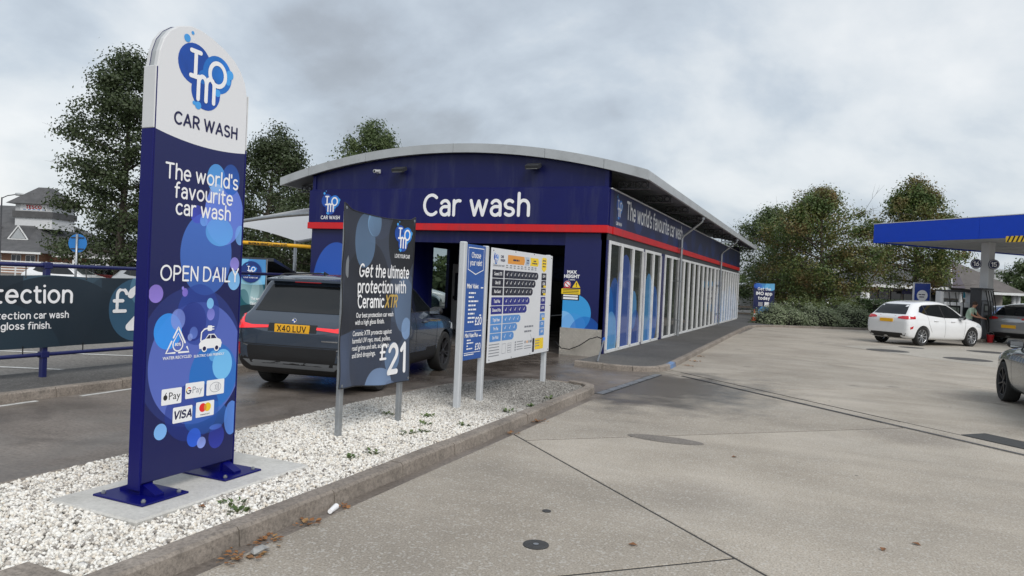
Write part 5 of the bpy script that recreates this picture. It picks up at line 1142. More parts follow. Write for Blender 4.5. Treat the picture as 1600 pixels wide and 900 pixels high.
def make_wheel(r, w, spokes, rim_mat, style='double'):
    """tyre mesh and rim mesh, axle along y, outer face towards +y"""
    t = MB(); ri = r*.70
    t.lathe([(ri,-w/2+.01),(r*.93,-w/2),(r*.985,-w/2+.02),(r,-w/4),(r,w/4),(r*.985,w/2-.02),(r*.93,w/2),(ri,w/2-.01),(ri*.97,w/2-.03),(ri*.97,-w/2+.03),(ri,-w/2+.01)], axis='Y', seg=36)
    g = MB(); yo = w/2-.012
    g.lathe([(ri*1.01,yo-.005),(ri*.985,yo+.002),(ri*.94,yo-.004),(ri*.92,yo-.05),(ri*.92,-w/2+.03)], axis='Y', seg=36)
    for k in range(spokes):
        offs = (-.13, .13) if style == 'double' else (0,)
        for of in offs:
            a = 2*PI*k/spokes; a1 = a+of*1.25; p0 = Vector((math.cos(a+of*.5)*ri*.16, yo-.035, math.sin(a+of*.5)*ri*.16)); p1 = Vector((math.cos(a1)*ri*.95, yo-.012, math.sin(a1)*ri*.95))
            g.bar(p0, p1, r*(.085 if style == 'double' else .10), .022)
    g.lathe([(0,yo-.008),(ri*.14,yo-.010),(ri*.2,yo-.02),(ri*.2,yo-.06)], axis='Y', seg=18)
    d = MB(); d.lathe([(ri*.91,yo-.075),(.03,yo-.075)], axis='Y', seg=24)
    return t, g, d
M_glass = glass_mat('car_glass', (.010,.012,.014), .03)
M_glass.node_tree.nodes['Principled BSDF'].inputs['Specular IOR Level'].default_value = .5
M_glass2 = glass_mat('car_glass_clear', (.03,.036,.038), .03, .25)
M_tail = pmat('tail_lamp', s2l((190,10,22)), .15, var=.1, coat=.8)
M_taillit = pmat('tail_lamp_bright', s2l((230,30,40)), .15, var=.05, coat=.8, emit=((1,.05,.06), .25))
M_lamp = pmat('headlamp', (.55,.58,.6), .1, var=.1, coat=.8)
M_plate = pmat('rear_plate_yellow', s2l((238,178,40)), .4, var=.04)
M_rim = pmat('alloy', (.50,.51,.52), .3, metal=.8, var=.1)
M_rimd = pmat('alloy_dark', (.05,.05,.055), .35, metal=.6, var=.1)
M_chrome = pmat('chrome', (.6,.61,.62), .12, metal=1.0, var=.03)
def paint(name, col, metal=0.0, rough=.26):
    return pmat(name, col, rough, metal=metal, var=.04, scale=1.5, coat=.9)
def assemble_car(name, label, keys, spec, pm, loc, rot, sub=2, group=None, detail=True):
    T = thing(name, label, spec.get('cat', 'car'), loc, rot, group)
    wb, tr, wr = spec['wb'], spec['track'], spec['wr']
    wh = [(-wb/2, tr/2), (-wb/2, -tr/2), (wb/2, tr/2), (wb/2, -tr/2)]
    me = car_shell(keys, wh, wr, sub)
    me.materials.clear(); me.materials.append(pm); me.materials.append(M_black)
    zc = spec.get('clad', .0)
    if zc:
        for p in me.polygons:
            if p.center.z < zc and p.normal.z < .6: p.material_index = 1
    body = bpy.data.objects.new('body', me); COL.objects.link(body); body.parent = T
    bv = car_bvh(me); G = spec.get('glass', M_glass)
    for side in ('left', 'right'):
        if 'dlo' in spec: patch(bv, spec['dlo'], side, M_black, 'pillar_trim', body, .003)
        for w in spec['side_windows']: patch(bv, w, side, G, 'side_window', body, .0065)
        if detail:
            for s in spec.get('seams', []): seam(bv, s, side, .008, M_black, 'panel_gap', body)
            for (hx, hz) in spec.get('handles', []):
                p = on_body(bv, (hx, hz), side, .02); MB().box(-.10, .10, -.014, .014, -.017, .017, 0, .008).build('door_handle', pm, body).location = p
            mx, mz = spec['mirror']; sg = 1 if side == 'left' else -1; p = on_body(bv, (mx, mz), side, 0)
            mm = MB(); mm.lathe([(0,-.07),(.06,-.065),(.085,-.02),(.085,.03),(.07,.06),(0,.075)], axis='X', seg=14); mm.v = [(v[0], v[1]*1.35, v[2]*.85) for v in mm.v]
            mo = mm.build('door_mirror', spec.get('mirror_mat', pm), body, smooth=True); mo.location = (p.x, p.y+sg*.12, p.z+.03)
            MB().bar((p.x, p.y-sg*.02, p.z-.03), (p.x, p.y+sg*.07, p.z-.0), .05, .03).build('mirror_arm', M_black, body)
            MB().box(-.0805, -.075, -.085, .085, -.045, .045).build('mirror_glass', M_chrome, mo)
    patch(bv, spec['rear_window'], 'rear', G, 'rear_window', body, .006); patch(bv, spec['windscreen'], 'front', spec.get('glass_front', M_glass2), 'windscreen', body, .006)
    if detail:
        for (poly, side, mat, nm) in spec.get('patches', []):
            patch(bv, poly, side, mat, nm, body, .007 if nm != 'tail_lamp' else .010)
    t, g, d = make_wheel(wr, spec.get('ww', .215), spec.get('spokes', 5), M_rim, spec.get('style', 'double'))
    tyre_me = rim_me = dk_me = None
    for (x, y) in wh:
        if tyre_me is None:
            o = t.build('wheel', M_rubber, T, smooth='auto'); tyre_me = o.data; r_ = g.build('rim', spec.get('rim', M_rim), o, smooth='auto'); rim_me = r_.data; q = d.build('brake_disc', M_dark, o); dk_me = q.data
        else:
            o = bpy.data.objects.new('wheel', tyre_me); COL.objects.link(o); o.parent = T
            for nm, m_ in (('rim', rim_me), ('brake_disc', dk_me)):
                q = bpy.data.objects.new(nm, m_); COL.objects.link(q); q.parent = o
        o.location = (x, y-(.0 if y > 0 else 0), wr); o.rotation_euler = (0, .3, 0 if y > 0 else PI)
    if 'plate' in spec:
        z, txt = spec['plate']; p = on_body(bv, (0, z), 'rear'); px = p.x-.012
        pl_ = MB().box(px-.006, px+.02, -.26, .26, z-.056, z+.056, 0, .004).build('number_plate', M_plate, body)
        if txt: 
            k = MB(); put_words(k, txt, 0, z-.037, .074, lambda u, v, o_: (px-.006-o_, -u, v), w=1.25, align='c', gap=.95, off=.002); k.build('lettering', M_black, pl_)
    return T, body, bv
def mir(poly): return [(-p[0], p[1]) for p in poly]
# ---- dark blue-grey SUV at the wash entrance
K_suv = [(-2.27,.50,.78,.82,.70,.62), (-2.235,.36,.92,.95,.83,.70), (-2.16,.27,1.03,1.05,.885,.74), (-2.06,.24,1.04,1.16,.905,.70), (-1.95,.235,1.05,1.40,.915,.66), (-1.86,.23,1.05,1.57,.92,.64), (-1.72,.23,1.05,1.61,.92,.635), (-1.2,.22,1.045,1.635,.92,.635), (-.5,.21,1.035,1.65,.915,.635), (.15,.21,1.025,1.635,.915,.625),
         (.55,.21,1.01,1.52,.915,.59), (.85,.21,1.005,1.37,.915,.60), (1.1,.21,1.0,1.19,.915,.63), (1.3,.21,.985,1.06,.91,.68), (1.6,.21,.95,1.015,.90,.68), (1.9,.22,.90,.96,.87,.64), (2.08,.25,.82,.88,.80,.56), (2.17,.30,.72,.77,.70,.48), (2.20,.36,.62,.66,.60,.40)]
tl = [(.79,1.05),(.84,1.04),(.87,.94),(.85,.85),(.60,.868),(.36,.885),(.36,.918),(.62,.912),(.75,.935)]
suv = dict(dlo=[(-1.76,1.09),(-1.60,1.37),(-1.40,1.445),(-.12,1.515),(.31,1.50),(.60,1.39),(.96,1.08),(-.06,1.08)], wb=2.69, track=1.60, wr=.352, ww=.225, clad=.47, spokes=5, rim=M_rimd, cat='car', mirror=(.72,1.06), mirror_mat=M_black, handles=[(-.62,.93),(.32,.92)], glass=M_glass,
    side_windows=[[(-1.72,1.10),(-1.58,1.36),(-1.40,1.43),(-1.12,1.45),(-1.08,1.10)], [(-1.02,1.10),(-1.06,1.45),(-.14,1.50),(-.10,1.09)], [(-.04,1.09),(-.08,1.50),(.30,1.485),(.58,1.38),(.92,1.09)]],
    rear_window=[(-.66,1.10),(.66,1.10),(.60,1.30),(.53,1.46),(-.53,1.46),(-.60,1.30)], windscreen=[(-.70,1.09),(.70,1.09),(.56,1.50),(-.56,1.50)],
    seams=[[(-.06,1.08),(-.05,.42)], [(-1.04,1.09),(-.98,.75),(-.86,.50),(-.80,.42)], [(.95,1.0),(.90,.75),(.86,.42)]],
    plate=(.885,'X40 LUV'),
    patches=[(tl, 'rear', M_taillit, 'tail_lamp'), (mir(tl), 'rear', M_taillit, 'tail_lamp'),
             ([(-2.10,1.04),(-1.97,.985),(-1.93,.945),(-1.96,.88),(-2.16,.86)], 'left', M_taillit, 'tail_lamp'), ([(-2.10,1.04),(-1.97,.985),(-1.93,.945),(-1.96,.88),(-2.16,.86)], 'right', M_taillit, 'tail_lamp'),
             ([(-.86,.64),(.86,.64),(.82,.40),(-.82,.40)], 'rear', M_black, 'bumper_insert'), ([(-.74,.44),(.74,.44),(.62,.35),(-.62,.35)], 'rear', pmat('skid_plate', (.16,.17,.18), .4, var=.05), 'skid_plate'),
             ([(-.2,1.505),(.2,1.505),(.2,1.53),(-.2,1.53)], 'rear', M_taillit, 'brake_light'),
             ([(-.36,.842),(.36,.842),(.36,.946),(-.36,.946)], 'rear', M_black, 'plate_recess'),
             ([(-.68,.735),(-.45,.735),(-.45,.752),(-.68,.752)], 'rear', M_chrome, 'badge'),
             ([(2.05,.80),(1.80,.84),(1.72,.74),(2.0,.70)], 'left', M_lamp, 'headlamp'), ([(2.05,.80),(1.80,.84),(1.72,.74),(2.0,.70)], 'right', M_lamp, 'headlamp'),
             ([(-.8,.40),(-.72,.40),(-.68,.56),(-.8,.62)], 'rear', M_chrome, 'exhaust_trim')])
SUVP = (-2.26, -6.02, 0); SUVR = math.radians(99.5)
T, body, bv = assemble_car('suv', 'dark blue-grey SUV with yellow plate waiting at the wash entrance', K_suv, suv, paint('paint_slate', (.045,.062,.090), .25, .2), SUVP, SUVR, 2)
seam(bv, [(-.80,1.06),(-.79,.80),(-.74,.655),(.74,.655),(.79,.80),(.80,1.06)], 'rear', .010, M_black, 'panel_gap', body)
for s in (-1, 1):
    seam(bv, [(s*.82,.66),(s*.62,.62)], 'rear', .012, M_chrome, 'trim_strip', body); patch(bv, [(s*.84,.66),(s*.80,.66),(s*.80,.50),(s*.83,.48)], 'rear', M_tail, 'reflector', body, .009)
rw = MB(); rw.tube([(-2.0,.0,1.13),(-1.99,.18,1.135),(-1.98,.40,1.12)], .012, 6); rw.build('rear_wiper', M_black, body)
for s in (-1, 1):
    rr = MB(); rr.tube([(-1.70,s*.575,1.575),(-1.55,s*.585,1.612),(-.5,s*.60,1.64),(.2,s*.585,1.615),(.35,s*.58,1.58)], .014, 8); rr.build('roof_rail', M_black, body, smooth=True)
sp_ = MB(); sp_.add([(-1.66,-.56,1.592),(-1.66,.56,1.592),(-2.0,.58,1.545),(-2.0,-.58,1.545),(-1.66,-.56,1.54),(-1.66,.56,1.54),(-2.0,.57,1.515),(-2.0,-.57,1.515)], [(0,1,2,3),(4,7,6,5),(0,3,7,4),(1,5,6,2),(2,6,7,3),(0,4,5,1)]); sp_.build('roof_spoiler', MATS['paint_slate'], body)
bd = MB(); p = on_body(bv, (0,.99), 'rear'); bd.lathe([(0,0),(.034,.0),(.04,.008)], (p.x-.012, p.y, p.z), axis='X', seg=20); bo = bd.build('badge', M_chrome, body)
for (a, c_) in ((0, M_white), (90, M_logo0), (180, M_white), (270, M_logo0)):
    q = MB(); pts = [(0,0)] + [(.026*math.cos(math.radians(a+i*15)), .026*math.sin(math.radians(a+i*15))) for i in range(7)]
    q.add([(p.x-.0135, p.y+u, p.z+v) for u, v in pts], [tuple(range(8))]); q.build('emblem', c_, bo)
fin = MB(); fin.add([(-1.45,-.02,1.60),(-1.25,-.02,1.605),(-1.25,.02,1.605),(-1.45,.02,1.60),(-1.46,0,1.675)], [(0,1,2,3),(0,1,4),(1,2,4),(2,3,4),(3,0,4)]); fin.build('aerial', M_black, body)
# ---- white hatchback
K_hat = [(-1.98,.45,.72,.76,.66,.56), (-1.95,.32,.86,.90,.78,.64), (-1.88,.24,.93,.97,.83,.68), (-1.80,.21,.95,1.04,.85,.66), (-1.68,.20,.955,1.19,.86,.63), (-1.54,.20,.95,1.335,.865,.60), (-1.36,.19,.94,1.42,.865,.585), (-.8,.19,.92,1.475,.865,.585), (-.2,.18,.905,1.495,.865,.58), (.25,.18,.895,1.43,.865,.575),
         (.65,.18,.89,1.27,.865,.575), (1.0,.18,.885,1.06,.86,.61), (1.2,.18,.87,.945,.855,.65), (1.5,.18,.83,.885,.84,.64), (1.78,.19,.76,.82,.80,.58), (1.95,.22,.68,.73,.72,.50), (2.03,.28,.56,.61,.62,.42), (2.05,.34,.50,.54,.54,.38)]
hl = [(.56,.955),(.80,.965),(.82,.90),(.78,.85),(.58,.86),(.42,.875),(.42,.92)]
hat = dict(dlo=[(-1.35,1.10),(-1.23,1.26),(-1.08,1.325),(-.24,1.375),(.19,1.35),(.52,1.20),(.90,.935),(-.16,.935),(-1.0,1.005)], wb=2.49, track=1.49, wr=.315, ww=.20, clad=.0, spokes=9, style='single', rim=M_rim, mirror=(.62,.93), handles=[(-.62,.83),(.22,.82)], mirror_mat=M_black,
    side_windows=[[(-1.30,1.10),(-1.20,1.25),(-1.08,1.31),(-1.02,1.03)], [(-.96,1.02),(-1.02,1.325),(-.26,1.36),(-.20,.95)], [(-.13,.945),(-.20,1.36),(.18,1.335),(.50,1.19),(.86,.945)]],
    rear_window=[(-.62,1.01),(.62,1.01),(.57,1.18),(.50,1.335),(-.50,1.335),(-.57,1.18)], windscreen=[(-.66,.96),(.66,.96),(.54,1.36),(-.54,1.36)],
    seams=[[(-.165,.94),(-.15,.30)], [(-.99,.98),(-.96,.72),(-.80,.45)], [(.90,.89),(.84,.6),(.82,.32)]], plate=(.80,''),
    patches=[(hl, 'rear', M_tail, 'tail_lamp'), (mir(hl), 'rear', M_tail, 'tail_lamp'), ([(-1.90,.95),(-1.60,.935),(-1.62,.875),(-1.90,.86)], 'left', M_tail, 'tail_lamp'), ([(-1.90,.95),(-1.60,.935),(-1.62,.875),(-1.90,.86)], 'right', M_tail, 'tail_lamp'),
             ([(-.74,.40),(.74,.40),(.66,.24),(-.66,.24)], 'rear', M_black, 'bumper_insert'), ([(-1.85,.60),(-1.72,.64),(-1.74,.56),(-1.84,.53)], 'right', M_tail, 'reflector'),
             ([(1.86,.70),(1.52,.76),(1.45,.68),(1.8,.62)], 'left', M_lamp, 'headlamp'), ([(1.86,.70),(1.52,.76),(1.45,.68),(1.8,.62)], 'right', M_lamp, 'headlamp')])
T2, b2, _ = assemble_car('hatchback', 'white five-door hatchback parked on the forecourt before the pumps', K_hat, hat, paint('paint_white', (.78,.79,.80)), (8.13,15.1,0), math.radians(45), 2)
T2.scale = (1.02,1.08,1.10)
# ---- silver hatchback at the pumps, seen from behind
T3, b3, _ = assemble_car('hatchback', 'silver hatchback at the fuel pumps, cut by the picture edge', K_hat, dict(hat, plate=(.62,'')), paint('paint_silver', (.40,.41,.42), .6), (13.1,20.9,0), math.radians(46), 2)
T3.scale = (1.12,1.12,1.16)
# ---- grey saloon at the right edge
K_sal = [(-2.40,.45,.74,.78,.70,.60), (-2.36,.32,.92,.96,.82,.68), (-2.2,.24,1.0,1.03,.88,.70), (-1.9,.21,1.0,1.08,.905,.66), (-1.5,.20,.985,1.22,.92,.62), (-1.05,.19,.965,1.37,.925,.585), (-.5,.19,.95,1.43,.925,.585), (.05,.19,.94,1.425,.925,.58), (.4,.19,.93,1.36,.925,.57), (.8,.19,.925,1.18,.92,.58), (1.15,.19,.91,1.0,.915,.64), (1.5,.19,.87,.93,.90,.68), (1.9,.20,.80,.86,.87,.62), (2.2,.23,.72,.77,.79,.52), (2.33,.30,.60,.64,.66,.42), (2.36,.36,.52,.56,.56,.36)]
sal = dict(dlo=[(-1.66,1.02),(-1.36,1.20),(-1.02,1.325),(-.16,1.365),(.29,1.305),(.61,1.16),(.90,.965),(-.1,.97)], wb=2.84, track=1.60, wr=.335, ww=.225, spokes=7, style='single', rim=M_rimd, mirror=(.72,.98), handles=[(-.75,.86),(.2,.84)], mirror_mat=M_black,
    side_windows=[[(-1.62,1.03),(-1.35,1.19),(-1.05,1.29),(-.98,1.0)], [(-.92,1.0),(-1.0,1.31),(-.20,1.35),(-.14,.985)], [(-.08,.98),(-.14,1.35),(.28,1.29),(.60,1.15),(.86,.975)]],
    rear_window=[(-.62,1.08),(.62,1.08),(.52,1.33),(-.52,1.33)], windscreen=[(-.66,1.0),(.66,1.0),(.52,1.32),(-.52,1.32)], seams=[[(-.11,.98),(-.08,.30)], [(-.95,1.0),(-.9,.7),(-.75,.4)], [(.93,.92),(.9,.6),(.88,.32)]], plate=(.80,''),
    patches=[([(2.16,.70),(1.82,.77),(1.75,.69),(2.1,.62)], 'left', M_lamp, 'headlamp'), ([(2.16,.70),(1.82,.77),(1.75,.69),(2.1,.62)], 'right', M_lamp, 'headlamp')])
assemble_car('saloon_car', 'grey-green saloon entering from the right edge of the picture', K_sal, sal, paint('paint_greygreen', (.15,.17,.17), .5), (8.42,-2.72,0), math.radians(93), 2)

# ------------------------------------------------------------------ railing with the long banner, left of the lane
def railing():
    T = thing('railing', 'navy tubular railing along the left kerb carrying the long banner', 'railing', (-4.86,-9.6,.1))
    o = (-4.86,-9.6,.1); ys = [-16.3,-12.96,-9.62,-6.28,-2.94]
    for y in ys:
        MB().box(-4.895, -4.825, y-.035, y+.035, .05, 1.63, 0, .006).build('post', M_rail, T, org=o)
        for z in (.40, 1.585): MB().box(-4.905, -4.815, y-.055, y+.055, z-.04, z+.04, 0, .005).build('clamp', M_rail, T, org=o)
    for z in (.40, 1.585): MB().tube([(-4.86,-16.3,z),(-4.86,-2.94,z)], .028, 10).build('rail', M_rail, T, org=o, smooth=True)
    B = thing('railing_banner', 'long dark slate banner with white lettering tied to the navy railing', 'banner', (-4.815,-9.6,.1))
    W = lambda r, g, b: s2l((r, g, b)); X = -4.815
    y0, y1, z0, z1 = -13.3, -6.8, .50, 1.46
    def mp(u, v, o_): # u,v local to the root
        a = (u+9.6+y0*-1-9.6-(-y0)+0)
        w = .018*math.sin(u*2.6+.6)*math.sin((v-.4)*3.2) + .012*math.sin(u*7+v*4)
        sag = -.02*abs(math.sin((u)*PI/1.67))*(1 if v > 1.2 else 0)
        return (w+o_, u, v+sag)
    nu, nv = 90, 14; c = MB(); ua, ub = y0+9.6, y1+9.6; va, vb = z0-.1, z1-.1
    c.add([mp(ua+(ub-ua)*i/nu, va+(vb-va)*j/nv, 0) for j in range(nv+1) for i in range(nu+1)], [(j*(nu+1)+i, j*(nu+1)+i+1, (j+1)*(nu+1)+i+1, (j+1)*(nu+1)+i) for j in range(nv) for i in range(nu)])
    bub = [(-.9,.2,1.1,.85, W(92,138,162), .8, .55, 0), (.2,1.25,.55,.9, W(84,112,130), .55, .25, -60), (.1,.55,1.1,.8, W(28,40,50), .9, .9, 0), (1.35,.88,.48,.47, W(74,124,160), .9, .65, 40), (1.5,1.2,.3,.3, W(120,172,206), .8, .6, 0), (1.0,.3,.8,1.1, W(36,48,58), .6, .4, 0)]
    cl = c.build('cloth', print_mat('rail_banner_print', W(38,50,60), bub, 'Y', rough=.5, coat=0), B, smooth=True)
    line_obj(cl, M_white, 'protection', .31, 1.0, .215, mp, align='r', w=1.15, gap=.7, off=.006)
    line_obj(cl, M_white, 'Our best protection car wash', .27, .79, .082, mp, align='r', w=1.2, gap=.8, off=.006)
    line_obj(cl, M_white, 'with a high gloss finish.', .03, .655, .082, mp, align='r', w=1.2, gap=.8, off=.006)
    line_obj(cl, M_white, '\u00a3', .93, .86, .32, mp, w=1.1, off=.006); line_obj(cl, M_white, '21', 1.16, .62, .60, mp, w=1.3, off=.006)
    for u in np.arange(ua+.1, ub, .82):
        for (v, w_) in ((vb-.03, 1.485), (va+.03, .30)):
            MB().tube([mp(u, v, .005), (-.045, u+.03, w_)], .007, 6).build('tie', M_black, B)
railing()

# ------------------------------------------------------------------ left of the hall: canopy sail, height bar, flag banner, blue sign
def sail():
    T = thing('canopy_sail', 'white tensile canopy sail with grey steel edge left of the wash hall', 'canopy', (-11.5,2.6,0))
    o = (-11.5,2.6,0); c = MB(); nu, nv = 16, 10
    for j in range(nv+1):
        for i in range(nu+1):
            a, b = i/nu, j/nv                       # a: from the hall outwards to the left, b: front to back
            x = -8.55-5.2*a; y = .6+5.0*b; z = 3.55-.62*a**1.5-.16*abs(2*b-1)*(1-.3*a) + .45*math.sin(PI*b)*(1-a*.6)
            c.v.append((x, y, z))
    c.f = [(j*(nu+1)+i, j*(nu+1)+i+1, (j+1)*(nu+1)+i+1, (j+1)*(nu+1)+i) for j in range(nv) for i in range(nu)]; c.m = [0]*len(c.f)
    c.build('fabric', island_mat('canopy_fabric', [(.84,.85,.87), (.84,.85,.87)], .6, .55), T, org=o, smooth=True)
    e = [c.v[i] for i in range(nu+1)]; MB().tube([(p[0], p[1]-.02, p[2]-.05) for p in e], .055, 8).build('edge_tube', M_galv, T, org=o, smooth=True)
    e = [c.v[nv*(nu+1)+i] for i in range(nu+1)]; MB().tube([(p[0], p[1]+.02, p[2]-.05) for p in e], .055, 8).build('edge_tube', M_galv, T, org=o, smooth=True)
    for (x, y) in ((-13.75,.6), (-13.75,5.6)): MB().tube([(x,y,.05),(x,y,2.95)], .06, 10).build('post', M_galv, T, org=o, smooth=True)
sail()
def height_bar():
    T = thing('height_bar', 'yellow maximum height bar hanging left of the wash hall', 'barrier', (-10.0,.15,0)); o = (-10.0,.15,0)
    MB().tube([(-11.9,.15,2.47),(-8.5,.15,2.36)], .055, 12).build('bar', pmat('bar_amber', s2l((226,170,30)), .45, var=.15, scale=6), T, org=o, smooth='auto')
    m = MB(); th = -math.atan2(.11,3.4)
    put_text(m, 'MAXIMUM HEIGHT 2.1 metres (6\'10")', -10.75, 2.40, .062, lambda u, v, o_: (u, .15-.058-o_, v-(u+10.75)*.032), 0, .002, bold=.03)
    m.build('lettering', M_black, T, org=o, props={'kind': 'stuff'})
    MB().box(-12.0,-11.88,.09,.21,.05,2.6,0,.01).build('post', M_galv, T, org=o); MB().box(-8.52,-8.44,.11,.19,2.28,2.44).build('bracket', M_dark, T, org=o)
height_bar()
def flag_banner():
    T = thing('display_banner', 'blue and teal display banner with round logo standing behind the dark SUV', 'banner', (-8.55,-2.0,.06)); o = (-8.55,-2.0,0); A = Vector((.916,.401,0)); nrm = Vector((.401,-.916,0))
    P = lambda u, v, o_: tuple(Vector((-8.55,-2.0,0)) + A*u + nrm*o_ + Vector((0,0,v)))
    W = lambda r, g, b: s2l((r, g, b))
    m = MB(); nu, nv = 8, 20
    m.add([P(-.32+.64*i/nu, .12+1.80*j/nv, .012*math.sin(j*.8+i*.5)) for j in range(nv+1) for i in range(nu+1)], [(j*(nu+1)+i, j*(nu+1)+i+1, (j+1)*(nu+1)+i+1, (j+1)*(nu+1)+i) for j in range(nv) for i in range(nu)])
    bub = [(.0,1.6,.9,.38, W(110,180,222), 1, 1, 0), (.22,1.75,.35,.3, W(60,130,200), .9, .6, 0), (-.05,1.15,.22,.42, W(150,190,196), .8, .3, 60), (.12,.9,.16,.5, W(190,214,214), .7, .1, 90), (-.2,.75,.15,.35, W(22,92,104), .9, .6, 0), (0,.3,.6,.42, W(16,40,52), .95, .9, 0)]
    M_ = print_mat('display_print', W(26,82,98), bub, 'X', rough=.5, coat=0)
    cl = m.build('cloth', M_, T, org=(-8.55,-2.0,.06), smooth=True)
    d = MB(); mp = lambda u, v, o_: tuple(Vector(P(u, v, o_+.02))-Vector((-8.55,-2.0,.06)))
    put_poly(d, circ(-.04,1.60,.27), mp, 0, .002); put_words(d, "The world's", -.02, .90, .07, mp, w=1.1, m=3, off=.006, gap=.6, squeeze=.7); put_words(d, 'favourite', -.02, .78, .07, mp, w=1.1, m=3, off=.006, gap=.6, squeeze=.7)
    put_logo(d, -.04, 1.64, .30, mp, 0, .003, None, 'LOVE YOUR CAR'); d.build('logo', [pmat('roundel_navy', W(20,50,120), .4, var=.05), M_logo1, M_logo2, M_white], cl, props={'kind': 'stuff'})
    for u in (-.34, .34): MB().tube([tuple(Vector(P(u,.0,-.02))-Vector((-8.55,-2.0,.06))+Vector((0,0,.06))), tuple(Vector(P(u,1.93,-.02))-Vector((-8.55,-2.0,.06)))], .014, 8).build('pole', M_galv, T)
flag_banner()
def round_sign(x, y, zc, r, col, label, cat, barz=None, ang=23.65, name='round_sign', back=True):
    T = thing(name, label, cat, (x, y, .05)); a = math.radians(ang); A = Vector((math.cos(a), math.sin(a), 0)); nv = Vector((math.sin(a), -math.cos(a), 0))
    f = MB(); K = 28
    for s in (-.006, .006): f.v += [tuple(A*(r*math.cos(2*PI*k/K)) + nv*s*1 + Vector((0,0,zc+r*math.sin(2*PI*k/K)))) for k in range(K)]
    f.f = [tuple(range(K)), tuple(range(K, 2*K))[::-1]] + [(k, (k+1) % K, K+(k+1) % K, K+k) for k in range(K)]; f.m = [0]*len(f.f)
    dsc = f.build('plate', col, T)
    MB().tube([tuple(nv*.05*(1 if back else -1)), tuple(nv*.05*(1 if back else -1)+Vector((0,0,zc+r*.95)))], .038, 10).build('post', M_galv, T, smooth=True)
    for dz in (-.6, .6): MB().bar(tuple(-A*r*.7+nv*.022*(1 if back else -1)+Vector((0,0,zc+dz*r))), tuple(A*r*.7+nv*.022*(1 if back else -1)+Vector((0,0,zc+dz*r))), .02, .03).build('channel', M_dark, T)
    return T, A, nv
M_signblue = pmat('sign_blue', s2l((40,118,190)), .4, var=.06)
round_sign(-18.35,.26,2.23,.31,M_signblue,'round blue sign on a grey post, seen above the railing banner','sign')
for (x, y, z, lb_) in ((-17.5,19.0,2.2,'red no-entry sign seen through the wash hall opening'), (22.6,40.5,2.1,'red no-entry sign beyond the fuel pumps')):
    T_, A_, n_ = round_sign(x, y, z, .33, M_red, lb_, 'sign', back=False, ang=23.65 if x < 0 else -10)
    m = MB(); m.obox(tuple(n_*.012+Vector((0,0,z))), (A_, n_, (0,0,1)), (.21,.004,.05)); m.build('white_bar', M_white, T_)

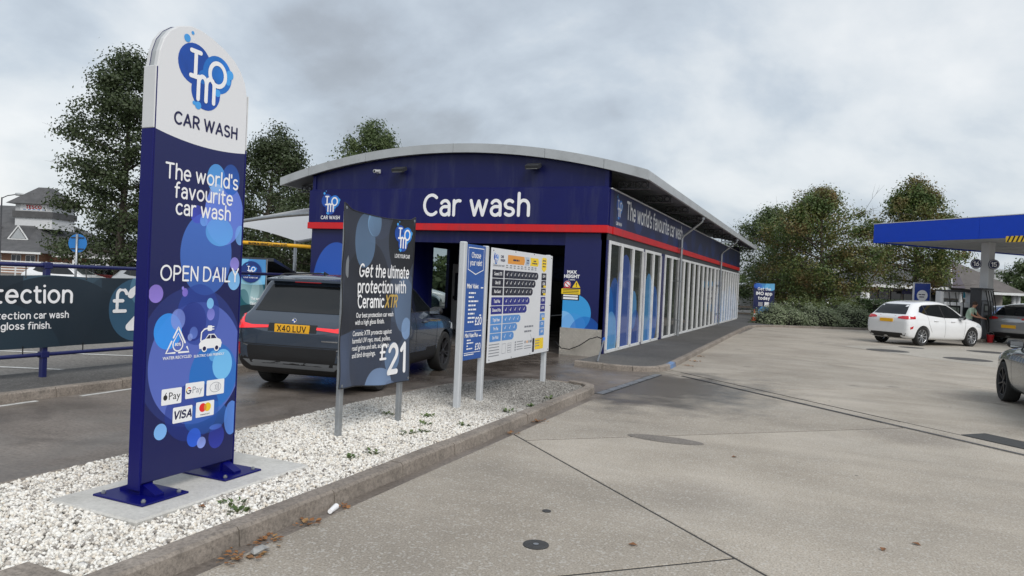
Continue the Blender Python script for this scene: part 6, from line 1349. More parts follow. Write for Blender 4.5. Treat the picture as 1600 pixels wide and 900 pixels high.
# ------------------------------------------------------------------ trees
def limb(mb, p, d, ln, r, rg, depth, tips, droop=.05):
    pts = [Vector(p)]; rs = [r]; d = Vector(d).normalized(); n = 5
    for i in range(n):
        d = (d + Vector((rg.uniform(-.18,.18), rg.uniform(-.18,.18), rg.uniform(-.08,.14)-droop))).normalized(); pts.append(pts[-1]+d*ln/n); rs.append(r*(1-.75*(i+1)/n))
    mb.tube(pts, rs, 6, caps=False); tips += [(tuple(q), depth) for q in pts[2:]]
    if depth > 0:
        for k in range(rg.randint(3, 4)):
            i = rg.randint(1, n); q = pts[i]; a = rg.uniform(0, 2*PI); e = (d + Vector((math.cos(a), math.sin(a), rg.uniform(-.1,.5)))*.8).normalized()
            limb(mb, q, e, ln*rg.uniform(.4,.62), rs[i]*.65+.004, rg, depth-1, tips, droop)
def tree(name, label, base, H, prof, seed, leaf_cols, n_limb=16, trunk_r=.2, leaf=.15, dens=26, clump=.55, group=None, trunk_top=.93, fill=420, gap=.0, first=.22, lean=(0,0), bark=(.09,.075,.06), keep=1.0):
    """tapered trunk with branching limbs; prof = [(height fraction, crown radius)]; leaves are small faces clustered round the twigs"""
    rg = random.Random(seed); T = thing(name, label, 'tree', base, 0, group)
    tb = MB(); tips = []
    tp = [Vector((lean[0]*t*H+.12*math.sin(t*5+seed), lean[1]*t*H+.10*math.cos(t*4+seed), t*H*trunk_top)) for t in np.linspace(0, 1, 9)]
    tb.tube([tp[0]-Vector((0,0,.2))]+tp, [trunk_r*1.25]+[trunk_r*(1-.86*t) for t in np.linspace(0, 1, 9)], 9)
    def rad(h):
        for (a, ra), (b, rb) in zip(prof[:-1], prof[1:]):
            if a <= h <= b: return ra+(rb-ra)*(h-a)/(b-a)
        return prof[-1][1]
    for k in range(n_limb):
        t = first + (.97-first)*(k+rg.random()*.7)/n_limb; i = min(7, int(t*8)); p = tp[i].lerp(tp[i+1], t*8-i)
        a = k*2.4+rg.uniform(-.4,.4); hh = p.z/H; R = rad(min(1, hh+.08))*rg.uniform(.72,1.08)
        up = .25+.9*max(0, hh-.4)
        limb(tb, p, (math.cos(a), math.sin(a), up), max(R, .4), trunk_r*(1-.8*t)*.5+.012, rg, 2 if R > .9 else 1, tips)
    tips.append((tuple(tp[-1]), 0)); tips.append((tuple(tp[-2]), 0))
    tb.build('trunk', pmat('bark_%d' % int(bark[0]*1000), bark, .9, var=.35, scale=6, bump=.5, bscale=20), T, smooth=True)
    r2 = np.random.default_rng(seed); P = np.array([t[0] for t in tips if t[1] < 2 or rg.random() < .5])
    hz = P[:, 2]/H; ax = np.stack([np.interp(hz, np.linspace(0, trunk_top, 9), [q.x for q in tp]), np.interp(hz, np.linspace(0, trunk_top, 9), [q.y for q in tp])], 1)
    rr = np.linalg.norm(P[:, :2]-ax, axis=1); lim = np.array([rad(min(max(h, 0), 1)) for h in hz]); P = P[(rr < lim*1.12) & (hz > prof[0][0]-.02)]
    # twigs through the rest of the crown, with open gaps where a slow wave pattern says so
    hh = r2.uniform(prof[0][0], 1.0, fill*3); th = r2.uniform(0, 2*PI, fill*3); q = r2.random(fill*3)**.42; R_ = np.array([rad(h) for h in hh])*(1+.16*np.sin(th*3+hh*17+seed)+.10*np.sin(th*5-hh*31))
    X_ = np.cos(th)*q*R_ + np.interp(hh, np.linspace(0, trunk_top, 9), [t_.x for t_ in tp]); Y_ = np.sin(th)*q*R_ + np.interp(hh, np.linspace(0, trunk_top, 9), [t_.y for t_ in tp]); Z_ = hh*H
    ns = np.sin(X_*1.7+seed)*np.sin(Y_*1.9+seed*2)+np.sin(Z_*1.6+X_*.9+seed*3)*.9+np.sin(Y_*1.1-Z_*1.3)*.6
    k = ns > gap; Q = np.stack([X_, Y_, Z_], 1)[k][:fill]; P = np.concatenate([P, Q])
    n = len(P)*dens; c = np.repeat(P, dens, 0) + r2.normal(0, 1, (n, 3))*clump*np.array([.5,.5,.38])
    s = leaf*r2.uniform(.55, 1.25, n); nr = (c-np.repeat(P, dens, 0))/clump*1.4 + np.array([0,0,.55]) + r2.normal(0, .45, (n, 3)); nr /= np.linalg.norm(nr, axis=1)[:, None]
    u = np.cross(nr, r2.normal(0, 1, (n, 3))); u /= np.linalg.norm(u, axis=1)[:, None]; v = np.cross(nr, u)
    a = c-u*s[:, None]*.5; b = c+v*s[:, None]*.34; d = c+u*s[:, None]*.5; e = c-v*s[:, None]*.34+np.cross(u, v)*s[:, None]*.12
    V = np.stack([a, b, d, e], 1).reshape(-1, 3); F = np.arange(4*n).reshape(n, 4)
    mk = 'leaves_'+name+str(seed)
    tri_mesh('crown', V, F, island_mat(mk, leaf_cols, .55, .32, patchy=.75), T)
    return T
G_dk = [(.035,.052,.022), (.052,.075,.030), (.070,.095,.038), (.042,.062,.026), (.09,.115,.048)]
G_mid = [(.055,.085,.030), (.085,.125,.042), (.115,.155,.052), (.07,.10,.036)]
G_aut = [(.07,.115,.03), (.09,.14,.036), (.13,.155,.042), (.15,.135,.042), (.18,.12,.044), (.20,.11,.046)]
tree('alder_tree', 'tall dark green tree with ragged crown behind the railing, left of the totem', (-31.5,12.0,0), 13.3, [(.10,2.0),(.2,3.0),(.34,3.2),(.52,3.1),(.68,2.9),(.8,2.2),(.9,1.6),(1,.5)], 4, G_dk, 26, .26, .17, 17, .62, 'background trees', first=.1, fill=900, gap=-.45)
tree('alder_tree', 'dark green tree between the totem and the wash hall', (-27.6,19.2,0), 10.6, [(.10,2.4),(.25,4.0),(.45,4.2),(.6,3.6),(.75,2.6),(.9,1.4),(1,.4)], 9, G_dk, 26, .24, .17, 17, .6, 'background trees', first=.1, fill=820, gap=-.4)
tree('alder_tree', 'tree top showing above the curved roof of the wash hall', (-30.6,34.3,0), 14.4, [(.2,3.0),(.5,3.3),(.7,3.1),(.85,2.3),(.95,1.2),(1,.5)], 14, G_mid, 24, .28, .2, 15, .65, 'background trees', first=.25, fill=420)
tree('alder_tree', 'low dark tree behind the canopy sail and height bar', (-22.5,17.5,0), 6.6, [(.12,2.0),(.3,3.2),(.6,3.2),(.85,1.8),(1,.5)], 21, G_dk, 18, .16, .17, 15, .55, 'background trees', first=.12)
tree('maple_tree', 'rusty green maple with rounded crown behind the shrub bed', (4.2,34.5,0), 8.4, [(.10,2.2),(.24,3.7),(.42,3.6),(.55,3.5),(.68,3.5),(.82,2.3),(.93,1.2),(1,.4)], 31, G_aut, 28, .2, .155, 18, .55, 'maples by the forecourt', first=.12, fill=900, gap=-.6)
tree('maple_tree', 'green tree behind the left flank of the rusty maple', (.9,40.2,0), 7.9, [(.06,2.8),(.3,3.3),(.6,3.2),(.8,2.2),(.92,1.2),(1,.4)], 37, G_mid, 22, .18, .16, 16, .6, 'maples by the forecourt', first=.1, fill=560, gap=-.5)
tree('maple_tree', 'tall brown-green maple rising behind the corner of the blue canopy', (10.2,41.3,0), 10.2, [(.25,1.6),(.34,2.6),(.5,2.9),(.66,2.5),(.80,1.8),(.92,.9),(1,.3)], 44, G_aut, 26, .2, .16, 16, .55, 'maples by the forecourt', first=.26, fill=640, gap=-.4)
tree('maple_tree', 'small light green tree beyond the shop at the right edge', (23.6,73.0,0), 6.0, [(.1,2.5),(.4,3.4),(.75,2.6),(1,.6)], 52, [(.06,.09,.03),(.09,.13,.045),(.075,.105,.04)], 14, .16, .26, 12, .7, 'background trees', first=.1)

# ------------------------------------------------------------------ shrubs and hedge
def shrub(name, label, cat, c, rx, ry, h, n, cols, leaf, seed, group=None, box=False):
    rg = np.random.default_rng(seed); T = thing(name, label, cat, (c[0], c[1], .08), 0, group)
    th = rg.uniform(0, 2*PI, n); q = rg.random(n)
    if box: x = rg.uniform(-1, 1, n); y = rg.uniform(-1, 1, n); z = np.where(rg.random(n) < .45, 1, rg.random(n)); f = rg.integers(0, 3, n); x = np.where(f == 0, np.sign(x), x); y = np.where(f == 1, np.sign(y), y); k = 1+.08*np.sin(x*9+y*7+z*5)
    else:
        ph = np.arcsin(q**.8); x = np.cos(th)*np.cos(ph); y = np.sin(th)*np.cos(ph); z = np.sin(ph); k = (1-.30*rg.random(n)**2)*(1+.12*np.sin(th*5+seed)+.10*np.sin(th*3+ph*7)+.08*np.sin(ph*11+th*2))
    P = np.stack([x*rx*k, y*ry*k, z*h*k], 1) + rg.normal(0, .05, (n, 3)); P[:, 2] = np.abs(P[:, 2])
    nr = P/np.array([rx, ry, h])+np.array([0,0,.4])+rg.normal(0, .5, (n, 3)); u = np.cross(nr, rg.normal(0, 1, (n, 3))); u /= np.linalg.norm(u, axis=1)[:, None]; v = np.cross(nr, u); v /= np.linalg.norm(v, axis=1)[:, None]; s = (leaf*rg.uniform(.6, 1.3, n))[:, None]
    V = np.stack([P-u*s*.5, P+v*s*.3, P+u*s*.5, P-v*s*.3], 1).reshape(-1, 3)
    tri_mesh('foliage', V, np.arange(4*n).reshape(n, 4), MATS.get('lv'+group+cat) or island_mat('lv'+group+cat, cols, .65, .25), T)
    st = MB()
    for i in range(7):
        a = i*.9; st.tube([(0.1*math.cos(a), .1*math.sin(a), -.05), (rx*.4*math.cos(a), ry*.4*math.sin(a), h*.45), (rx*.7*math.cos(a), ry*.7*math.sin(a), h*.75)], [.03,.02,.008], 5)
    if not box:
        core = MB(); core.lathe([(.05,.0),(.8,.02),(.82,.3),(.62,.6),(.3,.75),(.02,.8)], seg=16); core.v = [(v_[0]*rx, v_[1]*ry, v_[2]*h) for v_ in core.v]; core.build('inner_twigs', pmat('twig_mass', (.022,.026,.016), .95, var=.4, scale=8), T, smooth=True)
    else:
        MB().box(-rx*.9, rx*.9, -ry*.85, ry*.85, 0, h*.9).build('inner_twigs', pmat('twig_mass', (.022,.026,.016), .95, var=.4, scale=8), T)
    st.build('stems', M_dark if 'twig_b' not in MATS else MATS['twig_b'], T)
    return T
G_sil = [(.18,.22,.12), (.25,.29,.17), (.32,.36,.24), (.16,.21,.10), (.21,.245,.14)]
G_grn = [(.08,.115,.035), (.12,.155,.045), (.16,.19,.06), (.10,.14,.04)]
for i, (x, y, rx, ry, h, g, lb_) in enumerate(((2.45,23.4,1.35,1.1,.95,0,'silver-green shrub at the left end of the shrub bed'), (4.15,24.6,1.4,1.2,1.0,0,'silver-green shrub second from the left end of the bed'), (5.8,25.7,1.4,1.1,1.05,0,'silver-green shrub next to the clipped hedge'),
        (3.4,25.7,1.6,1.2,1.35,1,'yellow-green shrub rising behind the silver shrubs'), (5.6,27.3,1.8,1.3,1.45,1,'larger green shrub at the back of the bed'))):
    shrub('shrub', lb_, 'shrub', (x, y), rx, ry, h, 5200, G_sil if g == 0 else G_grn, .10, 60+i, 'silver shrubs' if g == 0 else 'green shrubs')
shrub('clipped_hedge', 'clipped dark green hedge right of the shrub bed, behind the white hatchback', 'hedge', (8.8,27.2), 2.3, .8, 1.35, 9000, [(.045,.08,.024),(.07,.115,.034),(.10,.15,.045)], .10, 71, 'hedges', True).rotation_euler = (0, 0, math.radians(14))

# ------------------------------------------------------------------ petrol station canopy and pumps
CA = math.atan2(-.694,.72)
def canopy():
    T = thing('fuel_canopy', 'blue fascia petrol station canopy on a white column at the right', 'canopy', (6.57,21.44,0), CA)
    M_cb = pmat('canopy_blue', s2l((0,64,192)), .4, var=.05, coat=.0, spec=.35); M_under = pmat('canopy_underside', (.50,.52,.54), .5, var=.05)
    for k in range(4): MB().box(.0+k*5+.004, k*5+4.996, -.04, .03, 4.20, 5.07, 0, .006).build('fascia_panel', M_cb, T)
    MB().box(-.04, .03, .035, 13, 4.20, 5.07, 0, .006).build('fascia_panel', M_cb, T); MB().box(.0, 20, 13.0, 13.05, 4.2, 5.07).build('fascia_panel', M_cb, T)
    MB().box(.035, 20, .035, 13, 4.26, 4.9).build('deck', M_under, T)
    for k in range(6): MB().box(.1, 19.9, .6+k*2.1, .64+k*2.1, 4.245, 4.262).build('soffit_joint', M_offwhite, T)
    MB().box(-.05, 20, -.05, .02, 5.072, 5.10).build('capping', M_offwhite, T)
    for (x, y) in ((3.72,2.45), (13.5,2.45)): MB().box(x-.19, x+.19, y-.19, y+.19, 0, 4.26, 0, .02).build('column', M_offwhite, T)
    M_nd = pmat('disc_navy', s2l((22,32,74)), .4, var=.05); c, s = math.cos(-CA), math.sin(-CA)
    # number discs either side of the column, turned to face the drive
    for (wx, wy, t) in ((10.43,20.0,'16'), (11.12,20.28,'15')):
        dx, dy = wx-6.57, wy-21.44; lx, ly_ = dx*c-dy*s, dx*s+dy*c; a = math.radians(23.65)+math.radians(12)-CA-math.radians(24)
        A = Vector((math.cos(a), math.sin(a), 0)); nv = Vector((math.sin(a), -math.cos(a), 0)); K = 28; C0 = Vector((lx, ly_, 3.3))
        d = MB(); d.v = [tuple(C0+A*.215*math.cos(2*PI*k/K)+Vector((0,0,.215*math.sin(2*PI*k/K)))+nv*q) for q in (.02, -.02) for k in range(K)]
        d.f = [tuple(range(K)), tuple(range(K, 2*K))[::-1]] + [(k, (k+1) % K, K+(k+1) % K, K+k) for k in range(K)]; d.m = [0]*len(d.f); do = d.build('number_disc', M_nd, T)
        mp = lambda u, v, o_: tuple(C0+A*u+Vector((0,0,v))+nv*(.02+o_))
        m = MB(); put_line(m, circ(0, 0, .185), .012, mp, closed=True, off=.003); put_words(m, t, 0, -.085, .17, mp, w=1.3, align='c', gap=.8, off=.004); m.build('lettering', M_white, do)
    M_st = pmat('board_yellow', s2l((236,196,44)), .4, var=.05)
    hb = MB().box(6.15, 9.3, -.16, -.12, 4.02, 4.25, 0, .004).build('height_board', M_st, T)
    for k in range(4):
        x = 6.18+k*.17; st = MB(); st.add([(x,-.1615,4.02),(x+.07,-.1615,4.02),(x+.17,-.1615,4.25),(x+.10,-.1615,4.25)], [(0,1,2,3)]); st.build('stripe', M_black, hb)
    m = MB(); put_text(m, 'Maximum height', 6.98, 4.09, .10, lambda u, v, o_: (u, -.16-o_, v), 0, .002, bold=.02); m.build('lettering', M_black, hb, props={'kind': 'stuff'})
    for x in (6.5, 8.9): MB().box(x-.01, x+.01, -.15, -.04, 4.22, 4.27).build('hanger', M_galv, hb)
canopy()
def fuel_pump(loc, rot, body_mat, label, hoses=4, h=1.75, mast=None):
    T = thing('fuel_pump', label, 'fuel pump', loc, rot, 'fuel pumps')
    MB().box(-.72, .72, -.36, .36, 0, .14, 0, .02).build('plinth', M_kerb, T)
    MB().box(-.55, .55, -.24, .24, .142, h, 0, .03).build('cabinet', body_mat, T)
    MB().box(-.40, .12, -.252, -.242, h-.50, h-.14, 0, .004).build('display', M_black, T); MB().box(-.34, .06, -.257, -.253, h-.42, h-.22).build('screen', pmat('lcd', (.22,.25,.22), .3, var=.1), T)
    MB().box(.22, .46, -.252, -.242, h-.62, h-.2).build('card_reader', M_dark, T)
    for s in (-1, 1): MB().box(s*.64-.07, s*.64+.07, -.2, .2, .142, h+.45, 0, .02).build('hose_mast', mast or M_dark, T)
    for i in range(hoses):
        x = -.42+i*.28; y = -.28
        MB().tube([(x, y, h+.42), (x+.02, y-.10, h-.1), (x+.04, y-.18, .62), (x+.08, y-.12, .35), (x+.10, y-.06, .62), (x+.10, y-.02, 1.0)], .02, 7).build('hose', M_black, T, smooth=True)
        MB().tube([(x+.10, y-.0, .98), (x+.10, y-.05, 1.12), (x+.10, y-.12, 1.14)], [.03,.035,.018], 8).build('nozzle', pmat('nozzle_%d' % (i % 2), ((.02,.02,.02), (.02,.10,.04))[i % 2], .5, var=.1), T, smooth=True)
    MB().box(-.70, .70, -.22, .22, h+.452, h+.52, 0, .01).build('mast_head', M_dark, T)
fuel_pump((10.72,20.15,0), math.radians(62), pmat('pump_grey', s2l((96,100,106)), .4, var=.05), 'dark fuel pump with hanging hoses at the canopy column', 4, 1.75)
fuel_pump((9.72,20.1,0), math.radians(23), M_white, 'white fuel pump behind the bonnet of the white hatchback', 3, 1.62, M_offwhite)
def lollipop():
    T = thing('forecourt_sign', 'upright blue forecourt sign with a white disc behind the white hatchback', 'sign', (8.66,21.92,0), math.radians(23.65))
    MB().box(-.40, .40, -.06, .06, .0, 2.45, 0, .03).build('case', M_offwhite, T)
    p = MB().box(-.355, .355, -.068, -.061, .25, 2.41, 0, .0).build('face', pmat('sign_royal', s2l((24,60,150)), .35, var=.05, coat=.2), T)
    mp = lambda u, v, o_: (u, -.068-o_, v); d = MB(); put_poly(d, circ(0,1.86,.25), mp, 0, .002); d.build('white_disc', M_white, p)
    b_ = MB(); put_bar(b_, 0, 1.88, .34, .06, mp, 0, .004, 'c', 1); put_bar(b_, 0, 1.77, .26, .06, mp, 0, .004, 'c', 2); b_.build('print', M_inknavy, p, props={'kind': 'stuff'})
    b_ = MB(); put_bar(b_, 0, 1.40, .34, .07, mp, 0, .002, 'c', 3); put_bar(b_, 0, 1.28, .30, .07, mp, 0, .002, 'c', 4); b_.build('print', M_white, p, props={'kind': 'stuff'})
    for s in (-1, 1): d = MB(); put_line(d, circ(s*.25, 1.36, .07), .014, mp, closed=True); d.build('ring', M_white, p)
lollipop()
bk = MB().lathe([(.10,0),(.14,.30),(.15,.30),(.15,.33),(.135,.33),(.09,.02),(.0,.02)], seg=18, close=False); bo_ = bk.build('bucket', pmat('red_plastic', s2l((170,22,30)), .4, var=.1), smooth='auto'); bo_.location = (11.0,19.6,0); tag(bo_, 'red bucket on the ground beside the fuel pump', 'bucket')
MB().tube([(-.14,0,.32),(-.10,0,.42),(0,0,.46),(.10,0,.42),(.14,0,.32)], .006, 6).build('handle', M_galv, bo_, smooth=True)

# ------------------------------------------------------------------ the man at the pump
def person():
    T = thing('person', 'person in pale green t-shirt and blue jeans bending at the fuel pump', 'person', (10.15,19.35,0), math.radians(-35))
    J = [((0,0,.88),.125), ((0,.0,1.02),.13), ((.05,0,1.18),.15), ((.12,0,1.34),.14), ((.17,0,1.42),.065), ((.21,0,1.48),.062), ((.24,0,1.56),.092), ((.25,0,1.64),.075),   # 0-7 spine, neck, head (facing +x)
         ((.13,.17,1.36),.062), ((.24,.23,1.14),.046), ((.44,.18,1.02),.036), ((.52,.16,1.0),.032),      # left arm 8-11
         ((.13,-.17,1.36),.062), ((.22,-.24,1.13),.046), ((.42,-.19,1.05),.036), ((.50,-.17,1.04),.032),   # right arm 12-15
         ((.01,.095,.82),.098), ((.06,.10,.48),.062), ((-.02,.10,.12),.044), ((.0,.10,.05),.045), ((.14,.12,.035),.035),   # left leg 16-20
         ((.01,-.095,.82),.098), ((.0,-.11,.48),.062), ((-.08,-.11,.12),.044), ((-.06,-.11,.05),.045), ((.08,-.13,.035),.035)]  # right leg 21-25
    E_ = [(0,1),(1,2),(2,3),(3,4),(4,5),(5,6),(6,7),(3,8),(8,9),(9,10),(10,11),(3,12),(12,13),(13,14),(14,15),(0,16),(16,17),(17,18),(18,19),(19,20),(0,21),(21,22),(22,23),(23,24),(24,25)]
    for w, sg in ((11, 1), (15, -1)):                                    # palm to five bent fingers
        b = Vector(J[w][0]); pm = b+Vector((.05,-.01*sg,-.01)); J.append((tuple(pm), .026)); pi = len(J)-1; E_.append((w, pi))
        for k, ln in enumerate((.055,.075,.082,.076,.06)):
            if k == 0: a = b+Vector((.03,-.045*sg,.01)); c_ = a+Vector((.03,-.012*sg,-.015)); root = w
            else: a = pm+Vector((ln*.5,(k-2.5)*.017*sg,.004)); c_ = a+Vector((ln*.35,0,-.03)); root = pi
            J.append((tuple(a), .0088)); E_.append((root, len(J)-1)); J.append((tuple(c_), .0078)); E_.append((len(J)-2, len(J)-1))
    me = bpy.data.meshes.new('figure'); me.from_pydata([j[0] for j in J], E_, []); o = bpy.data.objects.new('figure', me); COL.objects.link(o)
    sk = o.modifiers.new('k', 'SKIN'); sv = me.skin_vertices[0].data
    for i, j in enumerate(J): sv[i].radius = (j[1], j[1])
    sv[0].use_root = True; sk.use_smooth_shade = True; sb = o.modifiers.new('s', 'SUBSURF'); sb.levels = 2
    dg = bpy.context.evaluated_depsgraph_get(); dg.update(); m2 = bpy.data.meshes.new_from_object(o.evaluated_get(dg)); bpy.data.objects.remove(o)
    for m in (pmat('skin', s2l((176,128,104)), .55, var=.05), pmat('tshirt_green', s2l((176,200,180)), .85, var=.08, scale=10), pmat('jeans', s2l((92,112,150)), .9, var=.15, scale=14), M_black): m2.materials.append(m)
    for p in m2.polygons:
        c = p.center; arm = math.hypot(c.y, 0) > .19 and c.z > .9
        p.material_index = 3 if c.z < .085 else 2 if c.z < .93 and c.x < .3 else 0 if c.z > 1.43 or c.x > .225 and c.z < 1.45 else 1
    b = bpy.data.objects.new('body', m2); COL.objects.link(b); b.parent = T; m2.polygons.foreach_set('use_smooth', [True]*len(m2.polygons))
    h = MB(); h.lathe([(0,.10),(.055,.085),(.088,.04),(.096,-.01),(.09,-.05)], (.225,0,1.60), seg=18); h.build('hair', pmat('hair_brown', (.05,.03,.02), .8, var=.2), T, smooth=True)
    f = MB()
    for s in (-1, 1): f.lathe([(0,.012),(.008,.01),(.011,0)], (.322, s*.034, 1.585), axis='X', seg=8)
    f.build('eyes', M_black, T); n_ = MB(); n_.add([(.325,-.012,1.555),(.325,.012,1.555),(.352,0,1.55),(.322,0,1.595)], [(0,1,2),(0,2,3),(1,3,2)]); n_.build('nose', MATS['skin'], T)
    q = MB(); q.box(.315,.328,-.022,.022,1.52,1.528); q.build('mouth', pmat('lips', s2l((150,86,80)), .5, var=0), T)
    for s in (-1, 1): MB().lathe([(0,.0),(.022,.005),(.026,.012),(0,.014)], (.235, s*.088, 1.565), axis='Y', seg=10).build('ear', MATS['skin'], T)
person()

# ------------------------------------------------------------------ app banner, cone, rail fence
def app_banner():
    T = thing('app_banner', 'navy banner with white lettering standing beside the far end of the wash hall', 'banner', (1.44,26.9,.08), math.radians(23.65))
    W = lambda r, g, b: s2l((r, g, b)); bub = [(-.1,2.0,.4,.2, W(80,160,220), .9, .5, 90), (.35,1.95,.3,.25, W(110,190,236), .9, .6, 90), (.1,.55,.4,.28, W(70,150,214), .9, .6, 0), (-.35,1.95,.25,.15, W(40,90,190), .9, .6, 0)]
    m = MB(); nu, nv = 10, 14; m.add([(-.58+1.16*i/nu, .01*math.sin(i+j*.7), .35+1.75*j/nv+.03*abs(i/nu-.5)*(j == nv)) for j in range(nv+1) for i in range(nu+1)], [(j*(nu+1)+i, j*(nu+1)+i+1, (j+1)*(nu+1)+i+1, (j+1)*(nu+1)+i) for j in range(nv) for i in range(nu)])
    cl = m.build('cloth', print_mat('app_print', W(20,30,78), bub, 'X', rough=.5, coat=0), T, smooth=True); mp = lambda u, v, o_: (u, -.02-o_, v)
    line_obj(cl, M_white, 'Get the', 0, 1.72, .15, mp, align='c', w=1.15, gap=.6); line_obj(cl, M_white, 'IMO app', 0, 1.46, .16, mp, align='c', w=1.7, gap=.7); line_obj(cl, M_white, 'today', 0, 1.2, .16, mp, align='c', w=1.7, gap=.7)
    d = MB(); put_rect(d, .04,.80,.30,1.06, mp, 0, .003)
    for i in range(4): put_line(d, [(-.3,1.02-i*.06),(-.06,1.02-i*.06)], .02, mp)
    d.build('print', M_white, cl, props={'kind': 'stuff'})
    for s in (-.6,.6): MB().tube([(s,.02,-.05),(s,.02,2.12)], .018, 8).build('pole', M_dark, T)
app_banner()
cn = thing('traffic_cone', 'orange and white traffic cone at the foot of the navy app banner', 'cone', (1.02,26.2,.088)); M_or = pmat('cone_orange', s2l((226,84,40)), .5, var=.08)
MB().box(-.17,.17,-.17,.17,0,.03,0,.01).build('foot', M_or, cn); MB().lathe([(.13,.03),(.10,.20)], seg=16).lathe([(.064,.40),(.03,.62),(.0,.62)], seg=16).build('shell', M_or, cn, smooth='auto'); MB().lathe([(.10,.20),(.064,.40)], seg=16).build('sleeve', M_white, cn, smooth=True)
def rail_fence(name, p, q, posts, rails, mat, label, h, group=None, pw=.09):
    T = thing(name, label, 'fence', (p[0], p[1], .05), 0, group); o = (p[0], p[1], .05); P, Q = Vector((*p, .05)), Vector((*q, .05))
    for i in range(posts+1): c = P.lerp(Q, i/posts); MB().box(c.x-pw/2, c.x+pw/2, c.y-pw/2, c.y+pw/2, -.02, h+.06).build('post', mat, T, org=o)
    for z in rails: MB().bar((P.x, P.y, z), (Q.x, Q.y, z), .04, .10).build('rail', mat, T, org=o)
rail_fence('rail_fence', (-9.5,28.6), (2.3,30.2), 7, (.35,.75), pmat('weathered_timber', (.10,.085,.07), .9, var=.3, scale=9), 'low dark timber rail fence behind the app banner', .85)
rail_fence('barrier_fence', (-62,22.6), (-47.5,29.0), 12, (.55,.78,1.01,1.24,1.47), M_whitepaint, 'white slatted barrier before the supermarket, behind the railing', 1.5)
rail_fence('barrier_fence', (-40,24.5), (-27,30.5), 10, (.55,.78,1.01,1.24), M_whitepaint, 'white slatted barrier seen between totem and wash hall', 1.3)

# ------------------------------------------------------------------ buildings behind
M_slate = pmat('slate_roof', (.085,.085,.088), .8, var=.28, scale=1.2, bump=.4, bscale=5)
M_slate2 = pmat('slate_roof_brown', (.11,.10,.095), .8, var=.28, scale=1.2, bump=.4, bscale=5)
def brick_mat():
    m = bpy.data.materials.new('brickwork'); m.use_nodes = True; t = m.node_tree; b = t.nodes['Principled BSDF']; b.inputs['Roughness'].default_value = .85
    tc = N(t, 'ShaderNodeTexCoord'); mp = N(t, 'ShaderNodeMapping'); mp.inputs['Rotation'].default_value = (PI/2, 0, 0); L(t, tc.outputs['Object'], mp.inputs[0])
    br = N(t, 'ShaderNodeTexBrick', inp={'Scale': 4.4, 'Color1': (.26,.12,.07,1), 'Color2': (.33,.17,.10,1), 'Mortar': (.30,.27,.23,1), 'Mortar Size': .02}); L(t, mp.outputs[0], br.inputs[0]); L(t, br.outputs[0], b.inputs['Base Color'])
    MATS['brickwork'] = m; return m
M_brick = brick_mat()
def gable_roof_hip(mb, x0, x1, y0, y1, ze, zr, hip, m=0):
    """hipped roof: ridge along x"""
    ym = (y0+y1)/2; mb.add([(x0,y0,ze),(x1,y0,ze),(x1,y1,ze),(x0,y1,ze),(x0+hip,ym,zr),(x1-hip,ym,zr)], [(0,1,5,4),(1,2,5),(2,3,4,5),(3,0,4),(0,3,2,1)], m)
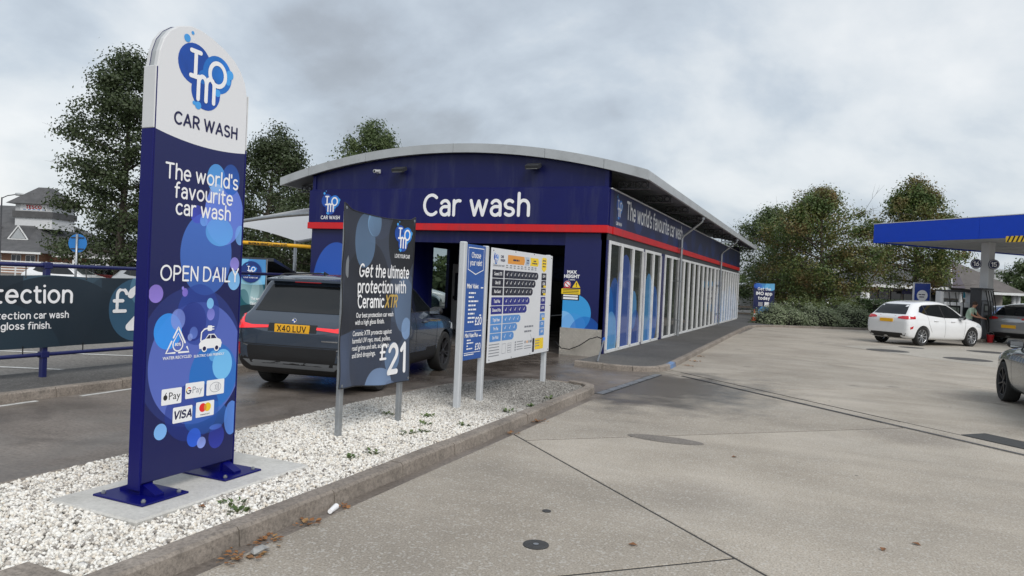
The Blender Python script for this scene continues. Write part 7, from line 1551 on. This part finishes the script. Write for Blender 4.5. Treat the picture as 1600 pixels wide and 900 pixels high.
def supermarket():
    T = thing('supermarket', 'brick supermarket with steep slate roof and square roof tower at the far left', 'building', (-83.3,32.9,0), math.radians(23.65))
    MB().box(-14, 8, 0, 22, 0, 2.55).build('wall', M_brick, T); MB().box(8.004, 34, 2, 20, 0, 2.2).build('wall', M_brick, T)
    r = MB(); gable_roof_hip(r, -15, 9, -1.0, 23, 2.45, 8.4, 9.5); ro = r.build('roof', M_slate, T)
    r = MB(); gable_roof_hip(r, 9.0, 35, 1.0, 21, 2.3, 5.0, 6); r.build('roof', M_slate2, T)
    MB().box(-15, 9, -1.1, -.98, 2.30, 2.52).build('eave_board', M_whitepaint, T); MB().box(9.0, 35, .9, 1.02, 2.12, 2.34).build('eave_board', M_whitepaint, T)
    tw = MB().box(1.4, 5.8, 5.6, 10.0, 5.4, 8.3).build('tower', M_offwhite, T); MB().box(1.2, 6.0, 5.38, 10.2, 6.7, 7.45).build('tower_skirt', M_slate, T)
    g = MB(); g.add([(.7,4.9,8.3),(6.5,4.9,8.3),(6.5,10.7,8.3),(.7,10.7,8.3),(3.0,7.2,10.5),(4.2,7.2,10.5),(4.2,8.4,10.5),(3.0,8.4,10.5)], [(0,1,5,4),(1,2,6,5),(2,3,7,6),(3,0,4,7),(4,5,6,7),(0,3,2,1)]); g.build('tower_roof', M_slate, T)
    MB().box(2.0, 5.2, 5.57, 5.595, 7.55, 8.25).build('sign_panel', M_white, tw)
    mp = lambda u, v, o_: (u, 5.57-o_, v); line_obj(tw, M_red, 'TESCO', 3.6, 7.78, .36, mp, align='c', w=1.9, gap=.9, off=.02)
    for k in range(5): MB().box(2.35+k*.56, 2.68+k*.56, 5.56, 5.569, 7.62, 7.70).build('sign_dash', M_signblue, tw)
    for x in (.5, 4.4, -3.4, -7.2):
        yb = 1.9; d = MB(); zb, zt = 3.95, 5.45; d.add([(x-1.1,yb,zb),(x+1.1,yb,zb),(x,yb,zt),(x,yb+3.4,zt)], [(0,1,2),(1,3,2),(0,2,3)]); do = d.build('dormer', M_slate, T)
        MB().add([(x-.85,yb-.01,zb+.1),(x+.85,yb-.01,zb+.1),(x,yb-.01,zt-.22)], [(0,1,2)]).build('louvre', M_greymetal, do)
        for s in (-1, 1): MB().bar((x+s*1.15,yb-.03,zb-.02), (x,yb-.03,zt+.06), .06, .13).build('bargeboard', M_whitepaint, do)
        MB().box(x-1.1, x+1.1, yb-.05, yb-.02, zb-.05, zb+.06).build('bargeboard', M_whitepaint, do)
    M_w = glass_mat('far_window', (.05,.055,.06), .1)
    for i, x in enumerate((-6.5,-3.2,.6,3.4,5.6,7.2)):
        w = MB().box(x-.55, x+.55, -.03, -.004, 1.0, 2.2).build('window', M_whitepaint, T)
        for s in (-.26, .26): MB().box(x+s-.22, x+s+.22, -.045, -.031, 1.08, 2.12).build('pane', M_w, w)
    for x in (2.2, 8.1): MB().tube([(x,-.08,0),(x,-.08,2.35)], .06, 8).build('downpipe', M_whitepaint, T)
    for x in (11.5, 15.0, 18.5, 22, 26, 30): MB().box(x-.18, x+.18, .9, 1.25, 0, 2.12).build('column', M_whitepaint, T)
    for x in (12.6, 16.4, 20.2, 24): MB().box(x, x+1.6, 1.96, 1.998, .1, 2.0).build('door_glass', M_w, T)
supermarket()
def shop():
    T = thing('kiosk_building', 'low shop with grey slate hipped roof and white columns behind the forecourt', 'building', (7.07,48.5,0), math.radians(23.65))
    MB().box(1.0, 13, 2.0, 9, 0, 2.7).build('wall', pmat('render_cream', (.36,.33,.30), .8, var=.1), T)
    r = MB(); gable_roof_hip(r, -.5, 9.6, -.2, 9.4, 2.72, 4.75, 3.3); r.build('roof', M_slate, T)
    r = MB(); r.add([(7.1,-.6,2.74),(13.3,-.6,2.50),(13.3,9.6,2.50),(7.1,9.6,2.74),(8.6,2.2,5.15),(8.6,7,5.15)], [(0,1,4),(1,2,5,4),(2,3,5),(3,0,4,5),(0,3,2,1)]); r.build('roof', M_slate2, T)
    MB().add([(7.05,-.64,2.74),(8.2,-.64,2.74),(8.56,1.9,5.05),(8.2,1.5,4.7),(7.3,.6,4.0)], [(0,1,2,3,4)]).build('gable_face', pmat('plum_render', (.085,.075,.09), .8, var=.15), T)
    MB().bar((7.1,-.66,2.8), (8.58,2.15,5.2), .06, .16).build('bargeboard', M_whitepaint, T)
    MB().box(-.6, 7.2, -.34, -.2, 2.52, 2.76).build('eave_board', M_whitepaint, T); MB().box(8.2, 13.4, -.72, -.58, 2.34, 2.54).build('eave_board', M_whitepaint, T)
    for x in (.35, .75, 6.7, 8.3, 12.6, 12.95): MB().tube([(x,.1,0),(x,.1,2.55)], .17, 12).build('column', M_whitepaint, T, smooth=True)
    M_w = MATS['far_window']
    for i in range(6): w = MB().box(1.5+i*1.05, 2.4+i*1.05, 1.96, 1.998, .3, 2.3).build('window', M_dark, T); MB().box(1.56+i*1.05, 2.34+i*1.05, 1.945, 1.959, .36, 2.24).build('pane', M_w, w)
    MB().box(6.9, 9.4, 1.0, 1.1, 1.9, 2.45).build('shop_sign', M_white, T); MB().box(9.0, 9.9, .98, 1.08, 2.0, 2.5).build('sign_end', pmat('teal_sign', s2l((30,150,180)), .4, var=.05), T); MB().box(4.3, 6.2, 1.5, 1.55, 2.1, 2.5).build('shop_sign', pmat('purple_sign', s2l((60,60,110)), .5, var=.05), T)
    for i in range(3): MB().box(7.2+i*.75, 7.8+i*.75, 1.96, 1.998, .2, 1.8).build('window', M_w, T)
shop()
# low far buildings and tree belt closing the horizon
fb_ = thing('far_shed', 'long pale flat-roofed shed on the skyline at the right', 'building', (26,110,0), math.radians(15)); MB().box(-30,45,0,20,0,6.2).build('wall', pmat('shed_grey', (.42,.43,.43), .7, var=.1), fb_); MB().box(-30.3,45.3,-.3,20.3,6.2,6.7).build('roof_edge', M_greymetal, fb_)
def belt(name, p, q, h, n, seed, cols):
    rg = np.random.default_rng(seed); t = rg.random(n); P = np.stack([p[0]+(q[0]-p[0])*t, p[1]+(q[1]-p[1])*t+rg.normal(0, 1.5, n), np.zeros(n)], 1)
    top = h*(.75+.22*np.sin(t*40+seed)+.12*np.sin(t*97)); P[:, 2] = rg.random(n)**.7*top
    u = rg.normal(0, 1, (n, 3)); u /= np.linalg.norm(u, axis=1)[:, None]; v = np.cross(u, rg.normal(0, 1, (n, 3))); v /= np.linalg.norm(v, axis=1)[:, None]; s = rg.uniform(.3, .7, n)[:, None]
    V = np.stack([P-u*s*.5, P+v*s*.35, P+u*s*.5, P-v*s*.35], 1).reshape(-1, 3); stuff(tri_mesh(name, V, np.arange(4*n).reshape(n, 4), island_mat('belt%d' % seed, cols, .7, .2)))
belt('far_trees', (-60,62), (-8,78), 5.5, 16000, 5, G_mid); belt('far_trees', (-10,92), (34,96), 4.5, 12000, 6, G_mid); belt('far_hedge', (-48,32), (-20,42), 2.2, 9000, 7, G_dk)

# ------------------------------------------------------------------ parked cars in the background
PK = [('white', (.72,.73,.74), 0), ('dark', (.03,.033,.04), .3), ('silver', (.42,.43,.44), .5), ('teal', (.10,.16,.16), .4), ('red', (.25,.03,.03), .2), ('blue', (.04,.07,.16), .3)]
for nm, col, mt in PK: paint('bg_'+nm, col, mt)
base_hat = dict(hat, patches=[], seams=[]); base_hat.pop('plate')
proto = None
def parked(label, x, y, deg, colour, sc=1.0, group='cars parked in the background', suvish=False):
    global proto
    if proto is None:
        T, b, _ = assemble_car('parked_car', label, K_hat, base_hat, MATS['bg_white'], (x, y, .06), math.radians(deg), 1, group, detail=False); proto = T
        b.material_slots[0].link = 'OBJECT'
    else:
        T = copy_tree(proto); T['label'] = label
    T.location = (x, y, .06); T.rotation_euler = (0, 0, math.radians(deg)); T.scale = (sc, sc, sc*(1.12 if suvish else 1)); T['group'] = group
    for c in T.children:
        if c.name.startswith('body'): c.material_slots[0].link = 'OBJECT'; c.material_slots[0].material = MATS['bg_'+colour]
    return T
parked('white car parked behind the railing, roof showing above the banner', -31.5, 9.0, 20, 'white')
parked('silver car parked behind the railing beneath the big tree', -28.2, 11.6, 28, 'silver')
parked('dark car parked under the tree left of the totem', -30.6, 14.9, 25, 'dark')
parked('red car parked beside the white car behind the railing', -33.6, 13.1, 30, 'red')
parked('teal car seen through the glass of the wash hall', -13.2, 11.6, 24, 'teal', 1.05)
parked('white car seen through the wash hall beyond the teal car', -16.5, 18.5, 24, 'white')
parked('white car parked between the trees behind the rail fence', 2.6, 43.2, 20, 'white')
parked('silver car parked behind the maple trunk', 6.0, 44.6, 15, 'silver')
parked('dark car parked behind the shrub bed near the hedge', 7.8, 36.5, 12, 'dark')
parked('white car parked beyond the pumps at the far right', 19.8, 43.6, 30, 'white')
parked('blue car parked left of the far right column', 16.6, 43.0, 20, 'blue')
parked('silver car parked left behind the wash hall sail', -24.5, 24.0, 20, 'silver')
tg = parked('dark car with its tailgate raised beside the display banner', -9.55, 1.15, 97, 'dark', 1.08, 'cars parked in the background')
gt = MB(); gt.add([(-1.30,-.60,1.46),(-1.30,.60,1.46),(-2.25,.58,1.78),(-2.25,-.58,1.78),(-1.30,-.60,1.41),(-1.30,.60,1.41),(-2.25,.58,1.70),(-2.25,-.58,1.70)], [(0,1,2,3),(4,7,6,5),(0,3,7,4),(1,5,6,2),(2,6,7,3),(0,4,5,1)]); gt.build('tailgate', MATS['bg_dark'], tg)
def van():
    K = [(-2.6,.5,1.1,1.16,.85,.80), (-2.56,.3,1.2,2.2,.96,.84), (-2.4,.25,1.2,2.36,.98,.86), (-1,.22,1.2,2.4,.98,.86), (.6,.22,1.2,2.38,.98,.85), (1.2,.22,1.18,2.2,.97,.80), (1.7,.22,1.15,1.7,.96,.76), (2.1,.24,1.1,1.2,.93,.72), (2.4,.28,.95,1.02,.86,.6), (2.5,.36,.75,.8,.74,.5)]
    sp = dict(cat='van', wb=3.3, track=1.7, wr=.34, spokes=6, style='single', mirror=(1.2,1.25), side_windows=[[(.75,1.3),(.8,1.95),(1.25,1.9),(1.6,1.3)]], rear_window=[(-.6,1.4),(.6,1.4),(.6,1.95),(-.6,1.95)], windscreen=[(-.75,1.25),(.75,1.25),(.65,1.95),(-.65,1.95)])
    assemble_car('parked_van', 'white van parked behind the far end of the wash hall', K, sp, MATS['bg_white'], (-.6,42.5,.06), math.radians(200), 1, None, detail=False)
van()
# ------------------------------------------------------------------ lamp posts
def lamp(x, y, h, arm, label, ang):
    T = thing('lamp_post', label, 'lamp post', (x, y, 0), ang, 'car park lamp posts')
    MB().tube([(0,0,0),(0,0,1.2),(0,0,1.25),(0,0,h)], [.085,.085,.055,.04], 10).build('column', M_dark, T, smooth=True)
    MB().tube([(0,0,h-.05),(-arm*.4,0,h+.12),(-arm,0,h+.22)], .03, 8).build('arm', M_dark, T, smooth=True)
    MB().lathe([(0,-.28),(.06,-.24),(.10,0),(.09,.22),(0,.28)], (-arm-.2,0,h+.23), axis='X', seg=12).build('lantern', M_greymetal, T, smooth=True)
lamp(-42.97,12.45,5.5,.0001+.9,'dark lamp post at the left picture edge',math.radians(203))
lamp(-31.4,14.3,8.7,1.7,'lamp post hidden by the totem, lantern poking out to its left',math.radians(23.65))
lamp(22.4,52.5,5.6,.9,'thin lamp post beyond the shop at the right',math.radians(23.65))
